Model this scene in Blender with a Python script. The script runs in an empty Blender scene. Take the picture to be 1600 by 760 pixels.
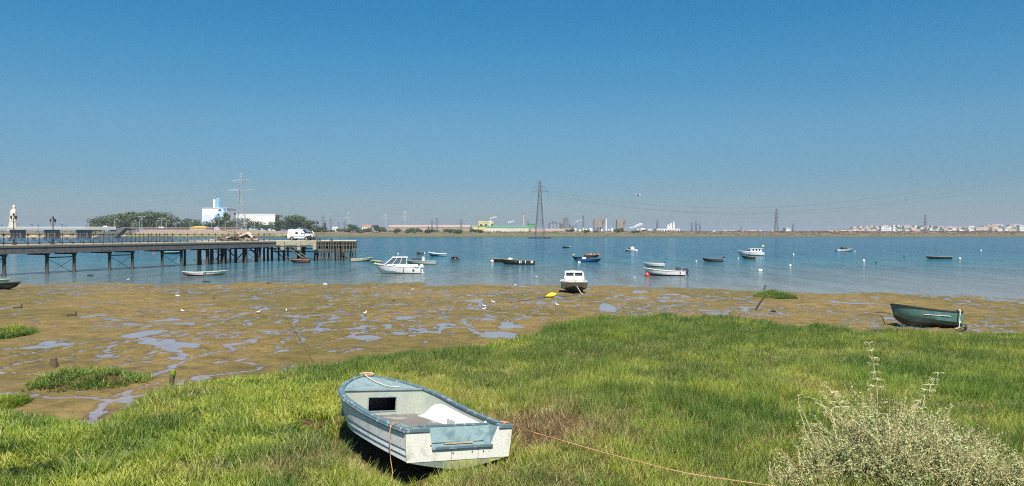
import bpy, math, random
import numpy as np
from mathutils import Vector, Matrix
R = math.radians
PI = math.pi
sc = bpy.context.scene
C = sc.collection

# ---------------------------------------------------------------- camera
F = 1244.0            # focal length in photo pixels (photo 1600 x 760)
CZ = 4.3              # eye height above the water
HOR = 365.0           # horizon row
cam_d = bpy.data.cameras.new('camera')
cam = bpy.data.objects.new('camera', cam_d)
C.objects.link(cam)
cam.location = (0, 0, CZ)
PITCH = math.atan((380 - HOR) / F)
cam.rotation_euler = (R(90) - PITCH, 0, 0)
cam_d.sensor_width = 36.0
cam_d.lens = 36.0 * F / 1600.0
cam_d.clip_start = 0.1
cam_d.clip_end = 30000
sc.camera = cam

# ---------------------------------------------------------------- light
SUN_EL, SUN_AZ = 57.0, 170.0      # azimuth clockwise from +Y (the view direction)
w = bpy.data.worlds.new('World')
sc.world = w
w.use_nodes = True
wn = w.node_tree
wn.nodes.clear()
sky = wn.nodes.new('ShaderNodeTexSky')
sky.sky_type = 'NISHITA'
sky.sun_disc = False
sky.sun_elevation = R(SUN_EL)
sky.sun_rotation = R(SUN_AZ)
sky.altitude = 0
sky.air_density = 1.0
sky.dust_density = 0.6
sky.ozone_density = 2.6
hs = wn.nodes.new('ShaderNodeHueSaturation')
hs.inputs['Saturation'].default_value = 1.12
hs.inputs['Hue'].default_value = 0.485
bg = wn.nodes.new('ShaderNodeBackground')
bg.inputs[1].default_value = 0.063
wo = wn.nodes.new('ShaderNodeOutputWorld')
wn.links.new(sky.outputs[0], hs.inputs['Color'])
# deep blue overhead thinning to grey-blue dust at the horizon, the same all the way round
tcw = wn.nodes.new('ShaderNodeTexCoord'); spw = wn.nodes.new('ShaderNodeSeparateXYZ')
wn.links.new(tcw.outputs['Generated'], spw.inputs[0])
rw = wn.nodes.new('ShaderNodeValToRGB')
els = rw.color_ramp.elements
st = [(0.0, (.48, .58, .76)), (.068, (.37, .54, .72)), (.13, (.41, .63, .77)), (.209, (.28, .67, .85)), (.30, (.16, .68, .93))]
while len(els) < len(st): els.new(0.5)
for e_, (p_, c_) in zip(els, st):
    e_.position = p_; e_.color = (*c_, 1)
wn.links.new(spw.outputs[2], rw.inputs[0])
mw = wn.nodes.new('ShaderNodeMix'); mw.data_type = 'RGBA'; mw.blend_type = 'MULTIPLY'; mw.inputs[0].default_value = 1
wn.links.new(hs.outputs[0], mw.inputs[6]); wn.links.new(rw.outputs[0], mw.inputs[7])
wn.links.new(mw.outputs[2], bg.inputs[0])
wn.links.new(bg.outputs[0], wo.inputs[0])

sun_d = bpy.data.lights.new('sun', 'SUN')
sun_d.energy = 5.0
sun_d.angle = R(0.53)
sun_d.color = (1.0, 0.955, 0.88)
sun = bpy.data.objects.new('sun', sun_d)
C.objects.link(sun)
sdir = Vector((math.sin(R(SUN_AZ)) * math.cos(R(SUN_EL)), math.cos(R(SUN_AZ)) * math.cos(R(SUN_EL)), math.sin(R(SUN_EL))))
sun.rotation_euler = sdir.to_track_quat('Z', 'Y').to_euler()
sun.location = (30, -40, 80)

vs = sc.view_settings
vs.view_transform = 'Standard'
vs.look = 'None'
vs.exposure = 0.85
vs.gamma = 1.0
sc.cycles.max_bounces = 6
sc.cycles.transparent_max_bounces = 12
sc.cycles.volume_bounces = 0
sc.cycles.use_denoising = False
sc.cycles.filter_width = 1.1

random.seed(7)
rng = np.random.default_rng(7)

# ---------------------------------------------------------------- materials
def new_mat(name):
    m = bpy.data.materials.new(name)
    m.use_nodes = True
    nt = m.node_tree
    nt.nodes.clear()
    out = nt.nodes.new('ShaderNodeOutputMaterial')
    b = nt.nodes.new('ShaderNodeBsdfPrincipled')
    nt.links.new(b.outputs[0], out.inputs[0])
    return m, nt, b, out

def N(nt, t, **kw):
    n = nt.nodes.new(t)
    for k, v in kw.items():
        if k.startswith('i_'):
            n.inputs[k[2:].replace('_', ' ')].default_value = v
        else:
            setattr(n, k, v)
    return n

def ramp(nt, src, stops):
    r = nt.nodes.new('ShaderNodeValToRGB')
    e = r.color_ramp.elements
    while len(e) < len(stops):
        e.new(0.5)
    for i, (p, c) in enumerate(stops):
        e[i].position = p
        e[i].color = (c[0], c[1], c[2], 1) if not isinstance(c, (int, float)) else (c, c, c, 1)
    nt.links.new(src, r.inputs[0])
    return r.outputs[0]

def mix(nt, fac, a, b, mode='MIX'):
    m = nt.nodes.new('ShaderNodeMix')
    m.data_type = 'RGBA'
    m.blend_type = mode
    for sock, v in ((m.inputs[0], fac), (m.inputs[6], a), (m.inputs[7], b)):
        if isinstance(v, (int, float)):
            sock.default_value = v if sock == m.inputs[0] else (v, v, v, 1)
        elif isinstance(v, (tuple, list)):
            sock.default_value = (v[0], v[1], v[2], 1)
        else:
            nt.links.new(v, sock)
    return m.outputs[2]

MATS = {}
def M(key, rgb, rough=0.5, metal=0.0, dirt=None, scale=3.0, amount=0.35, bump=0.0, lo=0.45, hi=0.65, coat=0.0, streak=1.0):
    """paint / wood / metal with uneven colour, blotches of a second colour and fine relief"""
    if key in MATS:
        return MATS[key]
    m, nt, b, out = new_mat(key)
    tc = N(nt, 'ShaderNodeTexCoord')
    mp = N(nt, 'ShaderNodeMapping')
    mp.inputs['Scale'].default_value = (1, 1, 1.0 / streak)
    nt.links.new(tc.outputs['Object'], mp.inputs[0])
    n = N(nt, 'ShaderNodeTexNoise', i_Scale=scale, i_Detail=6.0, i_Roughness=0.62)
    nt.links.new(mp.outputs[0], n.inputs['Vector'])
    d = dirt if dirt is not None else tuple(c * 0.55 for c in rgb)
    f = ramp(nt, n.outputs[0], [(lo, 0.0), (hi, amount if dirt is None else 1.0)])
    if dirt is not None:
        mul = N(nt, 'ShaderNodeMath', operation='MULTIPLY')
        nt.links.new(f, mul.inputs[0]); mul.inputs[1].default_value = amount
        f = mul.outputs[0]
    c = mix(nt, f, rgb, d)
    n2 = N(nt, 'ShaderNodeTexNoise', i_Scale=scale * 9, i_Detail=3.0)
    nt.links.new(tc.outputs['Object'], n2.inputs['Vector'])
    v = ramp(nt, n2.outputs[0], [(0.3, 0.86), (0.7, 1.08)])
    c = mix(nt, 1.0, c, v, 'MULTIPLY')
    nt.links.new(c, b.inputs['Base Color'])
    b.inputs['Metallic'].default_value = metal
    rr = ramp(nt, n.outputs[0], [(0.3, max(0.05, rough - 0.1)), (0.7, min(1, rough + 0.15))])
    nt.links.new(rr, b.inputs['Roughness'])
    b.inputs['Coat Weight'].default_value = coat
    if bump:
        bp = N(nt, 'ShaderNodeBump', i_Strength=0.6, i_Distance=bump)
        nt.links.new(n2.outputs[0], bp.inputs['Height'])
        nt.links.new(bp.outputs[0], b.inputs['Normal'])
    MATS[key] = m
    return m

# ---------------------------------------------------------------- mesh helpers
class MB:
    def __init__(s):
        s.v = []; s.f = []; s.m = []
    def add(s, vs_, fs, mi=0):
        o = len(s.v)
        s.v += [tuple(p) for p in vs_]
        s.f += [tuple(i + o for i in f) for f in fs]
        s.m += [mi] * len(fs)
        return s
    def box(s, cx, cy, cz, sx, sy, sz, rz=0, taper=1.0, mi=0, tilt=0):
        c, n = math.cos(rz), math.sin(rz)
        vs_ = []
        for k in (-1, 1):
            t = taper if k > 0 else 1
            for a, b in ((-1, -1), (1, -1), (1, 1), (-1, 1)):
                x, y, z = a * sx / 2 * t, b * sy / 2 * t, k * sz / 2
                if tilt:
                    x, z = x * math.cos(tilt) - z * math.sin(tilt), x * math.sin(tilt) + z * math.cos(tilt)
                vs_.append((cx + x * c - y * n, cy + x * n + y * c, cz + z))
        return s.add(vs_, [(3, 2, 1, 0), (4, 5, 6, 7), (0, 1, 5, 4), (1, 2, 6, 5), (2, 3, 7, 6), (3, 0, 4, 7)], mi)
    def tube(s, p0, p1, r0, r1=None, n=6, cap=True, mi=0):
        r1 = r0 if r1 is None else r1
        return s.poly([p0, p1], [r0, r1], n, cap, mi)
    def poly(s, pts, rad, n=6, cap=True, mi=0):
        pts = [Vector(p) for p in pts]
        if isinstance(rad, (int, float)):
            rad = [rad] * len(pts)
        vs_ = []; up = None
        for i, p in enumerate(pts):
            d = (pts[min(i + 1, len(pts) - 1)] - pts[max(i - 1, 0)])
            if d.length < 1e-9:
                d = Vector((0, 0, 1))
            d.normalize()
            if up is None:
                up = Vector((0, 0, 1)) if abs(d.z) < 0.9 else Vector((1, 0, 0))
            u = d.cross(up)
            if u.length < 1e-3:
                u = d.orthogonal()
            u.normalize(); v = u.cross(d).normalized(); up = v
            for k in range(n):
                a = 2 * PI * k / n
                vs_.append(p + (u * math.cos(a) + v * math.sin(a)) * rad[i])
        fs = []
        for i in range(len(pts) - 1):
            for k in range(n):
                a, b = i * n + k, i * n + (k + 1) % n
                fs.append((a, b, b + n, a + n))
        if cap:
            fs.append(tuple(range(n - 1, -1, -1)))
            o = (len(pts) - 1) * n
            fs.append(tuple(o + k for k in range(n)))
        return s.add(vs_, fs, mi)
    def lathe(s, prof, n=12, c=(0, 0, 0), mi=0, sx=1, sy=1):
        vs_ = []
        for r, z in prof:
            for k in range(n):
                a = 2 * PI * k / n
                vs_.append((c[0] + r * math.cos(a) * sx, c[1] + r * math.sin(a) * sy, c[2] + z))
        fs = []
        for i in range(len(prof) - 1):
            for k in range(n):
                a, b = i * n + k, i * n + (k + 1) % n
                fs.append((a, b, b + n, a + n))
        fs.append(tuple(range(n - 1, -1, -1)))
        o = (len(prof) - 1) * n
        fs.append(tuple(o + k for k in range(n)))
        return s.add(vs_, fs, mi)
    def loft(s, rows, mi=0, close=False, mf=None):
        """rows: list of equally long point lists"""
        n = len(rows[0])
        vs_ = [p for r in rows for p in r]
        fs = []; ms = []
        for i in range(len(rows) - 1):
            for k in range(n if close else n - 1):
                a, b = i * n + k, i * n + (k + 1) % n
                fs.append((a, b, b + n, a + n)); ms.append(mf(i, k) if mf else mi)
        o = len(s.v)
        s.v += [tuple(p) for p in vs_]
        s.f += [tuple(i + o for i in f) for f in fs]
        s.m += ms
        return s
    def prism(s, poly2, z0, z1, mi=0):
        n = len(poly2)
        vs_ = [(x, y, z0) for x, y in poly2] + [(x, y, z1) for x, y in poly2]
        fs = [tuple(range(n - 1, -1, -1)), tuple(range(n, 2 * n))]
        fs += [(k, (k + 1) % n, n + (k + 1) % n, n + k) for k in range(n)]
        return s.add(vs_, fs, mi)
    def build(s, name, mat, parent=None, smooth=False, merge=False):
        me = bpy.data.meshes.new(name)
        me.from_pydata(s.v, [], s.f)
        mats = mat if isinstance(mat, (list, tuple)) else [mat]
        for m in mats:
            me.materials.append(m)
        if len(mats) > 1:
            me.polygons.foreach_set('material_index', s.m)
        if smooth:
            me.polygons.foreach_set('use_smooth', [True] * len(me.polygons))
            try:
                me.set_sharp_from_angle(angle=R(38))
            except Exception:
                pass
        me.update()
        o = bpy.data.objects.new(name, me)
        C.objects.link(o)
        if parent:
            o.parent = parent
        return o

def tag(o, label=None, cat=None, group=None, kind=None):
    if label: o['label'] = label
    if cat: o['category'] = cat
    if group: o['group'] = group
    if kind: o['kind'] = kind
    return o

def thing(name, label, cat, loc=(0, 0, 0), rz=0, group=None):
    o = bpy.data.objects.new(name, None)
    o.empty_display_size = 0.3
    C.objects.link(o)
    o.location = loc
    o.rotation_euler = (0, 0, rz)
    return tag(o, label, cat, group)

KIDS = {}
def copy_tree(o, parent=None, kids=None):
    c = o.copy()
    C.objects.link(c)
    if parent: c.parent = parent
    for ch in list(o.children):
        copy_tree(ch, c)
    return c

def share(o, name, parent, loc=(0, 0, 0), rz=0, scale=None):
    """a repeated part: new object, same mesh"""
    c = bpy.data.objects.new(name, o.data if hasattr(o, 'data') else o)
    C.objects.link(c)
    c.parent = parent
    c.location = loc
    c.rotation_euler = (0, 0, rz)
    if scale: c.scale = scale
    return c

# ---------------------------------------------------------------- numpy noise
def _hash(ix, iy, seed):
    h = (ix.astype(np.int64) * 374761393 + iy.astype(np.int64) * 668265263 + seed * 1442695041) & 0x7fffffff
    h = ((h ^ (h >> 13)) * 1274126177) & 0x7fffffff
    h = h ^ (h >> 16)
    return (h & 0xffff) / 65535.0
def vnoise(x, y, seed=0):
    x = np.asarray(x, float); y = np.asarray(y, float)
    ix, iy = np.floor(x), np.floor(y)
    fx, fy = x - ix, y - iy
    fx = fx * fx * (3 - 2 * fx); fy = fy * fy * (3 - 2 * fy)
    a = _hash(ix, iy, seed); b = _hash(ix + 1, iy, seed); c = _hash(ix, iy + 1, seed); d = _hash(ix + 1, iy + 1, seed)
    return (a * (1 - fx) + b * fx) * (1 - fy) + (c * (1 - fx) + d * fx) * fy
def fbm(x, y, seed=0, oct=4):
    s = 0; a = 0.5; t = 0
    for i in range(oct):
        s = s + a * vnoise(x * 2 ** i + 17.3 * i, y * 2 ** i - 9.1 * i, seed + i); t += a; a *= 0.5
    return s / t
def sstep(a, b, x):
    t = np.clip((x - a) / (b - a), 0, 1)
    return t * t * (3 - 2 * t)

# ---------------------------------------------------------------- the lie of the land
def ray_d(py, z):      # distance along +Y at which row py meets height z (near-level camera)
    return (CZ - z) * F / (py - HOR)
SH_PX = np.array([-900, 0, 300, 550, 800, 1000, 1170, 1300, 1450, 1600, 2400.])
SH_PY = np.array([444, 444.5, 444.5, 443, 446, 449, 451.5, 457.5, 463, 467.5, 480.])
SH_D = CZ * F / (SH_PY - HOR)
SH_A = (SH_PX - 800) / F
SLOPE = 0.0185
def shore(a):
    return np.interp(a, SH_A, SH_D)
def mud_z(x, y):
    a = np.asarray(x, float) / np.maximum(y, 4.0)
    return SLOPE * (shore(np.clip(a, -0.8, 0.8)) - y)
ED = np.array([(-700, 640), (-200, 640), (0, 648), (60, 662), (140, 676), (180, 664), (215, 640), (245, 622), (290, 612), (360, 597), (430, 592), (480, 586), (530, 574),
               (600, 563), (700, 553), (790, 545), (850, 524), (890, 508), (950, 500), (1100, 500), (1230, 514), (1400, 526),
               (1500, 529), (1600, 527), (2000, 522), (2600, 520)], float)
def _edge_d(px, py):
    y = 20.0
    for _ in range(30):
        y = ray_d(py, float(mud_z((px - 800) / F * y, y)) + 0.1)
    return y
ED_A = (ED[:, 0] - 800) / F
ED_D = np.array([_edge_d(a, b) for a, b in ED])
def grass_edge(a):
    return np.interp(a, ED_A, ED_D)
# small grassy islands on the mud: px, py of centre, half width px, half depth px
ISL = [(122, 598, 92, 12), (12, 522, 34, 7), (-8, 632, 30, 12), (1210, 463, 27, 3.4), (-120, 560, 60, 9), (1750, 490, 60, 6)]
ISLW = []
for px, py, rx, ry in ISL:
    y = 25.0
    for _ in range(30):
        y = ray_d(py, float(mud_z((px - 800) / F * y, y)) + 0.05)
    y0 = ray_d(py - ry, float(mud_z((px - 800) / F * y, y)) + 0.05)
    ISLW.append(((px - 800) / F * y, y, rx / F * y, y0 - y))
def islands(x, y):
    s = np.full(np.shape(x), -9.0)
    for cx, cy, rx, ry in ISLW:
        d = 1 - np.sqrt(((x - cx) / rx) ** 2 + ((y - cy) / ry) ** 2)
        s = np.maximum(s, d * min(rx, ry * 1.2))
    return s
def grass_s(x, y):
    """signed depth (m) into the grass, > 0 inside"""
    x = np.asarray(x, float); y = np.asarray(y, float)
    a = x / np.maximum(y, 1.0)
    n = (fbm(x * 0.8, y * 0.8, 5, 4) - 0.5)
    s = grass_edge(np.clip(a, -1.3, 1.3)) - y + n * (0.13 * y) + (fbm(x * 2.6, y * 1.5, 6, 2) - 0.5) * 0.035 * y
    return np.maximum(s * 0.8, islands(x, y) + n * 0.9)
HERO_O = Vector((-0.702, 10.3, 1.123)); HERO_YAW, HERO_HEEL, HERO_PT = 0.533, 0.083, -0.055
HERO_L, HERO_B = 3.549, 1.651
hf = np.array([-math.sin(HERO_YAW), math.cos(HERO_YAW)]); hp = np.array([-math.cos(HERO_YAW), -math.sin(HERO_YAW)])
def hero_xy(x, y):
    return (x - HERO_O.x) * hf[0] + (y - HERO_O.y) * hf[1], (x - HERO_O.x) * hp[0] + (y - HERO_O.y) * hp[1]
def ground_z(x, y):
    x = np.asarray(x, float); y = np.asarray(y, float)
    g = grass_s(x, y)
    z = mud_z(x, y)
    z = z + 0.22 * sstep(-0.1, 0.9, g)
    z = z + (fbm(x * 0.35, y * 0.35, 3, 3) - 0.5) * 0.16
    lx_, ly_ = hero_xy(x, y)         # the boat has settled into a hollow
    k = sstep(-0.9, -0.1, lx_) * sstep(4.3, 3.4, lx_) * sstep(-1.3, -0.7, ly_) * sstep(1.35, 0.85, ly_)
    z = z * (1 - k) + k * np.minimum(z, 1.20 - 0.16 * sstep(0.2, 0.8, ly_) - 0.02 * lx_)
    return z
def G(px, py, lift=0.0):
    """point of the ground (or the water) seen at photo pixel px, py"""
    y = 20.0
    for _ in range(40):
        z = max(float(ground_z((px - 800) / F * y, y)), 0.0) + lift
        y = 0.5 * y + 0.5 * ray_d(py, z)
    x = (px - 800) / F * y
    return Vector((x, y, max(float(ground_z(x, y)), 0.0)))
def W(px, py):
    y = CZ * F / (py - HOR)
    return Vector(((px - 800) / F * y, y, 0))
def P(px, py, d):
    """point at distance d seen at photo pixel px, py"""
    return Vector(((px - 800) / F * d, d, CZ + (HOR - py) / F * d))
# ================================================================ GROUND
# drainage channels of the mudflat, traced from the photo
CH = [([(0, 580), (60, 560), (110, 553), (165, 540), (240, 525), (300, 515), (380, 506)], 0.55),
      ([(230, 524), (262, 516), (300, 510)], 0.25),
      ([(215, 597), (260, 577), (285, 552), (275, 540), (240, 534)], 0.5),
      ([(205, 573), (240, 566), (275, 560)], 0.25),
      ([(160, 557), (172, 545), (180, 538)], 0.35),
      ([(325, 565), (370, 560), (410, 566)], 0.3), ([(350, 552), (372, 557)], 0.2),
      ([(290, 485), (330, 486), (370, 480)], 0.5), ([(200, 500), (240, 496), (265, 493)], 0.4),
      ([(100, 508), (140, 506), (195, 500)], 0.5), ([(0, 500), (40, 497), (75, 512)], 0.9),
      ([(395, 490), (425, 476), (460, 497), (452, 508), (470, 520), (490, 545)], 0.35),
      ([(340, 520), (360, 525), (400, 540)], 0.25),
      ([(500, 535), (530, 528), (560, 519), (585, 520)], 0.6), ([(560, 534), (590, 525)], 0.4),
      ([(620, 505), (650, 500)], 0.9), ([(660, 485), (720, 490), (800, 494), (860, 490)], 0.5),
      ([(680, 522), (690, 508), (725, 498), (730, 510), (755, 524)], 0.5),
      ([(660, 532), (690, 530), (712, 530)], 0.8), ([(790, 500), (800, 512), (830, 518)], 0.3),
      ([(600, 470), (625, 470)], 0.9), ([(620, 453), (640, 450)], 1.1), ([(690, 449), (700, 456)], 0.8),
      ([(845, 473), (885, 473)], 0.45), ([(765, 477), (800, 477)], 0.4), ([(420, 465), (470, 462), (500, 460)], 1.0),
      ([(1395, 503), (1440, 500)], 0.6), ([(1500, 505), (1560, 508)], 0.4), ([(1180, 493), (1205, 488), (1300, 486), (1390, 483)], 0.4),
      ([(1230, 480), (1300, 484), (1330, 492)], 0.3), ([(1560, 477), (1590, 482)], 0.4),
      ([(15, 632), (35, 622), (28, 610), (60, 603)], 0.4), ([(205, 640), (215, 610), (250, 600), (340, 590)], 0.45),
      ([(135, 668), (160, 640), (200, 612)], 0.5)]
def mzray(px, py):
    y = 20.0
    for _ in range(30):
        y = 0.5 * y + 0.5 * ray_d(py, float(mud_z((px - 800) / F * y, y)))
    return ((px - 800) / F * y, y)
CHW = []
for pts, wd in CH:
    pw = [mzray(*p) for p in pts]
    for i in range(len(pw) - 1):
        CHW.append((pw[i], pw[i + 1], min(wd, .45) * 0.19))

xs = np.concatenate([np.linspace(-75, -46, 30, endpoint=False), np.linspace(-46, 46, 760), np.linspace(46.4, 75, 30)])
ys = np.concatenate([np.linspace(1.5, 9, 12, endpoint=False), np.linspace(9, 26, 190, endpoint=False), np.linspace(26, 50, 180, endpoint=False), np.linspace(50, 80, 110)])
XX, YY = np.meshgrid(xs, ys)
gs = grass_s(XX, YY)
Z = ground_z(XX, YY)
# warped ridged noise: small braided rills
wx = XX + 2.2 * (fbm(XX * 0.25, YY * 0.25, 21, 3) - 0.5)
wy = YY + 3.0 * (fbm(XX * 0.25, YY * 0.25, 31, 3) - 0.5)
r1 = np.abs(fbm(wx * 0.33, wy * 0.22, 41, 4) - 0.5)
r2 = np.abs(fbm(wx * 0.9, wy * 0.55, 51, 4) - 0.5)
zone = fbm(XX * 0.09, YY * 0.09, 61, 3)
dist = YY / 30.0
r3 = np.abs(fbm(wx * 1.6 + 7, wy * 0.75, 55, 3) - 0.5)
wet = np.maximum(sstep(0.026, 0.002, r1) * sstep(0.34, 0.5, zone), sstep(0.034, 0.003, r2) * sstep(0.42, 0.55, zone) * sstep(16, 26, YY))
wet = np.maximum(wet, sstep(0.042, 0.004, r3) * sstep(0.52, 0.60, fbm(wx * 0.3, wy * 0.2, 65, 3)) * sstep(22, 34, YY))
spk = fbm(wx * 2.3, wy * 1.1, 75, 3)
wet = np.maximum(wet, sstep(0.67, 0.78, spk) * sstep(0.40, 0.55, fbm(XX * 0.2, YY * 0.2, 85, 3)))
# shallow puddles, more of them towards the water
pud = fbm(wx * 0.55, wy * 0.28, 71, 4)
nearw = sstep(0.0, 0.9, 0.9 - Z)
wet = np.maximum(wet, sstep(0.72, 0.80, pud + 0.02 * nearw))
d_all = np.full(XX.shape, 9.0)
warp_x = XX + 0.7 * (fbm(XX * 0.9, YY * 0.7, 81, 3) - 0.5)
warp_y = YY + 1.4 * (fbm(XX * 0.7, YY * 0.7, 91, 3) - 0.5)
for (ax, ay), (bx, by), wd in CHW:
    dx, dy = bx - ax, by - ay
    t = np.clip(((warp_x - ax) * dx + (warp_y - ay) * dy) / (dx * dx + dy * dy + 1e-9), 0, 1)
    dd = np.hypot(warp_x - ax - t * dx, (warp_y - ay - t * dy) * 0.75) / wd
    d_all = np.minimum(d_all, dd)
wid = 0.35 + 0.9 * fbm(XX * 0.6, YY * 0.6, 101, 3)
wet = np.maximum(wet, sstep(1.75, 0.55, d_all / wid))
mudm = sstep(0.05, -0.25, gs)
wet = wet * mudm
# relief: lumps, worm casts, footprints and shallow channels
lump = (fbm(XX * 3.1, YY * 3.1, 111, 4) - 0.5) * 0.10 + (fbm(XX * 9, YY * 9, 121, 2) - 0.5) * 0.025
rough_z = sstep(0.45, 0.7, fbm(XX * 0.5, YY * 0.5, 131, 3))
Z = Z + mudm * (1 - wet) * (lump * (0.45 + 1.5 * rough_z)) - mudm * 0.03 * wet - 0.03 * sstep(1.8, 1.0, d_all) * mudm
algae = sstep(0.42, 0.62, fbm(wx * 0.22, wy * 0.16, 141, 4))
ny, nx = XX.shape
verts = np.stack([XX, YY, Z], -1).reshape(-1, 3)
idx = np.arange(nx * ny).reshape(ny, nx)
quads = np.stack([idx[:-1, :-1], idx[:-1, 1:], idx[1:, 1:], idx[1:, :-1]], -1).reshape(-1, 4)
def grid_mesh(name, verts, quads, mat):
    me = bpy.data.meshes.new(name)
    me.vertices.add(len(verts)); me.vertices.foreach_set('co', verts.astype(np.float32).ravel())
    me.loops.add(quads.size); me.loops.foreach_set('vertex_index', quads.astype(np.int32).ravel())
    me.polygons.add(len(quads))
    me.polygons.foreach_set('loop_start', (np.arange(len(quads)) * 4).astype(np.int32))
    me.polygons.foreach_set('loop_total', np.full(len(quads), 4, np.int32))
    me.polygons.foreach_set('use_smooth', np.ones(len(quads), bool))
    me.materials.append(mat)
    me.update(); me.validate()
    o = bpy.data.objects.new(name, me); C.objects.link(o)
    return o

m, nt, b, out = new_mat('mud')
geo = N(nt, 'ShaderNodeNewGeometry')
aw = N(nt, 'ShaderNodeAttribute', attribute_name='wet')
ag = N(nt, 'ShaderNodeAttribute', attribute_name='grass')
aa = N(nt, 'ShaderNodeAttribute', attribute_name='algae')
n1 = N(nt, 'ShaderNodeTexNoise', i_Scale=1.3, i_Detail=8.0, i_Roughness=0.65)
n2 = N(nt, 'ShaderNodeTexNoise', i_Scale=9.0, i_Detail=6.0, i_Roughness=0.7)
for n in (n1, n2):
    nt.links.new(geo.outputs['Position'], n.inputs['Vector'])
mudc = ramp(nt, n1.outputs[0], [(0.3, (0.110, 0.078, 0.029)), (0.5, (0.170, 0.122, 0.046)), (0.72, (0.235, 0.168, 0.066))])
alg = ramp(nt, n1.outputs[0], [(0.3, (0.066, 0.057, 0.015)), (0.7, (0.142, 0.117, 0.034))])
mm = N(nt, 'ShaderNodeMath', operation='MULTIPLY'); nt.links.new(aa.outputs['Fac'], mm.inputs[0]); mm.inputs[1].default_value = 0.5
mudc = mix(nt, mm.outputs[0], mudc, alg)
fine = ramp(nt, n2.outputs[0], [(0.30, 0.45), (0.42, 0.92), (0.75, 1.15)])
mudc = mix(nt, 1.0, mudc, fine, 'MULTIPLY')
soil = ramp(nt, n2.outputs[0], [(0.3, (0.035, 0.024, 0.010)), (0.7, (0.14, 0.085, 0.038))])
col = mix(nt, ag.outputs['Fac'], mudc, soil)
wet_sheen = mix(nt, 0.7, mudc, (0.25, 0.215, 0.235))  # pale lavender of reflected sky painted into the wet colour
# break up the wet edge with fine noise
add = N(nt, 'ShaderNodeMath', operation='ADD'); sub = N(nt, 'ShaderNodeMath', operation='SUBTRACT')
nt.links.new(n2.outputs[0], sub.inputs[0]); sub.inputs[1].default_value = 0.5
nt.links.new(aw.outputs['Fac'], add.inputs[0]); nt.links.new(sub.outputs[0], add.inputs[1])
wf = ramp(nt, add.outputs[0], [(0.44, 0.0), (0.58, 1.0)])
damp = ramp(nt, add.outputs[0], [(0.04, 0.0), (0.42, 1.0)])
col = mix(nt, damp, col, mix(nt, 1.0, col, (0.70, 0.70, 0.74), 'MULTIPLY'))
col = mix(nt, wf, col, wet_sheen)
nt.links.new(col, b.inputs['Base Color'])
rg = mix(nt, wf, ramp(nt, damp, [(0.0, 0.88), (1.0, 0.42)]), (0.17, 0.17, 0.17))
nt.links.new(rg, b.inputs['Roughness'])
nt.links.new(mix(nt, wf, ramp(nt, damp, [(0.0, 0.12), (1.0, 0.40)]), (0.9, 0.9, 0.9)), b.inputs['Specular IOR Level'])
bp = N(nt, 'ShaderNodeBump', i_Distance=0.10)
inv = ramp(nt, wf, [(0.0, 0.75), (1.0, 0.04)])
nt.links.new(inv, bp.inputs['Strength'])
nt.links.new(n2.outputs[0], bp.inputs['Height'])
nt.links.new(bp.outputs[0], b.inputs['Normal'])
MUD = m
gr = grid_mesh('ground', verts, quads, MUD)
for nm, arr in (('wet', wet), ('grass', sstep(-0.05, 0.15, gs)), ('algae', algae)):
    at = gr.data.attributes.new(nm, 'FLOAT', 'POINT')
    at.data.foreach_set('value', arr.astype(np.float32).ravel())
tag(gr, kind='structure')

# ================================================================ WATER
m, nt, b, out = new_mat('river_water')
geo = N(nt, 'ShaderNodeNewGeometry')
sep = N(nt, 'ShaderNodeSeparateXYZ'); nt.links.new(geo.outputs['Position'], sep.inputs[0])
# shallow, silty water near the mud, deeper and bluer beyond
d1 = N(nt, 'ShaderNodeMapRange'); d1.inputs[1].default_value = 55; d1.inputs[2].default_value = 170
nt.links.new(sep.outputs[1], d1.inputs[0])
big = N(nt, 'ShaderNodeTexNoise', i_Scale=0.02, i_Detail=4.0)
mpb = N(nt, 'ShaderNodeMapping'); mpb.inputs['Scale'].default_value = (1, 0.25, 1)
nt.links.new(geo.outputs['Position'], mpb.inputs[0]); nt.links.new(mpb.outputs[0], big.inputs['Vector'])
ad = N(nt, 'ShaderNodeMath', operation='MULTIPLY_ADD'); nt.links.new(big.outputs[0], ad.inputs[0]); ad.inputs[1].default_value = 0.5; ad.inputs[2].default_value = -0.25
ad2 = N(nt, 'ShaderNodeMath', operation='ADD'); nt.links.new(d1.outputs[0], ad2.inputs[0]); nt.links.new(ad.outputs[0], ad2.inputs[1])
wc = ramp(nt, ad2.outputs[0], [(0.0, (0.145, 0.140, 0.120)), (0.25, (0.070, 0.105, 0.112)), (0.6, (0.014, 0.090, 0.122)), (1.0, (0.006, 0.064, 0.105))])
nt.links.new(wc, b.inputs['Base Color'])
b.inputs['IOR'].default_value = 1.33
b.inputs['Roughness'].default_value = 0.12
wv1 = N(nt, 'ShaderNodeTexNoise', i_Scale=1.6, i_Detail=6.0, i_Roughness=0.6)
wv2 = N(nt, 'ShaderNodeTexNoise', i_Scale=0.35, i_Detail=5.0, i_Roughness=0.55)
for n, s in ((wv1, (0.55, 1.0, 1)), (wv2, (0.5, 1.0, 1))):
    mp = N(nt, 'ShaderNodeMapping'); mp.inputs['Scale'].default_value = s; mp.inputs['Rotation'].default_value = (0, 0, 0.15)
    nt.links.new(geo.outputs['Position'], mp.inputs[0]); nt.links.new(mp.outputs[0], n.inputs['Vector'])
b1 = N(nt, 'ShaderNodeBump', i_Distance=0.5, i_Strength=1.0)
b2 = N(nt, 'ShaderNodeBump', i_Distance=1.8, i_Strength=1.0)
calm = ramp(nt, ad2.outputs[0], [(0.0, 0.30), (0.35, 1.0)])
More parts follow.
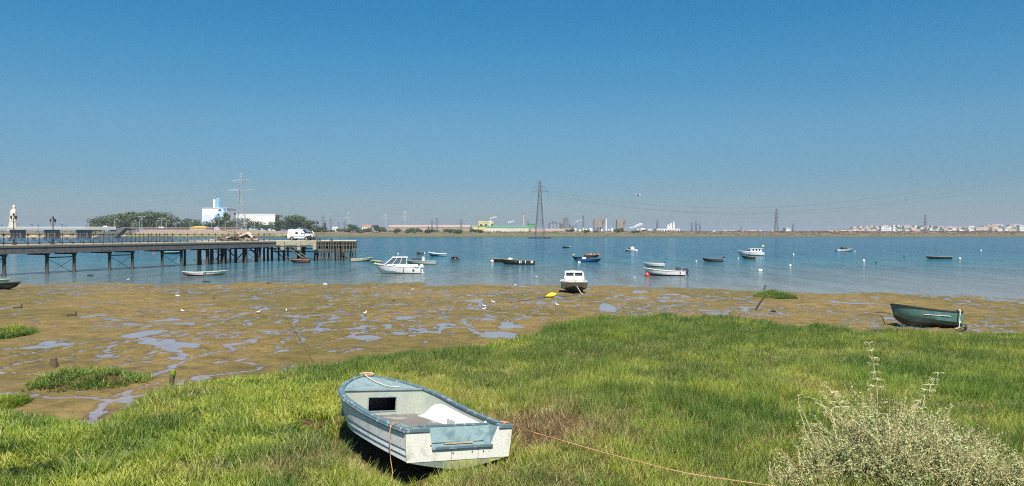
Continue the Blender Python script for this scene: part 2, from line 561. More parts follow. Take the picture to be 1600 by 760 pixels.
# cat's paws: short gusty streaks where the ripples are steeper
st_n = []
for sc_, sx_, sy_ in ((1.0, 1.6, 0.22), (1.0, 0.35, 0.045)):
    mp = N(nt, 'ShaderNodeMapping'); mp.inputs['Scale'].default_value = (sx_, sy_, 1)
    nn_ = N(nt, 'ShaderNodeTexNoise', i_Scale=sc_, i_Detail=4.0, i_Roughness=0.65)
    nt.links.new(geo.outputs['Position'], mp.inputs[0]); nt.links.new(mp.outputs[0], nn_.inputs['Vector'])
    st_n.append(ramp(nt, nn_.outputs[0], [(0.36, 0.0), (0.64, 1.0)]))
gust = mix(nt, 0.5, st_n[0], st_n[1])
calm = mix(nt, 1.0, calm, ramp(nt, gust, [(0.15, 0.35), (0.85, 1.0)]), 'MULTIPLY')
sp_ = ramp(nt, gust, [(0.1, 0.50), (0.9, 0.10)]); nt.links.new(sp_, b.inputs['Specular IOR Level'])
wc2 = mix(nt, 1.0, wc, ramp(nt, gust, [(0.1, 1.25), (0.9, 0.75)]), 'MULTIPLY'); nt.links.new(wc2, b.inputs['Base Color'])
nt.links.new(calm, b1.inputs['Strength']); nt.links.new(calm, b2.inputs['Strength'])
nt.links.new(wv1.outputs[0], b1.inputs['Height']); nt.links.new(wv2.outputs[0], b2.inputs['Height'])
nt.links.new(b1.outputs[0], b2.inputs['Normal']); nt.links.new(b2.outputs[0], b.inputs['Normal'])
wm = MB(); wm.add([(-2600, 44, 0), (2600, 44, 0), (2600, 905, 0), (-2600, 905, 0)], [(0, 1, 2, 3)])
water = wm.build('river', m); tag(water, kind='structure')

# ================================================================ FAR BANK (goes on to the horizon)
def far_z(x, y):
    n = fbm(x * 0.006, y * 0.02, 201, 4) - 0.5
    z = np.interp(y, [860, 884, 890, 900, 930, 960, 1000, 1060, 9000, 20000], [-1.2, -0.4, 0.0, 0.8, 1.6, 3.0, 5.2, 6.6, 7.5, 7.5])
    return z + n * np.interp(y, [880, 900, 960, 1200, 9000], [0.2, 0.6, 2.2, 1.6, 0])
fx = np.linspace(-3600, 3600, 361); fy = np.concatenate([np.linspace(862, 1080, 60), np.linspace(1100, 2500, 22), np.geomspace(2700, 20000, 14)])
FX, FY = np.meshgrid(fx, fy)
FX = FX * np.maximum(1, FY / 2500)
FZ = far_z(FX, FY)
m, nt, b, out = new_mat('far_bank')
geo = N(nt, 'ShaderNodeNewGeometry')
sep = N(nt, 'ShaderNodeSeparateXYZ'); nt.links.new(geo.outputs['Position'], sep.inputs[0])
n1 = N(nt, 'ShaderNodeTexNoise', i_Scale=0.05, i_Detail=8.0, i_Roughness=0.7); nt.links.new(geo.outputs['Position'], n1.inputs['Vector'])
zz = N(nt, 'ShaderNodeMapRange'); zz.inputs[1].default_value = 0; zz.inputs[2].default_value = 6
nt.links.new(sep.outputs[2], zz.inputs[0])
base = ramp(nt, zz.outputs[0], [(0.0, (0.055, 0.05, 0.03)), (0.10, (0.065, 0.055, 0.025)), (0.16, (0.085, 0.10, 0.026)), (0.42, (0.11, 0.105, 0.04)), (0.58, (0.12, 0.085, 0.045)), (1.0, (0.15, 0.11, 0.07))])
v = ramp(nt, n1.outputs[0], [(0.3, 0.6), (0.7, 1.3)])
nt.links.new(mix(nt, 1.0, base, v, 'MULTIPLY'), b.inputs['Base Color'])
b.inputs['Roughness'].default_value = 0.95
nyf, nxf = FX.shape
idf = np.arange(nxf * nyf).reshape(nyf, nxf)
qf = np.stack([idf[:-1, :-1], idf[:-1, 1:], idf[1:, 1:], idf[1:, :-1]], -1).reshape(-1, 4)
fb = grid_mesh('far_bank', np.stack([FX, FY, FZ], -1).reshape(-1, 3), qf, m); tag(fb, kind='structure')

# river bed: one dark sheet under everything
rb = MB(); rb.add([(-2700, -60, -1.6), (2700, -60, -1.6), (2700, 870, -1.6), (-2700, 870, -1.6)], [(0, 1, 2, 3)])
tag(rb.build('river_bed', MUD), kind='structure')

# ================================================================ scattering of uncountable stuff
def scatter(name, label, cat, pts, rots, scls, protos, pick, tone=None, rush=None):
    col = bpy.data.collections.new(name + '_source')
    for i, p in enumerate(protos):
        col.objects.link(p)
    me = bpy.data.meshes.new(name)
    me.from_pydata([tuple(p) for p in pts], [], [])
    n = len(pts)
    a = me.attributes.new('rot', 'FLOAT_VECTOR', 'POINT'); a.data.foreach_set('vector', np.asarray(rots, np.float32).ravel())
    a = me.attributes.new('scl', 'FLOAT_VECTOR', 'POINT'); a.data.foreach_set('vector', np.asarray(scls, np.float32).ravel())
    a = me.attributes.new('pick', 'INT', 'POINT'); a.data.foreach_set('value', np.asarray(pick, np.int32))
    if tone is not None:
        a = me.attributes.new('tone', 'FLOAT', 'POINT'); a.data.foreach_set('value', np.asarray(tone, np.float32))
    if rush is not None:
        a = me.attributes.new('rush', 'FLOAT', 'POINT'); a.data.foreach_set('value', np.asarray(rush, np.float32))
    o = bpy.data.objects.new(name, me); C.objects.link(o)
    ng = bpy.data.node_groups.new(name, 'GeometryNodeTree')
    ng.interface.new_socket('Geometry', in_out='INPUT', socket_type='NodeSocketGeometry')
    ng.interface.new_socket('Geometry', in_out='OUTPUT', socket_type='NodeSocketGeometry')
    gi = ng.nodes.new('NodeGroupInput'); go = ng.nodes.new('NodeGroupOutput')
    iop = ng.nodes.new('GeometryNodeInstanceOnPoints')
    ci = ng.nodes.new('GeometryNodeCollectionInfo')
    ci.inputs['Collection'].default_value = col
    ci.inputs['Separate Children'].default_value = True
    ci.inputs['Reset Children'].default_value = True
    def named(nm, t):
        k = ng.nodes.new('GeometryNodeInputNamedAttribute'); k.data_type = t; k.inputs['Name'].default_value = nm
        return k.outputs[0]
    ng.links.new(gi.outputs[0], iop.inputs['Points'])
    ng.links.new(ci.outputs[0], iop.inputs['Instance'])
    iop.inputs['Pick Instance'].default_value = True
    ng.links.new(named('pick', 'INT'), iop.inputs['Instance Index'])
    ng.links.new(named('rot', 'FLOAT_VECTOR'), iop.inputs['Rotation'])
    ng.links.new(named('scl', 'FLOAT_VECTOR'), iop.inputs['Scale'])
    ng.links.new(iop.outputs[0], go.inputs[0])
    md = o.modifiers.new('scatter', 'NODES'); md.node_group = ng
    tag(o, label, cat, kind='stuff')
    return o

def proto(mb, name, mat, tints=None):
    me = bpy.data.meshes.new(name); me.from_pydata(mb.v, [], mb.f); me.materials.append(mat)
    if tints is not None:
        a = me.attributes.new('tint', 'FLOAT', 'POINT'); a.data.foreach_set('value', np.asarray(tints, np.float32))
    me.update()
    return bpy.data.objects.new(name, me)

# ================================================================ GRASS
m, nt, b, out = new_mat('grass_blades')
geo = N(nt, 'ShaderNodeNewGeometry')
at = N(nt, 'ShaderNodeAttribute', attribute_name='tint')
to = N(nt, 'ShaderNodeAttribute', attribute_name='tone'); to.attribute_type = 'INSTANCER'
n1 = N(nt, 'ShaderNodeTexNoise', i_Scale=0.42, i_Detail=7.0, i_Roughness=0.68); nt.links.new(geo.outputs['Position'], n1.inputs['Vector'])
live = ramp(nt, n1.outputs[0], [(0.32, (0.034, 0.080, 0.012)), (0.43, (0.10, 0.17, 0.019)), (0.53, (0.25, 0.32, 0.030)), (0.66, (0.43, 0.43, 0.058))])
blade_tone = mix(nt, 1.0, live, ramp(nt, at.outputs['Fac'], [(0.0, 0.45), (0.3, 0.9), (0.8, 1.35)]), 'MULTIPLY')  # each blade has its own tone, paler towards the tip
tip = mix(nt, ramp(nt, at.outputs['Fac'], [(0.5, 0.0), (1.0, 0.7)]), blade_tone, (0.46, 0.42, 0.16))
dry = ramp(nt, at.outputs['Fac'], [(0.0, (0.15, 0.085, 0.035)), (1.0, (0.50, 0.38, 0.18))])
lush = ramp(nt, at.outputs['Fac'], [(0.0, (0.07, 0.15, 0.018)), (1.0, (0.21, 0.33, 0.05))])
f_l = ramp(nt, to.outputs['Fac'], [(0.0, 1.0), (0.35, 0.0)])
f_d = ramp(nt, to.outputs['Fac'], [(0.5, 0.0), (1.0, 1.0)])
ru = N(nt, 'ShaderNodeAttribute', attribute_name='rush'); ru.attribute_type = 'INSTANCER'
rushc = ramp(nt, at.outputs['Fac'], [(0.0, (0.028, 0.068, 0.014)), (0.6, (0.095, 0.175, 0.026)), (1.0, (0.24, 0.29, 0.07))])
c = mix(nt, f_d, mix(nt, ru.outputs['Fac'], mix(nt, f_l, tip, lush), rushc), dry)
nt.links.new(c, b.inputs['Base Color'])
b.inputs['Roughness'].default_value = 0.5
b.inputs['Specular IOR Level'].default_value = 0.35
tr = N(nt, 'ShaderNodeBsdfTranslucent'); nt.links.new(c, tr.inputs[0])
ms = N(nt, 'ShaderNodeMixShader', i_Fac=0.38)
nt.links.new(b.outputs[0], ms.inputs[1]); nt.links.new(tr.outputs[0], ms.inputs[2]); nt.links.new(ms.outputs[0], out.inputs[0])
GRASS = m

def tuft(seed, n, hmin, hmax, wd, spread, lean, curl, dryf=0.12):
    r = random.Random(seed); mb = MB(); tints = []
    for i in range(n):
        a = r.uniform(0, 2 * PI); rr = spread * math.sqrt(r.random())
        x, y = rr * math.cos(a), rr * math.sin(a)
        h = r.uniform(hmin, hmax) * (1 - 0.35 * rr / spread)
        da = r.uniform(0, 2 * PI) if r.random() < .5 else a + r.uniform(-.8, .8)
        ln = r.uniform(0.1, lean); cu = r.uniform(0.2, curl)
        fa = r.uniform(0, PI)
        ux, uy = math.cos(fa), math.sin(fa)
        segs = 3; rows = []
        px_, py_, pz = x, y, -0.04
        tb = r.random() * 0.55 if r.random() > dryf else 0.9 + r.random() * 0.1
        for k in range(segs + 1):
            t = k / segs
            wk = wd * (1 - t ** 1.6) * r.uniform(.9, 1.1) * 0.5 + 0.0006
            th = ln + cu * t
            rows.append([(px_ - ux * wk, py_ - uy * wk, pz), (px_ + ux * wk, py_ + uy * wk, pz)])
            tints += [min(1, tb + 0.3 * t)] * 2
            st = (h + 0.04) / segs
            px_ += math.sin(th) * math.cos(da) * st; py_ += math.sin(th) * math.sin(da) * st; pz += math.cos(th) * st
        mb.loft(rows)
    return mb, tints
TU = []
for i in range(4):   # broad, short cordgrass
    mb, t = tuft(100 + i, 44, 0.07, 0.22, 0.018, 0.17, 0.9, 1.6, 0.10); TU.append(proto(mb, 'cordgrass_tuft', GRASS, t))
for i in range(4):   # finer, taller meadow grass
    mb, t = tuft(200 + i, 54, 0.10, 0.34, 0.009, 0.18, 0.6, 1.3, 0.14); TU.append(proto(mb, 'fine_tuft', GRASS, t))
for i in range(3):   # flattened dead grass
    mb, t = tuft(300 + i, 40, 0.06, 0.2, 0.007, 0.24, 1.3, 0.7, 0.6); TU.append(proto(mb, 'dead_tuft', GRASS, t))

def gauss(x, y, cx, cy, rx, ry):
    return np.exp(-((x - cx) / rx) ** 2 - ((y - cy) / ry) ** 2)
def sample(n, ymin, ymax, ex=1.12):
    y = ymin + (ymax - ymin) * np.sqrt(rng.random(n) * (1 - (ymin / ymax) ** 2) + (ymin / ymax) ** 2) if False else np.sqrt(rng.uniform(ymin ** 2, ymax ** 2, n))
    x = rng.uniform(-0.76, 0.76, n) * y
    return x, y
gx, gy = [], []
for dens, y0, y1 in ((58, 7.0, 17.0), (44, 17.0, 27.0), (34, 27.0, 42.0)):
    area = 0.76 * (y1 ** 2 - y0 ** 2)
    x, y = sample(int(area * dens), y0, y1)
    k = grass_s(x, y) > 0.0
    gx.append(x[k]); gy.append(y[k])
for cx, cy, rx, ry in ISLW:
    if cy > 40 or abs(cx / cy) > 0.6:
        x = rng.uniform(cx - rx * 1.4, cx + rx * 1.4, 1500); y = rng.uniform(cy - ry * 1.4, cy + ry * 1.4, 1500)
        k = (islands(x, y) + (fbm(x * .8, y * .8, 5, 4) - .5) * .6 > 0.05) & (grass_s(x, y) > -.5); gx.append(x[k]); gy.append(y[k])
gx = np.concatenate(gx); gy = np.concatenate(gy)
lx, ly = hero_xy(gx, gy)
inside = (lx > 0.0) & (lx < HERO_L) & (np.abs(ly) < HERO_B / 2 * np.sqrt(np.clip(1 - (lx / HERO_L) ** 3, 0, 1)) * 0.86)
near_l = (lx > -0.1) & (lx < HERO_L) & (ly > 0.3) & (ly < 1.02)      # trampled strip in the lee of the hull
pw = G(838, 674); dead = gauss(gx, gy, pw.x + 0.1, pw.y + 0.1, 1.15, 1.4)
bare = sstep(0.45, 0.8, dead + 0.3 * (fbm(gx * 2, gy * 2, 77, 3) - 0.5))
keep = ~inside & (rng.random(len(gx)) > 0.92 * bare) & ~(near_l & (rng.random(len(gx)) < 0.75))
gx, gy, dead = gx[keep], gy[keep], dead[keep]; near_l = near_l[keep]
gz = ground_z(gx, gy)
n = len(gx)
sdeep = grass_s(gx, gy)
cord = (sstep(0.5, -2.5, gx + 2.0 + 2 * (fbm(gx * .3, gy * .3, 9) - .5)) + 0.9 * sstep(1.6, 0.4, sdeep)) + rng.normal(0, .15, n) > 0.5
drn = fbm(gx * 0.45, gy * 0.3, 12, 4)
tone = 0.42 + 0.1 * rng.normal(size=n) + 0.16 * sstep(0.60, 0.72, drn) + 0.7 * dead
for px, py, rx, ry, v in ((1480, 600, 3.2, 3.2, -0.38), (1140, 655, 1.1, 1.0, -0.30), (1180, 620, .8, .8, -.2), (120, 690, 2.2, 1.6, -0.16), (60, 740, 1.5, 1, -.05), (1330, 625, 1.2, 1.2, .25), (560, 730, 1.0, .9, .22), (300, 740, 1.3, .6, .22), (950, 560, 2.5, 1.5, .12), (1350, 560, 3, 2, .10), (930, 520, 2.0, 2.5, -.12)):
    p = G(px, py); tone += v * gauss(gx, gy, p.x, p.y, rx, ry)
tone += 0.12 * sstep(12.5, 9.5, gy) * (fbm(gx * 1.1, gy * 1.1, 15) > .5)
tone = np.clip(tone, 0, 1)
rn = fbm(gx * 0.55, gy * 0.40, 23, 4)
rush = sstep(0.50, 0.62, rn + 0.10 * sstep(15, 24, gy) - 0.10 * sstep(0, 3, gx) * sstep(20, 12, gy)) * 0.70 + 0.50 * sstep(2.2, 0.3, sdeep) * sstep(.35, .55, fbm(gx * .8, gy * .6, 24, 3))
rush = np.clip(rush + rng.normal(0, .12, n), 0, 1)
deadsel = (dead + 0.1 * rng.normal(size=n) > 0.45) | (near_l) | (rng.random(n) < 0.03)
pick = np.where(deadsel, 8 + rng.integers(0, 3, n), np.where(cord, rng.integers(0, 4, n), 4 + rng.integers(0, 4, n)))
clump = fbm(gx * 1.7, gy * 1.4, 19, 3)
hgt = (0.55 + 0.5 * fbm(gx * 0.7, gy * 0.7, 18, 3) + 0.55 * sstep(.40, .62, clump)) * rng.uniform(0.8, 1.15, n) * (0.72 + 0.28 * sstep(0, 1.2, sdeep)) * (1 + 0.30 * rush)
fore = (lx[keep] > -0.9) & (lx[keep] < 0.1) & (np.abs(ly[keep]) < 1.0)
hgt = np.where(fore, np.clip(hgt, .7, 1.0), hgt); hgt = np.where(near_l, hgt * 0.45, hgt)
wds = 1.0 + 0.5 * sstep(16, 34, gy)
scls = np.stack([wds, wds, hgt * (1 + 0.15 * sstep(20, 34, gy))], -1)
rots = np.stack([rng.normal(0, .08, n), rng.normal(0, .08, n), rng.uniform(0, 6.28, n)], -1)
isl = islands(gx, gy) > -0.3
def put(sel, name, label):
    if sel.sum():
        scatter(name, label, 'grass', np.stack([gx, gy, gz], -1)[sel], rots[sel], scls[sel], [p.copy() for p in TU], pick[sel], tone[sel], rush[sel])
mainm = grass_edge(gx / gy) + 1.5 > gy
put(mainm, 'marsh_grass', 'long green and yellowish marsh grass covering the near bank around the beached boat')
names = ['rounded patch of cordgrass standing alone on the mud left of the main bank', 'low grass patch on the mud at the left edge under the pier', 'small grass patch at the left edge beside the main bank', 'thin tuft of grass far out on the mud behind the leaning pole']
for k, (cx, cy, rx, ry) in enumerate(ISLW[:4]):
    sel = (~mainm) & (np.hypot((gx - cx) / (rx * 1.6 + .6), (gy - cy) / (ry * 1.6 + .6)) < 1)
    put(sel, 'grass_patch', names[k])
# ================================================================ MATERIALS FOR THINGS
WHITE = M('white_gelcoat', (0.62, 0.62, 0.58), 0.35, dirt=(0.42, 0.40, 0.33), scale=2.2, amount=0.35, coat=0.2)
WHITE2 = M('bright_white_paint', (0.70, 0.70, 0.68), 0.3, dirt=(0.55, 0.54, 0.5), scale=1.5, amount=0.25, coat=0.2)
CREAM = M('cream_paint', (0.62, 0.57, 0.42), 0.55, dirt=(0.35, 0.28, 0.18), scale=2.5, amount=0.5)
BLACKP = M('black_rubber', (0.018, 0.018, 0.02), 0.55, scale=3)
GLASS = M('dark_glass', (0.025, 0.035, 0.045), 0.08, scale=1)
ORANGE = M('orange_rope', (0.46, 0.22, 0.11), 0.8, dirt=(0.55, 0.38, 0.2), scale=12, amount=0.7)
WOODP = M('weathered_timber', (0.20, 0.15, 0.09), 0.85, dirt=(0.08, 0.07, 0.05), scale=4, amount=0.7, bump=0.01, streak=4)
REDP = M('red_paint', (0.52, 0.04, 0.035), 0.4, scale=4, amount=0.3)
NAVY = M('navy_cover', (0.02, 0.035, 0.06), 0.6, scale=4)
STEEL = M('galvanised_steel', (0.42, 0.44, 0.45), 0.4, 0.7, scale=4, amount=0.3)
ROPEW = M('pale_rope', (0.52, 0.47, 0.36), 0.85, scale=20, amount=0.5)

# ================================================================ HERO: the beached white and blue boat
hero = thing('rowing_boat', 'white rowing boat with worn blue gunwales and notched transom on the foreground grass', 'boat', HERO_O)
fwd = Vector((-math.sin(HERO_YAW), math.cos(HERO_YAW), 0)); port = Vector((-math.cos(HERO_YAW), -math.sin(HERO_YAW), 0)); up = Vector((0, 0, 1))
f_ = fwd * math.cos(HERO_PT) + up * math.sin(HERO_PT); u_ = up * math.cos(HERO_PT) - fwd * math.sin(HERO_PT)
p_ = port * math.cos(HERO_HEEL) + u_ * math.sin(HERO_HEEL); u2 = u_ * math.cos(HERO_HEEL) - port * math.sin(HERO_HEEL)
hero.matrix_world = Matrix(((f_.x, p_.x, u2.x, HERO_O.x), (f_.y, p_.y, u2.y, HERO_O.y), (f_.z, p_.z, u2.z, HERO_O.z), (0, 0, 0, 1)))
L_, B_, TR, TM, PP, QQ, HS, SHR = HERO_L, HERO_B, 0.925, 0.599, 2.136, 0.704, 0.645, 0.34
def hbm(t):
    a = TR + (1 - TR) * math.sin(PI / 2 * min(1, t / TM))
    q = max(0, 1 - max(0, (t - TM) / (1 - TM)) ** PP) ** QQ
    return B_ / 2 * a * q
def hz_(t): return HS + SHR * t * t
def hkeel(t): return 0.0 + 0.30 * max(0, (t - 0.62) / 0.38) ** 2.2
def hsec(t, s):
    """point on the outer skin: t along the boat, s from keel (0) over the chine (0.4) to the gunwale (1)"""
    g = hbm(t); zt = hz_(t) - 0.035; k = hkeel(t) + 0.11
    chz = 0.24 + 0.12 * t + 0.12 * max(0, t - .6)
    chb = g * (0.95 - 0.22 * t ** 2 - 0.22 * max(0, t - .55))
    if s <= 0.4:
        q = s / 0.4
        y = chb * q; z = k + (chz - k) * q ** 1.25
    else:
        q = (s - 0.4) / 0.6
        y = chb + (g - chb) * (q ** 0.8); z = chz + (zt - chz) * q
    # the stem rakes aft towards the keel
    x = t * L_ - 0.34 * (1 - (z / hz_(t))) * max(0, (t - 0.5) / 0.5) ** 2
    return x, y, z
TT = [i / 40 for i in range(38)] + [0.945, 0.96, 0.972, 0.982, 0.99, 0.996, 1.0]
def strip(mb, s0, s1, proud0, proud1, side, n=4, mi=0, tt=TT):
    rows = []
    for t in tt:
        row = []
        for j in range(n + 1):
            s = s0 + (s1 - s0) * j / n; x, y, z = hsec(t, s)
            pr = proud0 + (proud1 - proud0) * j / n
            row.append((x, side * (y + pr), z))
        # turned-in lower edge
        x, y, z = hsec(t, s0)
        row.insert(0, (x, side * max(0, y - 0.004), z - 0.001))
        rows.append(row)
    mb.loft(rows)
HW = M('hero_white', (0.62, 0.62, 0.60), 0.45, dirt=(0.34, 0.33, 0.27), scale=2.6, amount=0.55, lo=0.52, hi=0.66, bump=0.003)
HT = M('hero_transom_white', (0.58, 0.56, 0.49), 0.45, dirt=(0.30, 0.26, 0.18), scale=4.5, amount=0.55, lo=0.55, hi=0.68, bump=0.003)
HB = M('hero_blue_paint', (0.085, 0.135, 0.155), 0.6, dirt=(0.30, 0.34, 0.33), scale=11, amount=0.8, lo=0.56, hi=0.62, bump=0.004)
HBL = M('hero_pale_blue', (0.20, 0.265, 0.265), 0.6, dirt=(0.10, 0.16, 0.18), scale=5, amount=0.7, lo=0.48, hi=0.62, bump=0.003)
HG = M('hero_grey_inside', (0.33, 0.35, 0.29), 0.6, dirt=(0.22, 0.26, 0.25), scale=5, amount=0.6, lo=0.5, hi=0.7, bump=0.003)
HF = M('hero_worn_floor', (0.15, 0.135, 0.12), 0.55, dirt=(0.36, 0.36, 0.34), scale=3.5, amount=0.8, lo=0.54, hi=0.66, bump=0.006)
HA = M('hero_antifoul', (0.30, 0.29, 0.10), 0.7, dirt=(0.10, 0.14, 0.14), scale=3, amount=0.8, lo=0.42, hi=0.6, bump=0.006)
HDK = M('hero_bottom', (0.06, 0.07, 0.075), 0.7, dirt=(0.16, 0.15, 0.09), scale=4, amount=0.6, bump=0.006)
HWI = M('hero_inner_white', (0.66, 0.65, 0.60), 0.4, dirt=(0.45, 0.43, 0.36), scale=2, amount=0.3)
for side in (1, -1):
    mb = MB(); strip(mb, 0.0, 0.30, 0, 0, side, 6); mb.build('bottom', HDK, hero, True)
    mb = MB(); strip(mb, 0.30, 0.42, 0, 0.004, side, 3); mb.build('waterline_stripe', HA, hero, True)
    for s0, s1, pr in ((0.42, 0.545, 0.020), (0.545, 0.67, 0.018), (0.67, 1.0, 0.016)):
        mb = MB(); strip(mb, s0, s1, pr, 0.002, side, 6); mb.build('plank', HW, hero, True)
# keel
mb = MB(); rows = []
for t in TT:
    x, y, z = hsec(t, 0.0)
    rows.append([(x, -0.02, z + 0.01), (x, -0.018, z - 0.035), (x, 0.018, z - 0.035), (x, 0.02, z + 0.01)])
mb.loft(rows, close=True); mb.build('keel', HDK, hero)
# inner skin
FL = 0.43
mb = MB()
for side in (1, -1):
    rows = []
    for t in [i / 40 for i in range(32)]:
        row = []
        g = hbm(t)
        for j in range(7):
            q = j / 6; z = FL + (hz_(t) - 0.01 - FL) * q
            y = (g * (0.90 - 0.10 * t * t) - 0.045) + (g * (0.10 + 0.10 * t * t) - 0.005) * q ** .8
            row.append((t * L_, side * y, z))
        rows.append(row if side > 0 else row[::-1])
    mb.loft(rows)
mb.build('inner_lining', HG, hero, True)
# gunwale: a broad cap with a rubbing strip round the outside
for side in (1, -1):
    mb = MB(); rows = []
    for t in TT:
        g = hbm(t); z = hz_(t); x = t * L_
        wi = min(0.075, g)
        rows.append([(x, side * max(0, g - wi), z - 0.025), (x, side * max(0, g - wi), z + 0.003), (x, side * max(0, g - wi * .5), z + 0.010), (x, side * (g + 0.012), z + 0.002), (x, side * (g + 0.014), z - 0.012)])
    mb.loft(rows)
    mb.build('gunwale', HB, hero, True)
    mb = MB(); pts = [(t * L_ + 0.004, side * (hbm(t) + 0.012), hz_(t) - 0.030) for t in TT]
    mb.poly(pts, 0.018, 6); mb.build('rubbing_strake', HB, hero, True)
# floor
mb = MB(); tt = [i / 20 * 1.03 for i in range(1, 16)]
fr = []
for t in tt:
    g = hbm(t) * (0.90 - 0.10 * t * t) - 0.04
    fr.append([(t * L_, -g + 2 * g * j / 6, FL + 0.006 * math.sin(j * 2.1 + t * 9)) for j in range(7)])
mb.loft(fr); mb.build('floor', HF, hero, True)
# green algae puddle on the floor
mb = MB(); mb.prism([(0.75 + 0.42 * math.cos(a) * (1 + .15 * math.sin(3 * a)), -0.12 + 0.28 * math.sin(a) * (1 + .2 * math.cos(2 * a))) for a in [k * PI / 10 for k in range(20)]], FL + 0.008, FL + 0.011)
mb.build('algae_patch', M('algae_green', (0.10, 0.17, 0.03), 0.5, scale=8), hero)
# foredeck and bulkhead with a hatch opening
TB = 0.772
mb = MB(); rows = []
for t in [TB + (0.995 - TB) * i / 12 for i in range(13)]:
    g = max(0.004, hbm(t) - 0.045); z = hz_(t) - 0.022 - 0.02 * (1 - t)
    rows.append([(t * L_, -g + 2 * g * j / 8, z + 0.02 * (1 - (j / 4 - 1) ** 2)) for j in range(9)])
mb.loft(rows); mb.build('foredeck', HBL, hero, True)
def bulk(xb, zt, mat, hole, name):
    y0, y1, z0, z1 = hole
    g = hbm(TB) - 0.05
    ztop = zt
    mb = MB(); th = 0.018
    def pan(a, b, c, d): mb.box(xb, (a + b) / 2, (c + d) / 2, th, b - a, d - c)
    pan(-g, y0, FL, ztop); pan(y1, g, FL, ztop); pan(y0 + .0005, y1 - .0005, z1, ztop); pan(y0 + .0005, y1 - .0005, FL, z0)
    return mb.build(name, mat, hero)
zdk = hz_(TB) - 0.027
bulk(TB * L_, zdk, HG, (-0.215, 0.245, FL + 0.065, FL + 0.275), 'bulkhead')
mb = MB()
for a, b, c, d in ((-0.23, -0.215, FL + .051, FL + .289), (0.245, 0.26, FL + .051, FL + .289)):
    mb.box(TB * L_ - 0.012, (a + b) / 2, (c + d) / 2, 0.012, b - a, d - c)
mb.box(TB * L_ - 0.012, 0.015, FL + 0.282, 0.012, 0.459, 0.014); mb.box(TB * L_ - 0.012, 0.015, FL + 0.058, 0.012, 0.459, 0.014)
mb.build('hatch_frame', HBL, hero)
mb = MB(); mb.box(TB * L_ + 0.30, 0.0, FL + 0.18, 0.02, 0.9, 0.3); mb.build('hatch_darkness', BLACKP, hero)  # black sheet that paints the darkness inside the hatch opening
mb = MB(); mb.box(TB * L_ - 0.004, 0, zdk + 0.008, 0.05, 2 * (hbm(TB) - .06), 0.022); mb.build('deck_edge', HBL, hero)
# white panel along the starboard inner side, rounded at its front end
mb = MB(); rows = []
for t in [0.05 + 0.655 * i / 22 for i in range(23)]:
    e = math.sqrt(max(0.0, 1 - (max(0, t - 0.56) / 0.146) ** 2)) if t > 0.56 else 1.0
    ztop = FL + 0.01 + (hz_(t) - 0.105 - FL) * e
    row = []
    for q, ins in ((0, .13), (.12, .115), (.3, .07), (.7, .03), (.97, .008), (1.0, -.01)):
        z = FL + (ztop - FL) * q; qq = (z - FL) / (hz_(t) - .01 - FL)
        g = hbm(t); y = (g * (0.90 - 0.10 * t * t) - 0.045) + (g * (0.10 + 0.10 * t * t) - 0.005) * max(0, qq) ** .8
        row.append((t * L_, -(y - ins), z))
    rows.append(row)
mb.loft(rows); mb.build('white_side_panel', HWI, hero, True)
mb = MB(); mb.box(0.95, -0.44, FL + 0.085, 0.26, 0.22, 0.17); mb.build('step_box', HWI, hero)
mb = MB(); mb.lathe([(0.03, 0), (0.028, 0.06), (0.012, 0.09)], 8, (0.42, -0.60, FL + 0.13)); mb.build('cleat', HWI, hero)
# transom: white board with the outboard notch, blue splash well behind it
x0 = -0.02
gT = hbm(0) ; ztp = hz_(0)
NY0, NY1, NZ = -0.47, 0.40, 0.40      # notch: starboard edge, port edge, sill height
def tb_out():
    pts = []
    for s in (0.0, 0.2, 0.3, 0.4): pts.append(hsec(0, s))
    return pts
sec = [hsec(0, s) for s in (0.40, 0.55, 0.7, 0.85, 1.0)]
poly = [(-y - .012, z) for x, y, z in sec][::-1]                 # starboard, gunwale down to chine
poly2 = [(y + .012, z) for x, y, z in sec]
outl = [(NY0 - 0.10, ztp), ] + [(poly[0][0], ztp)] + poly[1:] + poly2[:-1] + [(poly2[-1][0], ztp), (NY1 + 0.05, ztp), (NY1, NZ), (NY0, NZ)]
mb = MB(); n_ = len(outl)
vs_ = [(x0, y, z) for y, z in outl] + [(x0 + 0.035, y, z) for y, z in outl]
mb.add(vs_, [tuple(range(n_)), tuple(range(2 * n_ - 1, n_ - 1, -1))] + [(k, n_ + k, n_ + (k + 1) % n_, (k + 1) % n_) for k in range(n_)])
mb.build('transom', HT, hero)
low = [hsec(0, s) for s in (0.0, 0.1, 0.2, 0.3, 0.36, 0.398)]
outl = [(-y - .004, z) for x, y, z in low][::-1] + [(y + .004, z) for x, y, z in low[1:]]
mb = MB(); n_ = len(outl); vs_ = [(x0 + .006, y, z) for y, z in outl] + [(x0 + 0.035, y, z) for y, z in outl]
mb.add(vs_, [tuple(range(n_)), tuple(range(2 * n_ - 1, n_ - 1, -1))] + [(k, n_ + k, n_ + (k + 1) % n_, (k + 1) % n_) for k in range(n_)])
mb.build('transom_bottom', HA, hero)
wx_ = 0.20
mb = MB()
mb.add([(0.016, NY0, NZ - .003), (0.016, NY1, NZ - .003), (wx_, NY1 - .02, NZ + .02), (wx_, NY0 + .03, NZ + .02)], [(0, 1, 2, 3)])
mb.add([(wx_, NY0 + .03, NZ + .02), (wx_, NY1 - .02, NZ + .02), (wx_ + .07, NY1 + .06, ztp - .01), (wx_ + .07, NY0 - .1, ztp - .01)], [(0, 1, 2, 3)])
mb.add([(0.016, NY1, NZ - .003), (0.016, NY1 + .05, ztp), (wx_ + .07, NY1 + .06, ztp - .01), (wx_, NY1 - .02, NZ + .02)], [(0, 1, 2, 3)])
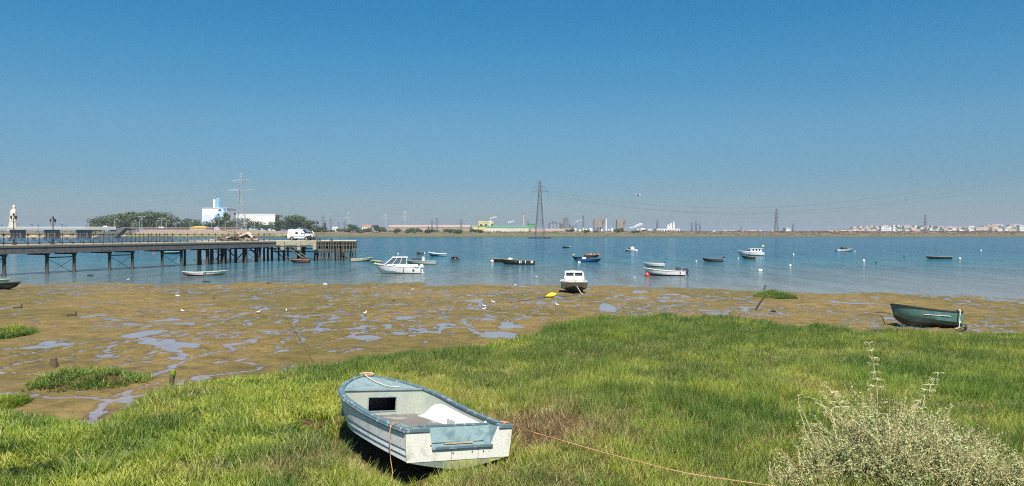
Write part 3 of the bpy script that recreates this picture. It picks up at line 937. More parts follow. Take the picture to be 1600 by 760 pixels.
mb.add([(0.016, NY0, NZ - .003), (wx_, NY0 + .03, NZ + .02), (wx_ + .07, NY0 - .1, ztp - .01), (0.016, NY0 - .1, ztp)], [(0, 1, 2, 3)])
mb.build('splash_well', M('hero_well_blue', (0.17, 0.245, 0.25), 0.6, dirt=(0.08, 0.135, 0.155), scale=5, amount=0.8, lo=0.5, hi=0.62), hero)
mb = MB(); mb.box(wx_ + .085, (NY0 + NY1) / 2 - .02, ztp - .008, 0.05, NY1 - NY0 + .17, 0.022); mb.build('well_rim', HB, hero)
mb = MB(); mb.box(x0 - 0.004, (NY0 + NY1) / 2, NZ + .004, 0.05, NY1 - NY0 + .01, 0.026); mb.build('notch_sill', HB, hero)
mb = MB(); mb.box(0.12, -.05, NZ + .03, 0.03, 0.42, 0.012); mb.build('wear_strip', M('rusty_strip', (0.42, 0.30, 0.18), 0.7), hero)
for (ya, yb) in ((-gT - .02, NY0 - .1), (NY1 + .05, gT + .02)):
    mb = MB(); mb.box(0.02, (ya + yb) / 2, ztp - .006, 0.115, yb - ya, 0.038); mb.build('transom_cap', HB, hero)
    mb = MB(); yy = (ya + yb) / 2; mb.prism([(0.078, ya + .02), (0.078, yb - .01), (0.34, (ya + .04) if ya < 0 else yb - .04), (0.32, (ya + .02) if ya < 0 else (yb - .02))], ztp - .02, ztp + .002); mb.build('quarter_knee', HB, hero)
for y, z in ((0.10, 0.33), (-0.18, 0.335), (-0.35, 0.33), (0.42, .44)):
    mb = MB(); mb.lathe([(0.010, 0), (0.008, 0.005)], 8); o = mb.build('bolt', BLACKP, hero); o.location = (x0 - .003, y, z); o.rotation_euler = (0, R(-90), 0)
for yq in (-0.27, 0.12):
    mb = MB(); mb.box(x0 - .0015, yq, 0.315, 0.004, 0.005, 0.15); mb.build('seam', M('seam_grey', (0.16, 0.15, 0.12), .8), hero)
mb = MB(); mb.box(0.16 * L_, 0.60, hz_(.16) - .06, 0.42, 0.2, 0.03); mb.build('quarter_seat', HBL, hero)
# bow fitting
mb = MB(); mb.box(L_ - 0.07, 0, hz_(1) + .012, 0.06, 0.16, 0.03); mb.build('bow_cleat', M('bow_wood', (.35, .26, .17), .8), hero)

HM = hero.matrix_world.copy()
def hw(x, y, z): return HM @ Vector((x, y, z))
# ropes (things of their own)
def rope(name, label, pts, r, mat, cat='rope', group=None, n=6, sub=6):
    """smooth rope through pts (Catmull-Rom)"""
    P_ = [Vector(p) for p in pts]; out_ = []
    for i in range(len(P_) - 1):
        a, b_, c_, d_ = P_[max(0, i - 1)], P_[i], P_[i + 1], P_[min(len(P_) - 1, i + 2)]
        for k in range(sub):
            t = k / sub
            out_.append(0.5 * ((2 * b_) + (c_ - a) * t + (2 * a - 5 * b_ + 4 * c_ - d_) * t * t + (3 * b_ - a - 3 * c_ + d_) * t ** 3))
    out_.append(P_[-1])
    base = out_[0].copy()
    mb = MB(); mb.poly([p - base for p in out_], r, n)
    o = mb.build(name, mat, None, True); o.location = base
    return tag(o, label, cat, group)
xq = 0.34; yq = hbm(xq / L_)
rope('rope', 'frayed orange rope hanging over the left gunwale of the white and blue boat', [hw(xq + .03, yq - .15, HS - .05), hw(xq + .02, yq - .07, HS + .03), hw(xq, yq + .02, HS + .035), hw(xq, yq + .06, HS - .06), hw(xq - .02, yq + .055, HS - .25), hw(xq, yq + .03, HS - .42), hw(xq - .06, yq + .02, HS - .58), hw(xq - .16, yq + .08, HS - .70)], 0.0048, ORANGE)
rope('rope', 'loose rope end knotted beside the hanging rope on the left gunwale', [hw(xq + .06, yq - .1, HS + .02), hw(xq + .05, yq + .02, HS + .03), hw(xq + .03, yq + .05, HS - .05), hw(xq + .04, yq + .055, HS - .16)], 0.0045, ORANGE)
pe = [hw(0.10, -gT + .02, ztp + .03)]
for px, py, lf in ((835, 677, 0.10), (880, 690, 0.16), (935, 706, 0.16), (1000, 723, 0.16), (1070, 740, .16), (1160, 754, .16), (1290, 772, .14)):
    pe.append(G(px, py, lf) + Vector((0, 0, lf)))
rope('mooring_rope', 'long orange mooring rope running from the boat over the grass to the right', pe, 0.0062, ORANGE)
rope('rope', 'short coil of orange rope tied round the right corner of the transom', [hw(0.02, -gT + .10, ztp + .02), hw(0.16, -gT - .03, ztp + .02), hw(0.22, -gT + .05, ztp + .025), hw(0.10, -gT + .06, ztp + .03), hw(0.05, -gT + .0, ztp + .035)], 0.007, ORANGE)
rope('rope', 'pale rope lying on the foredeck of the white and blue boat', [hw(L_ - .05, .05, hz_(1) + .03), hw(L_ - .14, .05, hz_(.96) + .02), hw(L_ - .32, .04, hz_(.91) + .015), hw(L_ - .55, -.02, hz_(.845) + .015), hw(TB * L_ + .12, -.12, zdk + .05), hw(TB * L_ + .02, -.28, zdk + .04)], 0.009, ROPEW)
rope('rope', 'orange rope turned round the cleat at the bow of the white and blue boat', [hw(L_ - .02, .13, hz_(1) + .02), hw(L_ - .06, .06, hz_(1) + .035), hw(L_ - .05, -.05, hz_(1) + .035), hw(L_ - .09, -.10, hz_(1) + .02)], 0.012, M('salmon_rope', (0.6, 0.36, 0.22), .8, scale=12))
# ================================================================ BOATS (general builder)
def hull_shape(L, B, H, tr=0.85, tm=0.45, p=2.0, q=0.75, sheer=0.18, rake=0.14, chh=0.42, full=0.25):
    def hb(t):
        a = tr + (1 - tr) * math.sin(PI / 2 * min(1, t / tm))
        return B / 2 * a * max(0, 1 - max(0, (t - tm) / (1 - tm)) ** p) ** q
    def top(t): return H * (1 + sheer * max(0, t - 0.25) ** 1.6 * 1.6)
    def pt(t, s):
        g = hb(t); zt = top(t); k = H * 0.45 * max(0, (t - 0.7) / 0.3) ** 2.2
        cz = k + (zt - k) * chh * (0.75 + 0.3 * t); cb = g * (0.90 - full * t * t)
        if s <= .4:
            u = s / .4; y, z = cb * u, k + (cz - k) * u ** 1.3
        else:
            u = (s - .4) / .6; y, z = cb + (g - cb) * u ** .8, cz + (zt - cz) * u
        return (t * L - rake * L * (1 - z / zt) * max(0, (t - .5) / .5) ** 2, y, z)
    return hb, top, pt

def boat(name, label, loc, heading, L, B, H, hullm, gunm, inm, bottom=None, stripe=None, deck=0.0, thw=(0.25, 0.55), draft=0.12, heel=0, trim=0,
         cat='boat', group=None, shape=None, floor=None, bottom_s=0.25, gun_r=0.03, detail=18):
    """heading: angle of the bow from +X. returns the Empty; local x from the transom, z up from the keel"""
    root = thing(name, label, cat, (loc[0], loc[1], loc[2] - draft), 0, group)
    hb, top, pt = hull_shape(L, B, H, **(shape or {}))
    c, s = math.cos(heading), math.sin(heading)
    root.rotation_euler = (heel, -trim, heading)
    mid = Vector((L / 2 * c, L / 2 * s, 0)); root.location = Vector(root.location) - mid
    if trim: root.location.z -= L / 2 * math.sin(trim)
    tt = [i / detail for i in range(detail)] + [0.97, 0.99, 1.0]
    S = [0, .12, .25, .4, .55, .7, .85, 1.0]
    mats = [hullm, bottom or hullm, stripe or hullm]
    mb = MB()
    for side in (1, -1):
        rows = []
        for t in tt:
            r = []
            for q in S:
                x, y, z = pt(t, q); r.append((x, side * y, z))
            rows.append(r if side < 0 else r[::-1])
        def mf(i, k, side=side):
            kk = k if side < 0 else len(S) - 2 - k
            v = S[kk] + .01
            return 1 if v < bottom_s else (2 if (stripe and v > .7 and v < .85) else 0)
        mb.loft(rows, mf=mf)
    # transom
    sec = [pt(0, q) for q in S]
    outl = [(-y, z) for x, y, z in sec][::-1] + [(y, z) for x, y, z in sec[1:]]
    mb.add([(0, y, z) for y, z in outl], [tuple(range(len(outl)))], 0)
    mb.build('hull', mats, root, True)
    # lining
    fl = floor if floor is not None else H * 0.38
    mb = MB(); t1 = 1 - deck if deck else 0.95
    ti = [0.015 + (t1 - 0.015) * i / 14 for i in range(15)]
    def inner(t, z):
        prev = pt(t, 0.0)
        for k in range(1, 41):
            cur = pt(t, k / 40)
            if cur[2] >= z: return (cur[0] - .01 * t, max(0.0, prev[1] - .028), z)
            prev = cur
        return (cur[0], max(0.0, cur[1] - .03), z)
    flo = [[], []]
    for side in (1, -1):
        rows = []
        for t in ti:
            f0 = max(fl, pt(t, 0.0)[2] + .04); zt = top(t) - .006
            f0 = min(f0, zt - .02)
            row = []
            for q in (0, .33, .66, 1.0):
                x, y, z = inner(t, f0 + (zt - f0) * q); row.append((x, side * y, z))
            rows.append(row); flo[0 if side > 0 else 1].append(row[0])
        mb.loft(rows)
    mb.loft([[flo[1][i], flo[0][i]] for i in range(len(ti))])
    mb.add([(0.03, -hb(0) + .03, fl), (0.03, hb(0) - .03, fl), (0.03, hb(0) - .03, H - .005), (0.03, -hb(0) + .03, H - .005)], [(0, 1, 2, 3)])
    mb.build('lining', inm, root)
    mb = MB()
    for side in (1, -1):
        rows = []
        for t in tt:
            g = hb(t); z = top(t)
            rows.append([(t * L, side * max(0, g - gun_r * 1.6), z - .01), (t * L, side * max(0, g - gun_r * 1.6), z + .012), (t * L, side * (g + gun_r * .5), z + .010), (t * L, side * (g + gun_r * .5), z - gun_r * 1.3), (t * L, side * g, z - gun_r * 1.3)])
        mb.loft(rows)
    mb.box(0.0, 0, H + .002, gun_r * 2, 2 * hb(0), .026)
    mb.build('gunwale', gunm, root)
    for t in thw:
        mb = MB(); mb.box(t * L, 0, H * .78, max(.16, L * .06), 2 * hb(t) - .07, .03); mb.build('thwart', inm, root)
    if deck:
        mb = MB(); rows = []
        for t in [1 - deck + (deck - .01) * i / 8 for i in range(9)]:
            g = max(.003, hb(t) - .01)
            rows.append([(t * L, -g + 2 * g * j / 6, top(t) - .004 + .05 * B * (1 - (j / 3 - 1) ** 2) * min(1, hb(t) / (B / 2))) for j in range(7)])
        mb.loft(rows)
        t = 1 - deck; g = hb(t) - .01
        mb.add([(t * L, -g, fl), (t * L, g, fl), (t * L, g, top(t)), (t * L, 0, top(t) + .05 * B), (t * L, -g, top(t))], [(0, 1, 2, 3, 4)])
        mb.build('foredeck', hullm if not isinstance(deck, tuple) else inm, root, True)
    root['hullfn'] = 0
    del root['hullfn']
    return root, hb, top

def outboard(root, x, y, z, mat=BLACKP, s=1.0, tilt=0.0):
    mb = MB()
    mb.lathe([(0.10 * s, 0), (0.16 * s, 0.05 * s), (0.17 * s, 0.2 * s), (0.15 * s, 0.32 * s), (0.08 * s, 0.38 * s), (0.01, 0.39 * s)], 10, (0, 0, 0.05 * s), sx=1.35)
    o = mb.build('outboard_motor', mat, root, True)
    leg = MB(); leg.box(0, 0, -0.18 * s, 0.12 * s, 0.06 * s, 0.55 * s, taper=.9); leg.box(-0.02, 0, -0.45 * s, 0.30 * s, 0.07 * s, 0.06 * s)
    l = leg.build('motor_leg', mat, o)
    o.location = (x, y, z); o.rotation_euler = (0, tilt, 0)
    return o

def W2(px, py): return W(px, py)
D = R
# --- the cabin motorboat nearest the pier
p = W2(620, 427.5)
r, hb, top = boat('motorboat', 'white cabin motorboat with hardtop wheelhouse floating right of the pier', p, R(188), 5.0, 1.95, 0.93, WHITE2, WHITE2, WHITE, bottom=M('navy_bottom', (.03, .04, .06), .5), deck=0.5, draft=.22, thw=(.1,), shape=dict(sheer=.45, tm=.4, rake=.2), bottom_s=.12)
mb = MB()   # cuddy
rows = []
for x, wd, z in ((2.15, .74, 1.30), (2.9, .70, 1.30), (3.6, .56, 1.26), (4.3, .28, 1.20)):
    zb = top(x / 5.0) - .02
    rows.append([(x, -wd - .1, zb), (x, -wd, z - .06), (x, -wd * .6, z), (x, wd * .6, z), (x, wd, z - .06), (x, wd + .1, zb)])
mb.loft(rows); mb.build('cuddy', WHITE2, r, True)
def cabin(r, x0, x1, wd, z0, z1, rakef, raker, nwin, roofm=WHITE2, over=.12, post=.05, glassm=GLASS, roof_t=.05):
    """wheelhouse: roof, corner posts and panes"""
    mb = MB(); rl = MB()
    a0, a1 = x0 + raker, x1 - rakef
    rows = []
    for i in range(5):
        x = a0 - over + (a1 - a0 + 2 * over) * i / 4; e = wd * (.92 if i in (0, 4) else 1.0)
        rows.append([(x, -e, z1), (x, -e * .9, z1 + roof_t), (x, 0, z1 + roof_t * 1.5), (x, e * .9, z1 + roof_t), (x, e, z1)])
    mb.loft(rows)
    mb.add([q for q in (rows[0][0], rows[0][-1], rows[-1][-1], rows[-1][0])], [(0, 1, 2, 3)])
    for rr in (rows[0], rows[-1]): mb.add(rr, [(0, 1, 2, 3, 4)])
    mb.build('cabin_roof', roofm, r, True)
    w0 = wd * .98; w1 = wd * .9
    xs0 = [x0 + (x1 - x0) * i / nwin for i in range(nwin + 1)]; xs1 = [a0 + (a1 - a0) * i / nwin for i in range(nwin + 1)]
    for side in (1, -1):
        for i in range(nwin + 1):
            mb = MB(); mb.tube((xs0[i], side * w0, z0), (xs1[i], side * w1, z1), post * .6, n=5); mb.build('cabin_post', roofm, r)
        for i in range(nwin):
            mb = MB(); e = .012
            mb.add([(xs0[i], side * (w0 - e), z0), (xs0[i + 1], side * (w0 - e), z0), (xs1[i + 1], side * (w1 - e), z1), (xs1[i], side * (w1 - e), z1)], [(0, 1, 2, 3)])
            mb.build('window', glassm, r)
    for yy in (-w0 * .02,):
        mb = MB(); mb.tube((x1, 0, z0), (a1, 0, z1), post * .6, n=5); mb.build('cabin_post', roofm, r)
    for sg in (1, -1):
        mb = MB(); mb.add([(x1 - .01, 0, z0), (x1 - .01, sg * w0, z0), (a1 - .01, sg * w1, z1), (a1 - .01, 0, z1)], [(0, 1, 2, 3)]); mb.build('windscreen', glassm, r)
cabin(r, 1.45, 3.75, .74, 1.22, 1.95, .85, .0, 3, glassm=M('tinted_glass', (.07, .10, .12), .1))
mb = MB(); mb.box(2.5, 0, 1.10, 2.1, 1.44, .30); mb.build('cabin_side', WHITE2, r)
for side in (1, -1):
    mb = MB(); mb.box(0.95, side * .80, 1.05, 1.5, .28, .26, taper=.92); mb.build('cockpit_coaming', WHITE2, r)
    mb = MB(); mb.box(.75, side * (hb(.15) + .012), .62, .22, .02, .12); mb.build('port_vent', BLACKP, r)
    mb = MB(); mb.box(1.8, side * (hb(.36) + .01), .5, .07, .03, .6); mb.build('fender_strap', BLACKP, r)
    mb = MB(); mb.lathe([(.02, 0), (.05, .02), (.05, .04), (.01, .05)], 8, sx=3.4); o = mb.build('porthole', BLACKP, r); o.location = (2.75, side * .765, 1.14); o.rotation_euler = (R(90) * (-side), 0, 0)
mb = MB(); mb.lathe([(.05, -.1), (.13, -.04), (.13, .05), (.04, .1)], 10, (0, 0, 0), sx=1.5); o = mb.build('red_fender', REDP, r); o.location = (4.0, .35, 1.18)
outboard(r, -.18, 0, .75, WHITE2, 1.0, R(10))
rl = MB(); rl.poly([(4.85, .1, 1.28), (4.6, .3, 1.52), (3.7, .72, 1.46), (3.3, .82, 1.4)], .012, 4); rl.poly([(4.85, -.1, 1.28), (4.6, -.3, 1.52), (3.7, -.72, 1.46), (3.3, -.82, 1.4)], .012, 4); rl.build('pulpit_rail', STEEL, r)
# --- grey-white boat with a black engine box behind it
p = W2(657, 413); r, hb, top = boat('fishing_boat', 'grey-white open boat with a white steering box floating behind the cabin motorboat', p, R(184), 4.3, 1.6, .62, M('grey_white_paint', (.42, .45, .42), .5, dirt=(.2, .22, .2), scale=3), M('pale_green_trim', (.35, .45, .38), .5), M('grey_inside', (.2, .2, .19), .7), bottom=NAVY, draft=.14, thw=(.3,), bottom_s=.3)
mb = MB(); mb.box(1.75, 0, .86, .34, .6, .62, taper=.85); mb.build('console', WHITE2, r)
mb = MB(); mb.box(2.75, 0, .80, 1.4, .9, .32, taper=.85); mb.build('black_cover', BLACKP, r)
# --- pale blue-white inflatable
p = W2(683, 400.5); r, hb, top = boat('inflatable_boat', 'pale blue and white inflatable boat right of the pier with its bow to the left', p, R(186), 3.4, 1.5, .62, M('inflatable_grey', (.40, .50, .56), .5), M('inflatable_top', (.62, .72, .74), .4), M('grey_inside2', (.3, .34, .36), .7), bottom=NAVY, draft=.10, gun_r=.11, thw=(.4,), bottom_s=.3, shape=dict(sheer=.5, tr=.95))
mb = MB(); mb.tube((.3, 0, .6), (.25, 0, .95), .025); mb.build('tiller_post', STEEL, r)
# --- dark raft
p = W2(711, 407); t = thing('raft', 'small dark raft piled with black tyres floating right of the inflatable boat', 'raft', p)
mb = MB(); mb.box(0, 0, .12, 1.5, 1.0, .24, taper=.96); mb.build('raft_deck', M('dark_wood', (.04, .035, .03), .8), t)
def torus(R0, r0, n=14, k=7):
    mb = MB(); rows = []
    for i in range(n):
        a = 2 * PI * i / n
        rows.append([((R0 + r0 * math.cos(b)) * math.cos(a), (R0 + r0 * math.cos(b)) * math.sin(a), r0 * math.sin(b)) for b in [2 * PI * j / k for j in range(k)]])
    rows.append(rows[0]); mb.loft(rows, close=True); return mb
ty = torus(.24, .10).build('tyre', BLACKP, t, True); ty.location = (-.35, 0, .38); ty.rotation_euler = (.4, .2, 0)
for l in ((.25, .1, .36), (.0, -.2, .50)):
    share(ty, 'tyre', t, l)
mb = MB(); mb.box(.1, -.45, .3, .2, .1, .12); mb.build('float_block', M('dull_yellow', (.4, .33, .05), .6), t)
# --- little brown tub
p = W2(656, 397); r, hb, top = boat('dinghy', 'tiny brown dinghy far out left of the inflatable boat', p, R(180), 1.5, .9, .42, WOODP, WOODP, WOODP, thw=(.5,), draft=.05, detail=8)
mb = MB(); mb.lathe([(.02, 0), (.14, .06), (.15, .16), (.08, .25), (.01, .28)], 10); o = mb.build('buoy', WHITE2, None, True); o.location = W2(662.5, 396.5) + Vector((0.1, 0, -.05)); tag(o, 'white mooring buoy touching the tiny brown dinghy', 'buoy', None)
# --- boats by the end of the pier
p = W2(566, 408.5); r, hb, top = boat('rowing_boat', 'cream and brown rowing boat moored at the outer end of the timber pier', p, R(3), 3.3, 1.4, .5, CREAM, M('cream_trim', (.6, .58, .45), .5), WOODP, bottom=M('brown_bottom', (.12, .07, .04), .7), draft=.1, bottom_s=.3, shape=dict(sheer=.5))
p = W2(587, 410.5); r, hb, top = boat('dinghy', 'small yellow dinghy floating left of the cabin motorboat', p, R(178), 1.7, .9, .34, M('yellow_green', (.42, .40, .10), .5), M('yellow_trim', (.55, .52, .15), .5), WOODP, draft=.06, detail=10)
p = W2(468, 410.5); r, hb, top = boat('rowing_boat', 'red-brown rowing boat tied up among the piles under the pier', p, R(184), 2.9, 1.3, .5, M('red_brown', (.22, .05, .035), .6, dirt=(.09, .03, .02)), M('pinkish_trim', (.42, .22, .16), .6), M('red_inside', (.3, .12, .08), .6), draft=.08)
p = W2(333, 430); r, hb, top = boat('rowing_boat', 'white rowing boat with green inside floating on the shallows before the pier', p, R(2), 2.75, 1.3, .44, WHITE, WHITE, M('turquoise_inside', (.06, .34, .25), .5), bottom=M('dirty_bottom', (.35, .33, .22), .7), draft=.08, thw=(.35, .65), bottom_s=.3, shape=dict(sheer=.3))
p = W2(304, 431); r, hb, top = boat('rowing_boat', 'white rowing boat with a rusty red bottom overlapping the green-lined one', p + Vector((0, -.4, 0)), R(184), 2.3, 1.15, .42, WHITE, WHITE, M('turquoise_inside', (.06, .34, .25), .5), bottom=M('rust_bottom', (.28, .06, .04), .7), draft=.06, bottom_s=.5, shape=dict(sheer=.3))
# --- under and left of the pier
p = W2(268, 397); r, hb, top = boat('rowing_boat', 'green rowing boat seen between the last iron columns under the walkway', p, R(2), 4.4, 1.5, .55, M('green_paint', (.05, .20, .12), .5), M('pale_trim', (.4, .5, .42), .5), WOODP, draft=.1)
mb = MB(); mb.lathe([(.03, 0), (.24, .1), (.28, .26), (.2, .44), (.02, .5)], 10); o = mb.build('buoy', WHITE2, None, True); o.location = p + Vector((1.3, .2, .45)); tag(o, 'white ball buoy lying in the green rowing boat under the walkway', 'buoy')
p = W2(139, 394.5); boat('rowing_boat', 'long low white boat seen under the walkway between the iron columns', p, R(180), 4.0, 1.5, .42, WHITE, WHITE, WOODP, draft=.1)
p = G(-14, 453); r, hb, top = boat('rowing_boat', 'black rowing boat on the mud at the left edge of the picture', p, R(4), 4.2, 1.4, .52, M('tarred_black', (.02, .022, .025), .5), M('dark_green_trim', (.05, .09, .07), .5), WOODP, draft=.03)
p = G(-14, 446); r, hb, top = boat('rowing_boat', 'light green boat just behind the black rowing boat at the left edge', p, R(5), 3.0, 1.4, .45, M('mint_paint', (.25, .42, .28), .5), M('mint_trim', (.35, .55, .38), .5), WOODP, draft=.0)
# --- the pair of work boats in the middle
p = W2(785, 409.5); r, hb, top = boat('work_boat', 'brown open work boat moored behind the black striped one', p, R(184), 3.9, 1.5, .55, M('brown_boat', (.10, .06, .035), .6), M('tan_trim', (.35, .28, .18), .6), WOODP, draft=.1)
mb = MB(); mb.lathe([(.03, 0), (.26, .1), (.30, .24), (.2, .42), (.02, .46)], 10); o = mb.build('buoy', WHITE2, None, True); o.location = W2(769, 409.5) + Vector((0, -.3, -.1)); tag(o, 'white ball buoy at the bow of the brown work boat', 'buoy')
p = W2(808, 413.5); r, hb, top = boat('work_boat', 'black open work boat with white upright stripes on its side', p, R(182), 4.9, 1.7, .72, M('black_green', (.03, .04, .04), .5), M('olive_trim', (.2, .2, .13), .6), WOODP, bottom=BLACKP, draft=.14, shape=dict(sheer=.3, tr=.92))
for x in (.35, .55, 1.35, 1.95, 2.15):
    mb = MB(); mb.box(x, hb(x / 4.9) + .004, .52, .11, .03, .36); mb.build('white_stripe', WHITE2, r)
mb = MB(); mb.lathe([(.32, 0), (.36, .1), (.30, .24), (.1, .32), (.01, .33)], 12, (3.4, -.2, .75)); mb.build('white_hatch', WHITE2, r, True)
# --- blue boat group
p = W2(921, 409.5); r, hb, top = boat('motorboat', 'blue open boat with a black motor at the left of the orange-topped skiff', p, R(2), 3.7, 1.5, .55, M('deep_blue', (.02, .10, .30), .4), M('blue_trim', (.05, .14, .26), .5), M('dark_inside', (.1, .12, .13), .6), bottom=BLACKP, draft=.1, bottom_s=.3)
mb = MB(); mb.box(1.0, -.1, .68, .6, .5, .28); mb.build('engine_cover', WHITE, r)
p = W2(908, 406.5); r, hb, top = boat('motorboat', 'dark green boat behind the blue one with its motor tilted up', p, R(178), 2.9, 1.4, .55, M('bottle_green', (.03, .08, .07), .5), BLACKP, M('dark_inside', (.1, .12, .13), .6), draft=.1)
outboard(r, 2.75, 0, .72, M('olive_cowl', (.3, .34, .2), .5), .9, R(-20))
p = W2(925, 402); r, hb, top = boat('skiff', 'brown skiff with orange gear aboard behind the blue open boat', p, R(3), 2.8, 1.3, .5, M('brown_boat', (.10, .06, .035), .6), M('brick_trim', (.35, .14, .07), .6), WOODP, draft=.08)
for x, c_ in ((2.5, (.75, .20, .03)), (1.8, (.5, .25, .12)), (1.1, (.45, .4, .36)), (.5, (.5, .12, .06))):
    mb = MB(); mb.box(x, 0, .58, .3, .5, .26, rz=.3, taper=.7); mb.build('gear_bundle', M('gear%d' % int(x * 10), c_, .7), r)
def buoy(px, py, d, mat, label, shape=0):
    mb = MB()
    if shape == 0: mb.lathe([(.08 * d, -.15 * d), (.36 * d, 0), (.5 * d, .3 * d), (.42 * d, .62 * d), (.15 * d, .85 * d), (.05 * d, .95 * d)], 12)
    else:
        mb.lathe([(.05, -.5 * d), (.32 * d, -.42 * d), (.36 * d, 0), (.32 * d, .42 * d), (.05, .5 * d)], 10)
        mb.v = [(z, y, x + .2 * d) for x, y, z in mb.v]
    o = mb.build('buoy', mat, None, True); o.location = W2(px, py) - Vector((0, 0, .12 * d)); tag(o, label, 'buoy')
    return o
buoy(905, 411, .45, CREAM, 'cream buoy floating in front of the blue open boat', 1)
# --- far out
p = W2(884, 387.5); r, hb, top = boat('rowing_boat', 'dark rowing boat far out in midstream with a white float at its stern', p, R(182), 2.6, 1.2, .45, M('black_green', (.03, .04, .04), .5), M('olive_trim', (.2, .2, .13), .6), WOODP, draft=.08)
buoy(890, 387.3, .6, WHITE2, 'white float at the stern of the dark midstream rowing boat')
p = W2(985, 392.5); r, hb, top = boat('motorboat', 'small white motorboat with a round white cuddy far out in midstream', p, R(182), 3.0, 1.4, .5, WHITE2, WHITE2, BLACKP, bottom=BLACKP, deck=.4, draft=.1, bottom_s=.3)
mb = MB(); mb.lathe([(.5, 0), (.52, .3), (.42, .55), (.2, .68), (.01, .7)], 12, (1.0, 0, .45)); mb.build('cuddy', WHITE2, r, True)
mb = MB(); mb.box(1.75, 0, .62, .5, .7, .35); mb.build('black_cover', BLACKP, r)
buoy(995, 392.6, .45, WHITE2, 'white mooring buoy just right of the small midstream motorboat')
p = W2(1021, 417); r, hb, top = boat('dinghy', 'white dinghy moored just behind the white motorboat with the dark outboard', p, R(181), 2.7, 1.3, .52, WHITE, WHITE2, WHITE, bottom=CREAM, draft=.08, shape=dict(sheer=.15, tr=.92))
outboard(r, -.1, 0, .5, BLACKP, .5)
p = W2(1037, 431); r, hb, top = boat('motorboat', 'white open motorboat with its dark blue outboard and a red buoy at the bow', p, R(180), 4.2, 1.6, .60, WHITE2, WHITE2, M('cream_inside', (.55, .5, .38), .5), bottom=M('grey_bottom', (.12, .12, .11), .6), draft=.1, bottom_s=.38, shape=dict(sheer=.55, tr=.9), thw=(.3,))
outboard(r, -.28, 0, .35, NAVY, 1.25, R(25))
mb = MB(); mb.box(.6, 0, .78, .5, .45, .30, taper=.8); mb.build('motor_cover', NAVY, r)
mb = MB(); mb.box(.55, hb(.2) + .01, .42, .1, .03, .2); mb.build('hull_mark', REDP, r)
buoy(1011.5, 432, .50, REDP, 'red ball buoy at the bow of the white motorboat with the dark outboard')
p = W2(1113, 409); r, hb, top = boat('motorboat', 'dark grey boat with its motor tilted up in the middle of the river', p, R(181), 3.2, 1.45, .52, M('dark_grey_hull', (.09, .085, .08), .6), M('grey_trim', (.2, .19, .18), .6), BLACKP, bottom=BLACKP, draft=.08, shape=dict(sheer=.3))
outboard(r, -.05, 0, .62, BLACKP, .75, R(-50))
p = W2(1172, 399.5); r, hb, top = boat('cabin_cruiser', 'white cabin cruiser moored in midstream behind a small brown boat', p, R(182), 5.1, 2.0, .80, WHITE2, WHITE2, WHITE, bottom=M('navy_bottom', (.03, .04, .06), .5), deck=.45, draft=.15, bottom_s=.2, shape=dict(sheer=.4))
mb = MB(); mb.box(1.55, 0, 1.12, 2.3, 1.3, .72, taper=.9); mb.build('cabin_side', WHITE2, r)
for x in (.9, 1.5, 2.1):
    for sg in (1, -1):
        mb = MB(); mb.box(x, sg * .63, 1.2, .36, .03, .26); mb.build('window', GLASS, r)
mb = MB(); mb.box(1.5, 0, 1.51, 2.5, 1.4, .06); mb.build('cabin_roof', WHITE2, r)
mb = MB(); mb.box(2.95, 0, .98, .6, 1.0, .34, taper=.6); mb.build('windscreen', GLASS, r)
mb = MB(); mb.tube((1.2, 0, 1.5), (1.2, 0, 2.0), .02); mb.tube((.1, .3, .8), (.1, .3, 1.8), .02); mb.build('mast', STEEL, r)
mb = MB(); mb.lathe([(.02, 0), (.22, .1), (.25, .22), (.16, .4), (.01, .45)], 10); o = mb.build('fender_ball', M('yellow_ball', (.6, .55, .2), .5), r, True); o.location = (.1, .3, 1.75)
p = W2(1169, 404.5); r, hb, top = boat('rowing_boat', 'small brown rowing boat lying in front of the midstream cabin cruiser', p, R(181), 2.3, 1.2, .5, M('dark_brown_hull', (.07, .06, .05), .6), M('tan_trim', (.35, .28, .18), .6), WOODP, draft=.08, shape=dict(sheer=.4))
p = W2(1320, 393); r, hb, top = boat('motorboat', 'white motorboat with a dark low cabin alone on the right half of the river', p, R(0), 4.0, 1.6, .55, WHITE2, WHITE2, WHITE, bottom=NAVY, deck=.35, draft=.1, shape=dict(sheer=.3))
cabin(r, 1.2, 2.4, .55, .6, 1.05, .35, .1, 2, roofm=M('dark_roof', (.12, .12, .13), .5))
p = W2(1466, 404.5); r, hb, top = boat('punt', 'long flat dark punt with a pale rim on the right of the river', p, R(180), 4.3, 1.3, .48, M('dark_green_hull', (.02, .05, .05), .5), M('pale_rim', (.42, .36, .26), .6), WOODP, draft=.07, thw=(.2, .45, .7), shape=dict(sheer=.12, tr=.9, rake=.06))
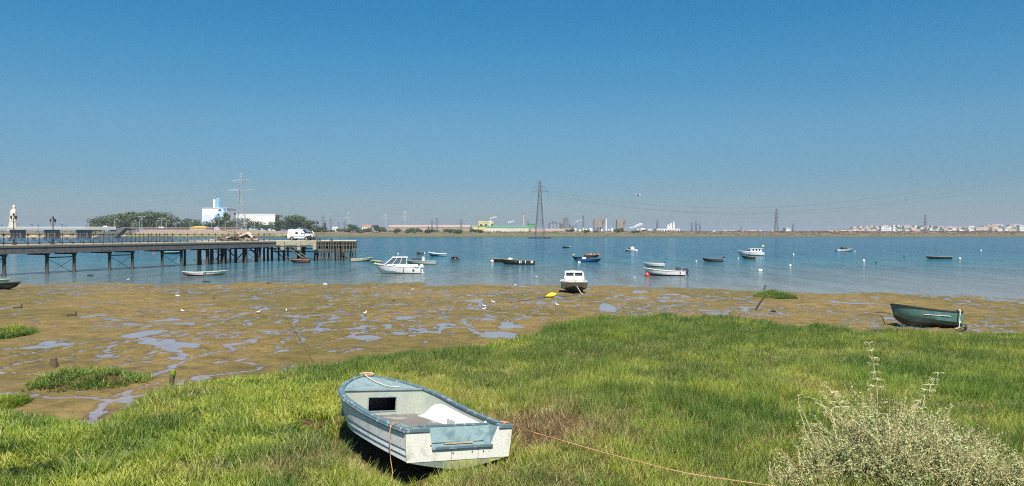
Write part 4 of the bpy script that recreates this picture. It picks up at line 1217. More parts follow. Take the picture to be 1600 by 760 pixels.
# --- free mooring buoys and floats
for px, py, dd, mt, lb, shp in (
    (1188, 423.5, .8, WHITE, 'white barrel buoy floating in the middle distance right of the motorboats', 1),
    (1235, 416.5, .6, WHITE, 'white oval buoy floating alone between the cabin cruiser and the grass tuft', 0),
    (1350, 409, .7, WHITE2, 'white round buoy below the lone white motorboat on the right', 0),
    (1500, 405.5, .7, CREAM, 'cream and orange buoy just right of the long punt', 0),
    (1336, 393.5, .5, WHITE2, 'tiny white buoy astern of the lone white motorboat on the right', 0),
    (1533, 392.5, .7, WHITE, 'small white buoy farthest right on the water', 0),
    (1240, 398.5, .6, WHITE2, 'small white buoy far out to the right of the cabin cruiser', 0),
    (1088, 409, .45, WHITE2, 'small white buoy left of the dark grey boat', 0),
    (1154, 405, .45, WHITE2, 'small white buoy left of the brown rowing boat by the cruiser', 0),
    (1131, 405.5, .3, WHITE2, 'tiny white float just right of the dark grey boat', 0),
    (622, 397.5, .55, WHITE2, 'small white buoy on the water above the cabin motorboat', 0),
    (240, 397.5, .6, M('pink_red', (.6, .08, .12), .4), 'small pink buoy seen under the walkway left of the green rowing boat', 0),
    (290.5, 431.5, .38, REDP, 'red buoy touching the rust-bottomed rowing boat before the pier', 0),
    (1413, 402.5, .55, BLACKP, 'small black float between the white round buoy and the punt', 1),
    (1369, 411, .4, BLACKP, 'tiny black float right of the white round buoy', 0),
    (992, 434, .22, WHITE2, 'tiny white float near the shore left of the red ball buoy', 0)):
    buoy(px, py, dd * .6, mt, lb, shp)

# --- green rowing boat on the mud at the right
pg = G(1449, 513)
DG = M('sea_green_hull', (.055, .13, .115), .5, dirt=(.10, .20, .17), scale=3.5, amount=.6, lo=.45, hi=.65, bump=.004)
RB_ = M('rust_red_bottom', (.050, .036, .030), .7, dirt=(.075, .030, .022), scale=4, amount=.8, bump=.006)
r, hb, top = boat('rowing_boat', 'weathered green rowing boat with rust-red bottom stranded on the mud at the right', pg + Vector((0.02, .3, .02)), R(175), 2.68, 1.25, .72, DG, M('black_gunwale', (.02, .018, .016), .7), WOODP, bottom=RB_, draft=.02, heel=R(7), trim=R(3.5), bottom_s=.22, gun_r=.035, shape=dict(sheer=.22, tr=.80, tm=.5, q=.6, p=2.4, rake=.08, chh=.5), detail=26)
mb = MB(); mb.box(1.05, hb(.40) - .030, .50, 1.05, .012, .016); mb.build('scuff_stripe', WHITE2, r).rotation_euler = (0, 0, R(0))
mb = MB(); mb.tube((2.56, 0, .85), (2.58, 0, 1.08), .018, .012); mb.build('bow_post', WOODP, r)
GR = r
rm = Matrix.Translation(r.location) @ r.rotation_euler.to_matrix().to_4x4()
mb = MB(); mb.box(-.03, -.30, .74, .10, .42, .06); mb.build('transom_top', M('teal_trim', (.10, .35, .36), .5), r)
rope('rope', 'pale frayed rope hanging over the stern of the green rowing boat', [rm @ Vector(q) for q in ((.22, .35, .76), (.20, .62, .78), (.20, .66, .6), (.19, .60, .35), (.10, .72, .12), (.02, .95, .03))], .028, ROPEW)
rope('rope', 'second loose rope end at the foot of the stern of the green boat', [rm @ Vector(q) for q in ((.19, .60, .30), (.28, .80, .10), (.42, .95, .02), (.55, 1.0, .0))], .022, ROPEW)
q0 = rm @ Vector((2.66, .0, .45)); q1 = G(1340, 494); q2 = G(1375, 492)
rope('mooring_rope', 'dark mooring rope from the bow of the green boat to the mud on its left', [q0, q2 + Vector((0, 0, .12)), q1 + Vector((0, 0, .02))], .018, M('dark_rope', (.09, .07, .04), .9))

# --- grey cabin boat standing on the mud by the water's edge
pm = G(899, 458)
GH = M('grey_hull', (.38, .34, .28), .6, dirt=(.14, .12, .09), scale=2.5, amount=.6)
r, hb, top = boat('cabin_boat', 'grey cabin boat with white wheelhouse stranded bow-on at the edge of the mud', pm, R(-86), 4.4, 1.85, .72, GH, WHITE2, WHITE, bottom=M('black_bottom', (.03, .028, .025), .7), deck=.42, draft=.0, bottom_s=.3, gun_r=.05, shape=dict(sheer=.2, q=.5, p=3.4, tm=.5, tr=.9, rake=.1, chh=.36, full=.02), thw=(.12,))
r.location = pm + Vector((.0, 3.0, .02))
r.rotation_euler = (0, 0, R(-92)); r.location.x += .05
mb = MB(); mb.box(1.95, 0, .92, 1.5, 1.26, .42); mb.build('cabin_side', WHITE2, r)
cabin(r, 1.2, 2.7, .66, .95, 1.36, .18, .05, 2, over=.10, post=.09, roof_t=.06)
mb = MB(); mb.poly([(4.0, .0, .98), (4.15, .06, .6), (4.5, .35, .1), (4.7, .5, .0)], .025, 5); mb.build('anchor_line', ROPEW, r)
rm = Matrix.Translation(r.location) @ r.rotation_euler.to_matrix().to_4x4()
# yellow buoy on its chain, on the mud
py_ = G(862, 465)
mb = MB(); mb.lathe([(.03, -.35), (.08, -.30), (.20, -.08), (.20, .08), (.10, .30), (.03, .35)], 10)
mb.v = [(z, y, x * .8 + .14) for x, y, z in mb.v]
o = mb.build('yellow_buoy', M('bright_yellow', (.78, .62, .02), .4), None, True); o.location = py_; o.rotation_euler = (0, R(-12), R(10)); tag(o, 'yellow spindle-shaped buoy lying on the mud left of the grey cabin boat', 'buoy')
rope('chain', 'dark mooring chain running left over the mud from the yellow buoy', [py_ + Vector((-.4, 0, .05)), G(845, 467) + Vector((0, 0, .03)), G(825, 470) + Vector((0, 0, .03)), G(797, 474) + Vector((0, 0, .02))], .03, M('dark_rope', (.09, .07, .04), .9), 'chain')
rope('chain', 'dark mooring chain between the yellow buoy and the grey cabin boat', [py_ + Vector((.4, 0, .08)), G(885, 464) + Vector((0, 0, .03)), rm @ Vector((4.5, .2, .05))], .022, M('dark_rope', (.09, .07, .04), .9), 'chain')
# ================================================================ PIER
IRON = M('dark_iron', (0.035, 0.033, 0.032), 0.6, dirt=(0.10, 0.06, 0.04), scale=4, amount=0.5)
GIRD = M('grey_girder', (0.13, 0.125, 0.12), 0.6, dirt=(0.06, 0.05, 0.045), scale=2, amount=0.6)
PILE = M('old_pile', (0.075, 0.062, 0.045), 0.85, dirt=(0.16, 0.15, 0.10), scale=2.5, amount=0.7, streak=4)
PILEL = M('pale_pile', (0.135, 0.12, 0.08), 0.85, dirt=(0.045, 0.04, 0.03), scale=3, amount=0.7, streak=4)
DECKM = M('sandy_deck', (0.42, 0.37, 0.27), 0.85, dirt=(0.26, 0.22, 0.15), scale=.8, amount=0.6)
CONC = M('pale_concrete', (0.33, 0.30, 0.21), 0.85, dirt=(0.22, 0.18, 0.11), scale=1.2, amount=0.6)
DZ = 3.15
pier = thing('pier', 'long iron and timber pier with railing reaching from the left edge into the river', 'pier', (-50.7, 80, 0))
pd = Vector((8, 25, 0)).normalized(); pn = Vector((-pd.y, pd.x, 0)); pang = math.atan2(pd.y, pd.x)
def pl(s_, n_, z):     # pier coordinates -> local
    v = pd * s_ + pn * n_; return Vector((v.x, v.y, z))
S0, S1 = -13, 46.4
WID = 3.4
def slab(s0, s1, n0, n1, z0, z1, mat, name, par=pier):
    mb = MB(); a = [pl(s0, n0, 0), pl(s1, n0, 0), pl(s1, n1, 0), pl(s0, n1, 0)]
    mb.prism([(q.x, q.y) for q in a], z0, z1); return mb.build(name, mat, par)
s_ = S0
k = 0
while s_ < S1 - .1:     # deck in sections with open joints
    e = min(S1, s_ + 4.95); slab(s_, e - .03, 0, WID, DZ - .12, DZ, DECKM, 'deck_slab'); s_ += 4.95
    k += 1
slab(S0, S1, -0.05, 0.10, DZ - .30, DZ - .125, M('rust_edge', (.16, .13, .10), .7, scale=2), 'edge_beam')
slab(S0, S1, 0.0, 0.12, DZ - .95, DZ - .303, GIRD, 'girder')
slab(S0, S1, WID - .12, WID, DZ - .95, DZ - .13, GIRD, 'girder')
# iron columns with flared heads, cast collars at the foot
mb = MB(); mb.lathe([(.20, -2.0), (.20, .15), (.17, .22), (.165, 1.75), (.19, 1.85), (.27, 2.1), (.33, 2.19)], 12)
colm = mb.build('column', IRON, pier, True)
cs = [-12, -8.5, -3.5, 0, 5, 8.5, 13.5, 17, 22, 25.5, 30.5, 34, 39, 42.5]
cl = []
for i, s in enumerate(cs):
    o = colm if i == 0 else share(colm, 'column', pier)
    o.location = pl(s, 0.45, 0); cl.append(o)
    mb = MB(); q0, q1 = pl(s, .2, DZ - 1.06), pl(s, WID - .2, DZ - 1.06); mb.tube(q0, q1, .10, n=4); mb.build('cross_head', IRON, pier)
for a, b_ in ((-12, -8.5), (-3.5, 0), (5, 8.5), (13.5, 17), (22, 25.5), (30.5, 34), (39, 42.5)):
    mb = MB(); mb.tube(pl(a, .45, 1.72), pl(b_, .45, 1.72), .06, n=4); mb.build('tie_beam', IRON, pier)
    for z0, z1 in ((1.62, -.1), (-.1, 1.62)):
        mb = MB(); mb.tube(pl(a, .45, z0), pl(b_, .45, z1), .025, n=4); mb.build('brace_rod', IRON, pier)
# railing: each bay a panel of its own, sharing one mesh
RZ = 1.02; bay = 1.4
mb = MB()
ux = pd
def rl(s, z): return Vector((pd.x * s, pd.y * s, z))
mb.tube(rl(0, 0), rl(0, RZ + .04), .035, n=5)
mb.tube(rl(0, RZ), rl(bay, RZ), .028, n=4); mb.tube(rl(0, .12), rl(bay, .12), .022, n=4)
mb.tube(rl(0, RZ), rl(bay, .12), .018, n=4); mb.tube(rl(0, .12), rl(bay, RZ), .018, n=4)
rows = []
for i in range(13):
    a = 2 * PI * i / 12; rows.append([(rl(bay / 2 + (.17 + .022 * math.cos(q)) * math.cos(a), .57 + (.17 + .022 * math.cos(q)) * math.sin(a)) + pn * .022 * math.sin(q)) for q in (0, PI / 2, PI, 3 * PI / 2)])
mb.loft(rows, close=True)
mb.lathe([(.06, RZ + .03), (.075, RZ + .09), (.03, RZ + .15)], 6)
mb.lathe([(.07, 0.0), (.07, .05)], 6)
rp = mb.build('railing_panel', IRON, pier)
first = True
nb = int((S1 - S0) / bay)
for i in range(nb):
    for n_ in (0.06, WID - .06):
        if n_ > 1 and S0 + i * bay > 26.5: continue
        o = rp if first else share(rp, 'railing_panel', pier)
        first = False
        o.location = pl(S0 + i * bay, n_, DZ)
def wl(x, y, z): return Vector((x + 50.7, y - 80, z))     # world -> pier local
# the timber head
hp_ = [(-42.6, 110.5), (-38.1, 124.0), (-24.3, 124.0), (-27.4, 141.0), (-52.5, 128.5)]
mb = MB(); mb.prism([(x + 50.7, y - 80) for x, y in hp_], DZ - .30, DZ - .01); mb.build('head_deck', DECKM, pier)
mb = MB(); mb.box(*wl(-34.2, 123.93, DZ - .34), 7.4, .28, .62); mb.build('face_beam', CONC, pier)
mb = MB(); mb.box(*wl(-27.4, 123.9, DZ - .12), 6.3, .26, .18); mb.build('cap_rail', PILEL, pier)
mb = MB(); mb.box(*wl(-27.4, 123.95, DZ - .68), 6.2, .2, .3); mb.build('waling', IRON, pier)
mb = MB(); mb.box(*wl(-27.4, 124.6, DZ - .75), 6.2, .1, .8); mb.build('gap_darkness', IRON, pier)  # dark sheet behind the fender piles, painting the shade in their gaps
for px in (418, 442, 467.5, 492):
    x = (px - 800) / F * 123.8
    mb = MB(); mb.box(*wl(x, 123.72, DZ - .72), .55, .4, 1.3 if px != 418 else .9); mb.build('concrete_block', CONC, pier)
mb = MB(); x = (417 - 800) / F * 123.5; mb.box(*wl(x, 123.42, DZ - .62), .55, .06, .5); bx = mb.build('white_plate', WHITE2, pier)
mb = MB(); mb.box(*wl(x, 123.38, DZ - .62), .12, .02, .16); mb.build('plate_number', BLACKP, bx)
bx.children[0].location = (0, 0, 0)
# front fender piles
fp = MB(); fp.tube((0, 0, -1.75), (0, 0, 0), .07, .085, 8); fp = fp.build('fender_pile', PILEL, pier, True)
r_ = random.Random(5)
for i in range(16):
    px = 492.5 + (554.5 - 492.5) * i / 15 + r_.uniform(-.6, .6)
    o = fp if i == 0 else share(fp, 'fender_pile', pier)
    o.location = wl((px - 800) / F * 123.7, 123.65 + r_.uniform(-.06, .06), DZ - .05)
    o.rotation_euler = (r_.uniform(-.02, .02), r_.uniform(-.03, .03), 0)
    o.scale = (1, 1, (1.15 if i % 2 else 1.0) if False else 1)
# those pale timbers stand on dark lower piles
lp = MB(); lp.tube((0, 0, -1.0), (0, 0, 1.75), .17, .15, 8); lp = lp.build('pile', PILE, pier, True)
allp = []
def inside_poly(x, y, poly):
    c = False; j = len(poly) - 1
    for i in range(len(poly)):
        xi, yi = poly[i]; xj, yj = poly[j]
        if (yi > y) != (yj > y) and x < (xj - xi) * (y - yi) / (yj - yi) + xi: c = not c
        j = i
    return c
for i in range(16):
    px = 493 + (554.5 - 493) * i / 15
    allp.append(((px - 800) / F * 123.9, 123.9 + .25, 1))
gy_ = 112.0
while gy_ < 141:
    gx_ = -54.0
    while gx_ < -24:
        x = gx_ + r_.uniform(-.4, .4); y = gy_ + r_.uniform(-.3, .3)
        if inside_poly(x, y, [(-42.8, 110.5), (-38.5, 124.5), (-24.6, 124.6), (-27.6, 140.4), (-52.0, 128.2)]): allp.append((x, y, 0))
        gx_ += 2.7
    gy_ += 4.3
for i in range(8):
    t = i / 7; allp.append((-44.0 + (-38.2 + 44.0) * t, 106.5 + (124 - 106.5) * t + .5, 0))
for i in range(4):
    t = .1 + i * .08; allp.append((-43.2 + (-51.8 + 43.2) * t, 110.8 + (128.2 - 110.8) * t, 0))
for i, (x, y, f) in enumerate(allp):
    o = lp if i == 0 else share(lp, 'pile', pier)
    o.location = wl(x, y, 0); th = r_.uniform(.75, 1.25) * (.55 if f else 1)
    o.scale = (th, th, 1.62 if not f else 1.35)
    o.rotation_euler = (0, r_.uniform(-.025, .025), r_.uniform(0, 3))
# cross bracing between piles of the head
for i in range(26):
    x = r_.uniform(-44, -26); y = 121 + r_.uniform(-3, 6)
    if not inside_poly(x, y, hp_): continue
    a = r_.choice((-1, 1)); mb = MB(); mb.tube(wl(x, y, 2.7), wl(x + a * r_.uniform(1.6, 2.6), y + .3, .4), .07, n=4)
    mb.build('brace', PILE, pier)
for y, z in ((124.3, 1.9), (122.5, 2.3), (126, 1.4), (123.8, 2.42)):
    mb = MB(); mb.tube(wl(-38, y, z), wl(-31.5 if z > 2 else -25, y, z), .08, n=4); mb.build('horizontal_brace', PILE, pier)
mb = MB(); mb.tube(wl(-34.4, 123.2, 1.9), wl(-32.2, 123.0, .45), .10, n=5); mb.tube(wl(-34.0, 123.2, 2.2), wl(-31.6, 123.0, .5), .10, n=5)
mb.tube(wl(-34.3, 122.6, 1.9), wl(-32.1, 122.4, .45), .10, n=5); mb.build('landing_ramp', PILE, pier)
for px in (518, 499.5):
    mb = MB(); mb.lathe([(.2, 0), (.16, .1), (.12, .22), (.22, .3), (.05, .36)], 8, tuple(wl((px - 800) / F * 125, 125, DZ - .01))); mb.build('bollard', BLACKP, pier, True)

# heap of broken slabs on the pier head
hp0 = Vector(((374 - 800) / F * 124.5, 124.5, DZ))
heap = thing('rubble_heap', 'heap of broken brown and grey slabs and sheets piled on the pier head', 'rubble', hp0)
cols_ = [M('rub%d' % i, c_, .85, scale=2, amount=.5) for i, c_ in enumerate([(.30, .16, .11), (.20, .12, .09), (.42, .38, .32), (.13, .10, .08), (.34, .24, .17), (.24, .21, .18)])]
for i in range(60):
    u = r_.uniform(-3.1, 3.0); hh = max(.1, 1.05 * (1 - abs(u + .2) / 3.3) * r_.uniform(.1, 1.0))
    mb = MB(); mb.box(0, 0, 0, r_.uniform(.3, .95), r_.uniform(.3, .8), r_.uniform(.06, .24), taper=r_.uniform(.6, 1))
    o = mb.build('broken_slab', cols_[r_.randrange(6)], heap); o.location = (u, r_.uniform(-.6, .8), hh); o.rotation_euler = (r_.uniform(-.8, .8), r_.uniform(-.6, .6), r_.uniform(0, 3))
mb = MB(); rows = []
for i in range(7):
    x = -.2 + i * .4; z = (.80, .98, 1.05, 1.22, 1.35, 1.12, .72)[i]
    rows.append([(x, -.75, z - .32), (x, -.2, z), (x, .5, z + .02), (x, .9, z - .5)])
mb.loft(rows); mb.build('buckled_sheet', M('pink_sheet', (.52, .38, .28), .8, scale=3), heap)
mb = MB(); mb.loft([[(-4.6, -.3, .15), (-4.6, .3, .25)], [(-3.4, -.3, .28), (-3.4, .3, .32)], [(-2.4, -.2, .7), (-2.4, .3, .75)], [(-1.8, -.2, .85), (-1.8, .3, .8)]]); mb.build('pale_sheet', M('cream_sheet', (.5, .46, .38), .8, scale=3), heap)

# ---- lamp posts on the pier
def lamp(px, ptop, pbase, d, label, z=DZ, heads=3):
    base = Vector(((px - 800) / F * d, d, z)); H = CZ + (HOR - ptop) / F * d - z
    t = thing('street_lamp', label, 'street lamp', base, 0, 'ornate lamps along the pier')
    mb = MB(); mb.lathe([(.16, 0), (.16, .12), (.10, .2), (.09, .55), (.055, .65), (.045, H - .75), (.07, H - .72), (.03, H - .6)], 8); mb.build('pole', IRON, t, True)
    lm = MB(); lm.lathe([(.05, 0), (.11, .22), (.12, .24), (.07, .32), (.015, .36)], 6)
    lant = None
    pos = [(0, 0, H - .5)] + ([(-.26, 0, H - .75), (.26, 0, H - .75), (0, .26, H - .75)][:heads])
    for p_ in pos:
        if lant is None:
            lant = lm.build('lantern', IRON, t); lant.location = p_
        else: share(lant, 'lantern', t, p_)
    for sx in (-1, 1):
        mb = MB(); mb.poly([(0, 0, H - 1.15), (sx * .12, 0, H - 1.05), (sx * .24, 0, H - .95), (sx * .26, 0, H - .75)], .022, 4); mb.build('scroll_arm', IRON, t)
    return t
lamp(21.7, 331, 380, 81, 'ornate iron lamp on the pier in front of the tall pale monument')
lamp(83, 336, 380, 85.5, 'ornate iron lamp on the pier over the second bridge pier')
lamp(495, 343, 375, 127, 'ornate iron lamp on the timber pier head right of the parked van')
t = thing('signal_mast', 'thin green mast with a lantern on the pier behind the rubble heap', 'mast', (((367 - 800) / F * 126.5), 126.5, DZ))
mb = MB(); mb.tube((0, 0, 0), (0, 0, 4.1), .06, .04, 6); mb.build('pole', M('green_mast', (.08, .14, .12), .5), t)
mb = MB(); mb.lathe([(.10, 0), (.13, .12), (.12, .3), (.04, .42)], 8, (0, 0, 4.1)); mb.build('lantern', IRON, t)
for px, d in ((412, 124.6), (428, 126), (441, 127)):
    mb = MB(); mb.tube((0, 0, 0), (0, 0, 1.15), .035, .03, 5); mb.tube((0, 0, 1.1), (1.3, .2, 1.1), .02, n=4)
    o = mb.build('railing_post', IRON, pier); o.location = wl((px - 800) / F * d, d, DZ - .01)

# ---- van
def van():
    d = 131.0; base = Vector(((470 - 800) / F * d, d, DZ - .01))
    t = thing('van', 'white panel van with a high rear body parked on the pier head', 'van', base)
    VW = M('van_white', (.68, .68, .67), .3, scale=2, amount=.15, coat=.4)
    L = 3.95
    # side profile, front at +x
    prof = [(-1.95, .38), (-1.97, .9), (-1.92, 1.55), (-1.80, 1.80), (.15, 1.84), (.45, 1.76), (1.02, 1.14), (1.75, .98), (1.93, .72), (1.95, .36)]
    mb = MB(); hw_ = .82
    rows = []
    for y, sh in ((-hw_, .0), (-hw_ + .0, .0), (hw_, 0)):
        pass
    def ring(y, ins):
        return [(x, y, z if z < 1.0 else z - ins * .3) for x, z in prof]
    a, b_ = ring(-hw_, 0), ring(hw_, 0)
    # upper body leans in a little
    a = [(x, y + (.10 if z > 1.3 else 0), z) for x, y, z in a]; b_ = [(x, y - (.10 if z > 1.3 else 0), z) for x, y, z in b_]
    n = len(prof)
    mb.add(a + b_, [tuple(range(n)), tuple(range(2 * n - 1, n - 1, -1))] + [(i, n + i, n + (i + 1) % n, (i + 1) % n) for i in range(n)])
    mb.build('body', VW, t)
    for sy in (-1, 1):
        for x0, x1, z0, z1, xt in ((.42, .98, 1.08, 1.50, .62),):
            y = sy * (hw_ + .006); yt = sy * (hw_ - .075)
            mb = MB(); mb.add([(x0 - .05, y, z0), (x1, y, z0), (xt, yt, z1), (x0 - .02, yt, z1)], [(0, 1, 2, 3)]); mb.build('side_window', GLASS, t)
        mb = MB(); mb.add([(-.62, sy * (hw_ + .006), 1.08), (-.18, sy * (hw_ + .006), 1.08), (-.18, sy * (hw_ - .08), 1.5), (-.62, sy * (hw_ - .08), 1.5)], [(0, 1, 2, 3)]); mb.build('side_window', GLASS, t)
        mb = MB(); mb.box(0, sy * (hw_ + .008), .62, 2.5, .02, .07); mb.build('side_moulding', BLACKP, t)
        mb = MB(); mb.box(.28, sy * (hw_ + .002), 1.0, .015, .006, 1.0); mb.build('door_gap', BLACKP, t)
        mb = MB(); mb.box(.95, sy * (hw_ + .09), 1.12, .12, .16, .12); mb.build('mirror', BLACKP, t)
        for x in (-1.22, 1.25):
            mb = MB(); mb.lathe([(.20, -.10), (.30, -.09), (.31, 0), (.30, .09), (.20, .10)], 16)
            wv = mb.build('wheel', BLACKP, t, True); wv.location = (x, sy * .74, .31); wv.rotation_euler = (R(90), 0, 0)
            mb = MB(); mb.lathe([(.17, -.112), (.18, 0), (.17, .112)], 10); mb.build('hub_cap', STEEL, wv)
            mb = MB(); mb.lathe([(.37, -.012), (.37, .012)], 16); q = mb.build('wheel_arch', BLACKP, t); q.location = (x, sy * (hw_ - .008), .33); q.rotation_euler = (R(90), 0, 0)
        mb = MB(); mb.box(1.90, sy * .62, .80, .12, .3, .18); mb.build('headlight', GLASS, t)
    mb = MB(); mb.box(1.96, 0, .45, .10, 1.6, .2); mb.build('bumper', BLACKP, t)
    mb = MB(); mb.box(-2.0, 0, .45, .10, 1.6, .2); mb.build('bumper', BLACKP, t)
    mb = MB(); mb.add([(.50, -.66, 1.755), (.50, .66, 1.755), (1.05, .76, 1.155), (1.05, -.76, 1.155)], [(0, 1, 2, 3)])
    mb.v = [(x + .02, y, z + .01) for x, y, z in mb.v]; mb.build('windscreen', GLASS, t)
    mb = MB(); mb.box(-1.0, 0, 1.90, .06, 1.3, .05); mb.box(-.2, 0, 1.90, .06, 1.3, .05); mb.build('roof_bars', BLACKP, t)
    t.rotation_euler = (0, 0, R(-6))
van()
# ---- scooter and its rider's white box beside the van
d = 130.0; t = thing('scooter', 'black scooter with a white windshield standing in front of the white van', 'scooter', (((486.5 - 800) / F * d), d, DZ - .01))
for x in (-.45, .45):
    mb = MB(); mb.lathe([(.10, -.06), (.25, -.05), (.27, 0), (.25, .05), (.10, .06)], 12); o = mb.build('wheel', BLACKP, t, True); o.location = (x, 0, .27); o.rotation_euler = (R(90), 0, 0)
mb = MB(); mb.box(-.3, 0, .62, .65, .3, .3, taper=.8); mb.box(.05, 0, .38, .5, .26, .14); mb.build('body', BLACKP, t)
mb = MB(); mb.tube((.5, 0, .3), (.32, 0, 1.05), .05, .04); mb.tube((.3, -.3, 1.05), (.3, .3, 1.05), .025); mb.build('steering_column', BLACKP, t)
mb = MB(); mb.loft([[(.46, -.26, .75), (.52, 0, .75), (.46, .26, .75)], [(.34, -.32, 1.25), (.40, 0, 1.27), (.34, .32, 1.25)], [(.12, -.25, 1.55), (.17, 0, 1.58), (.12, .25, 1.55)]]); mb.build('windshield', WHITE2, t)
mb = MB(); mb.box(-.55, 0, .95, .4, .4, .34, taper=.9); mb.build('top_box', WHITE2, t)
# ================================================================ FAR BANK THINGS
def fw(px, d): return (px - 800) / F * d
def fz(py, d): return CZ + (HOR - py) / F * d
def gz_at(px, d): return float(far_z(np.array(fw(px, d)), np.array(float(d))))
PALE = M('pale_wall', (.62, .60, .55), .8, scale=.1, amount=.15)
WWALL = M('white_wall', (.66, .66, .64), .8, scale=.1, amount=.12)
TAN = M('tan_wall', (.30, .235, .18), .85, scale=.08, amount=.2)
PINKR = M('pink_roof', (.30, .22, .19), .8, scale=.08, amount=.3)
GREENR = M('green_roof', (.10, .26, .12), .6, scale=.08, amount=.2)
YEL = M('yellow_green_wall', (.46, .46, .20), .8, scale=.1, amount=.2)
YEL2 = M('yellow_roof', (.60, .50, .22), .8, scale=.1, amount=.2)
GREYM = M('plant_grey', (.13, .14, .15), .7, scale=.2, amount=.4)
BROWNP = M('plant_brown', (.17, .13, .10), .8, scale=.2, amount=.4)
DWIN = M('far_window', (.05, .06, .08), .4, scale=1)
REDR = M('terracotta_roof', (.34, .15, .09), .85, scale=.2, amount=.3)
BLUEM = M('mural_blue', (.10, .30, .55), .7, scale=.2, amount=.2)
PLAT = M('lattice_steel', (.18, .19, .21), .6, .3, scale=1)
PLATL = M('pale_lattice', (.40, .42, .43), .6, .3, scale=1)

def house(name, label, cat, px0, px1, ptop, d, wallm, roofm=None, roof='flat', dep=20, nw=0, group=None, base=None, rh=None, wm=None, storeys=1, winh=None):
    """a building seen from its long side"""
    x0, x1 = fw(px0, d), fw(px1, d); zt = fz(ptop, d); zb = (base if base is not None else gz_at((px0 + px1) / 2, d)) - .4
    t = thing(name, label, cat, ((x0 + x1) / 2, d + dep / 2, zb), 0, group)
    wdt = x1 - x0; Hh = zt - zb; r_h = rh if rh is not None else (Hh * .28 if roof != 'flat' else .5)
    hw_ = Hh - r_h
    mb = MB(); mb.box(0, 0, hw_ / 2, wdt, dep, hw_); mb.build('wall', wallm, t)
    mb = MB()
    if roof == 'flat': mb.box(0, 0, hw_ + r_h / 2, wdt + .8, dep + .8, r_h)
    elif roof == 'gable':      # ridge along x
        y = dep / 2 + .6; x = wdt / 2 + .6
        mb.add([(-x, -y, hw_), (x, -y, hw_), (x, y, hw_), (-x, y, hw_), (-x, 0, hw_ + r_h), (x, 0, hw_ + r_h)], [(0, 1, 5, 4), (2, 3, 4, 5), (0, 4, 3), (1, 2, 5), (3, 2, 1, 0)])
    elif roof == 'hip':
        y = dep / 2 + .6; x = wdt / 2 + .6; e = min(x * .8, dep / 2)
        mb.add([(-x, -y, hw_), (x, -y, hw_), (x, y, hw_), (-x, y, hw_), (-x + e, 0, hw_ + r_h), (x - e, 0, hw_ + r_h)], [(0, 1, 5, 4), (2, 3, 4, 5), (0, 4, 3), (1, 2, 5), (3, 2, 1, 0)])
    mb.build('roof', roofm or wallm, t)
    if nw:
        wh = winh or hw_ * .3 / storeys; me = None
        for st in range(storeys):
            for i in range(nw):
                xx = -wdt / 2 + wdt * (i + .5) / nw; zz = hw_ * (st + .55) / storeys
                if me is None:
                    mb = MB(); mb.box(0, 0, 0, wdt / nw * .5, .3, wh); me = mb.build('window', wm or DWIN, t); me.location = (xx, -dep / 2 - .05, zz)
                else: share(me, 'window', t, (xx, -dep / 2 - .05, zz))
    return t

# ---- pylons
def pylon(px, ptop, d, label, arms=((.82, .16), (.93, .11)), wide=.11, mat=PLAT, r=.28, base=None, bz=None, segs=9, group='power pylons', single=False):
    zb = base if base is not None else gz_at(px, d); zt = fz(ptop, d); H = zt - zb
    t = thing('pylon', label, 'pylon', (fw(px, d), d, zb), .15, group)
    b0 = H * wide / 2; b1 = H * .014
    lv = [0] + [1 - (1 - i / segs) ** 1.15 * 1.0 for i in range(1, segs + 1)]
    lv = [i / segs for i in range(segs + 1)]
    def bw(u): return b0 * (1 - u) ** 1.35 + b1
    for sx, sy in ((-1, -1), (1, -1), (1, 1), (-1, 1)):
        mb = MB(); mb.poly([(sx * bw(u), sy * bw(u), u * H) for u in lv], r, 4); mb.build('leg', mat, t)
    mb = MB()
    for i in range(segs):
        u0, u1 = lv[i], lv[i + 1]; a, b_ = bw(u0), bw(u1)
        for q in ((-1, -1, 1, -1), (1, -1, 1, 1), (1, 1, -1, 1), (-1, 1, -1, -1)):
            mb.tube((q[0] * a, q[1] * a, u0 * H), (q[2] * b_, q[3] * b_, u1 * H), r * .62, n=3, cap=False)
            mb.tube((q[2] * a, q[3] * a, u0 * H), (q[0] * b_, q[1] * b_, u1 * H), r * .62, n=3, cap=False)
            mb.tube((q[0] * b_, q[1] * b_, u1 * H), (q[2] * b_, q[3] * b_, u1 * H), r * .45, n=3, cap=False)
    lt = mb.build('lattice', mat, t); lt['kind'] = 'stuff'
    ends = []
    for u, w_ in arms:
        z = u * H; hw_ = w_ * H; mb = MB()
        for sx in (-1, 1):
            for sy in (-1, 1):
                mb.tube((sx * bw(u) * .8, sy * bw(u), z), (sx * hw_, 0, z + .01 * H), r * .95, n=3)
                mb.tube((sx * bw(u) * .8, sy * bw(u), z + .03 * H), (sx * hw_, 0, z + .01 * H), r * .95, n=3)
        mb.build('cross_arm', mat, t)
        for sx in (-1, 1):
            mb = MB(); mb.tube((sx * hw_, 0, z + .01 * H), (sx * hw_, 0, z - .035 * H), r * .7, n=4); mb.build('insulator', mat, t)
            ends.append(Vector((fw(px, d) + sx * hw_, d + sx * hw_ * .15, zb + z - .035 * H)))
    return t, ends
_, E1 = pylon(843.5, 283, 700, 'tallest dark lattice pylon standing in the river in front of the factory', arms=((.80, .155), (.885, .10)), wide=.135, base=1.6, segs=13, r=.19)
_, E2 = pylon(377, 271, 920, 'tall pale lattice pylon on the left bank beside the white silo building', arms=((.72, .22), (.87, .15)), wide=.13, mat=PLATL, r=.22, segs=12)
fo = thing('pylon_foundation', 'row of dark piles carrying the tallest pylon out in the river', 'pylon foundation', (fw(843.5, 700), 698, 0))
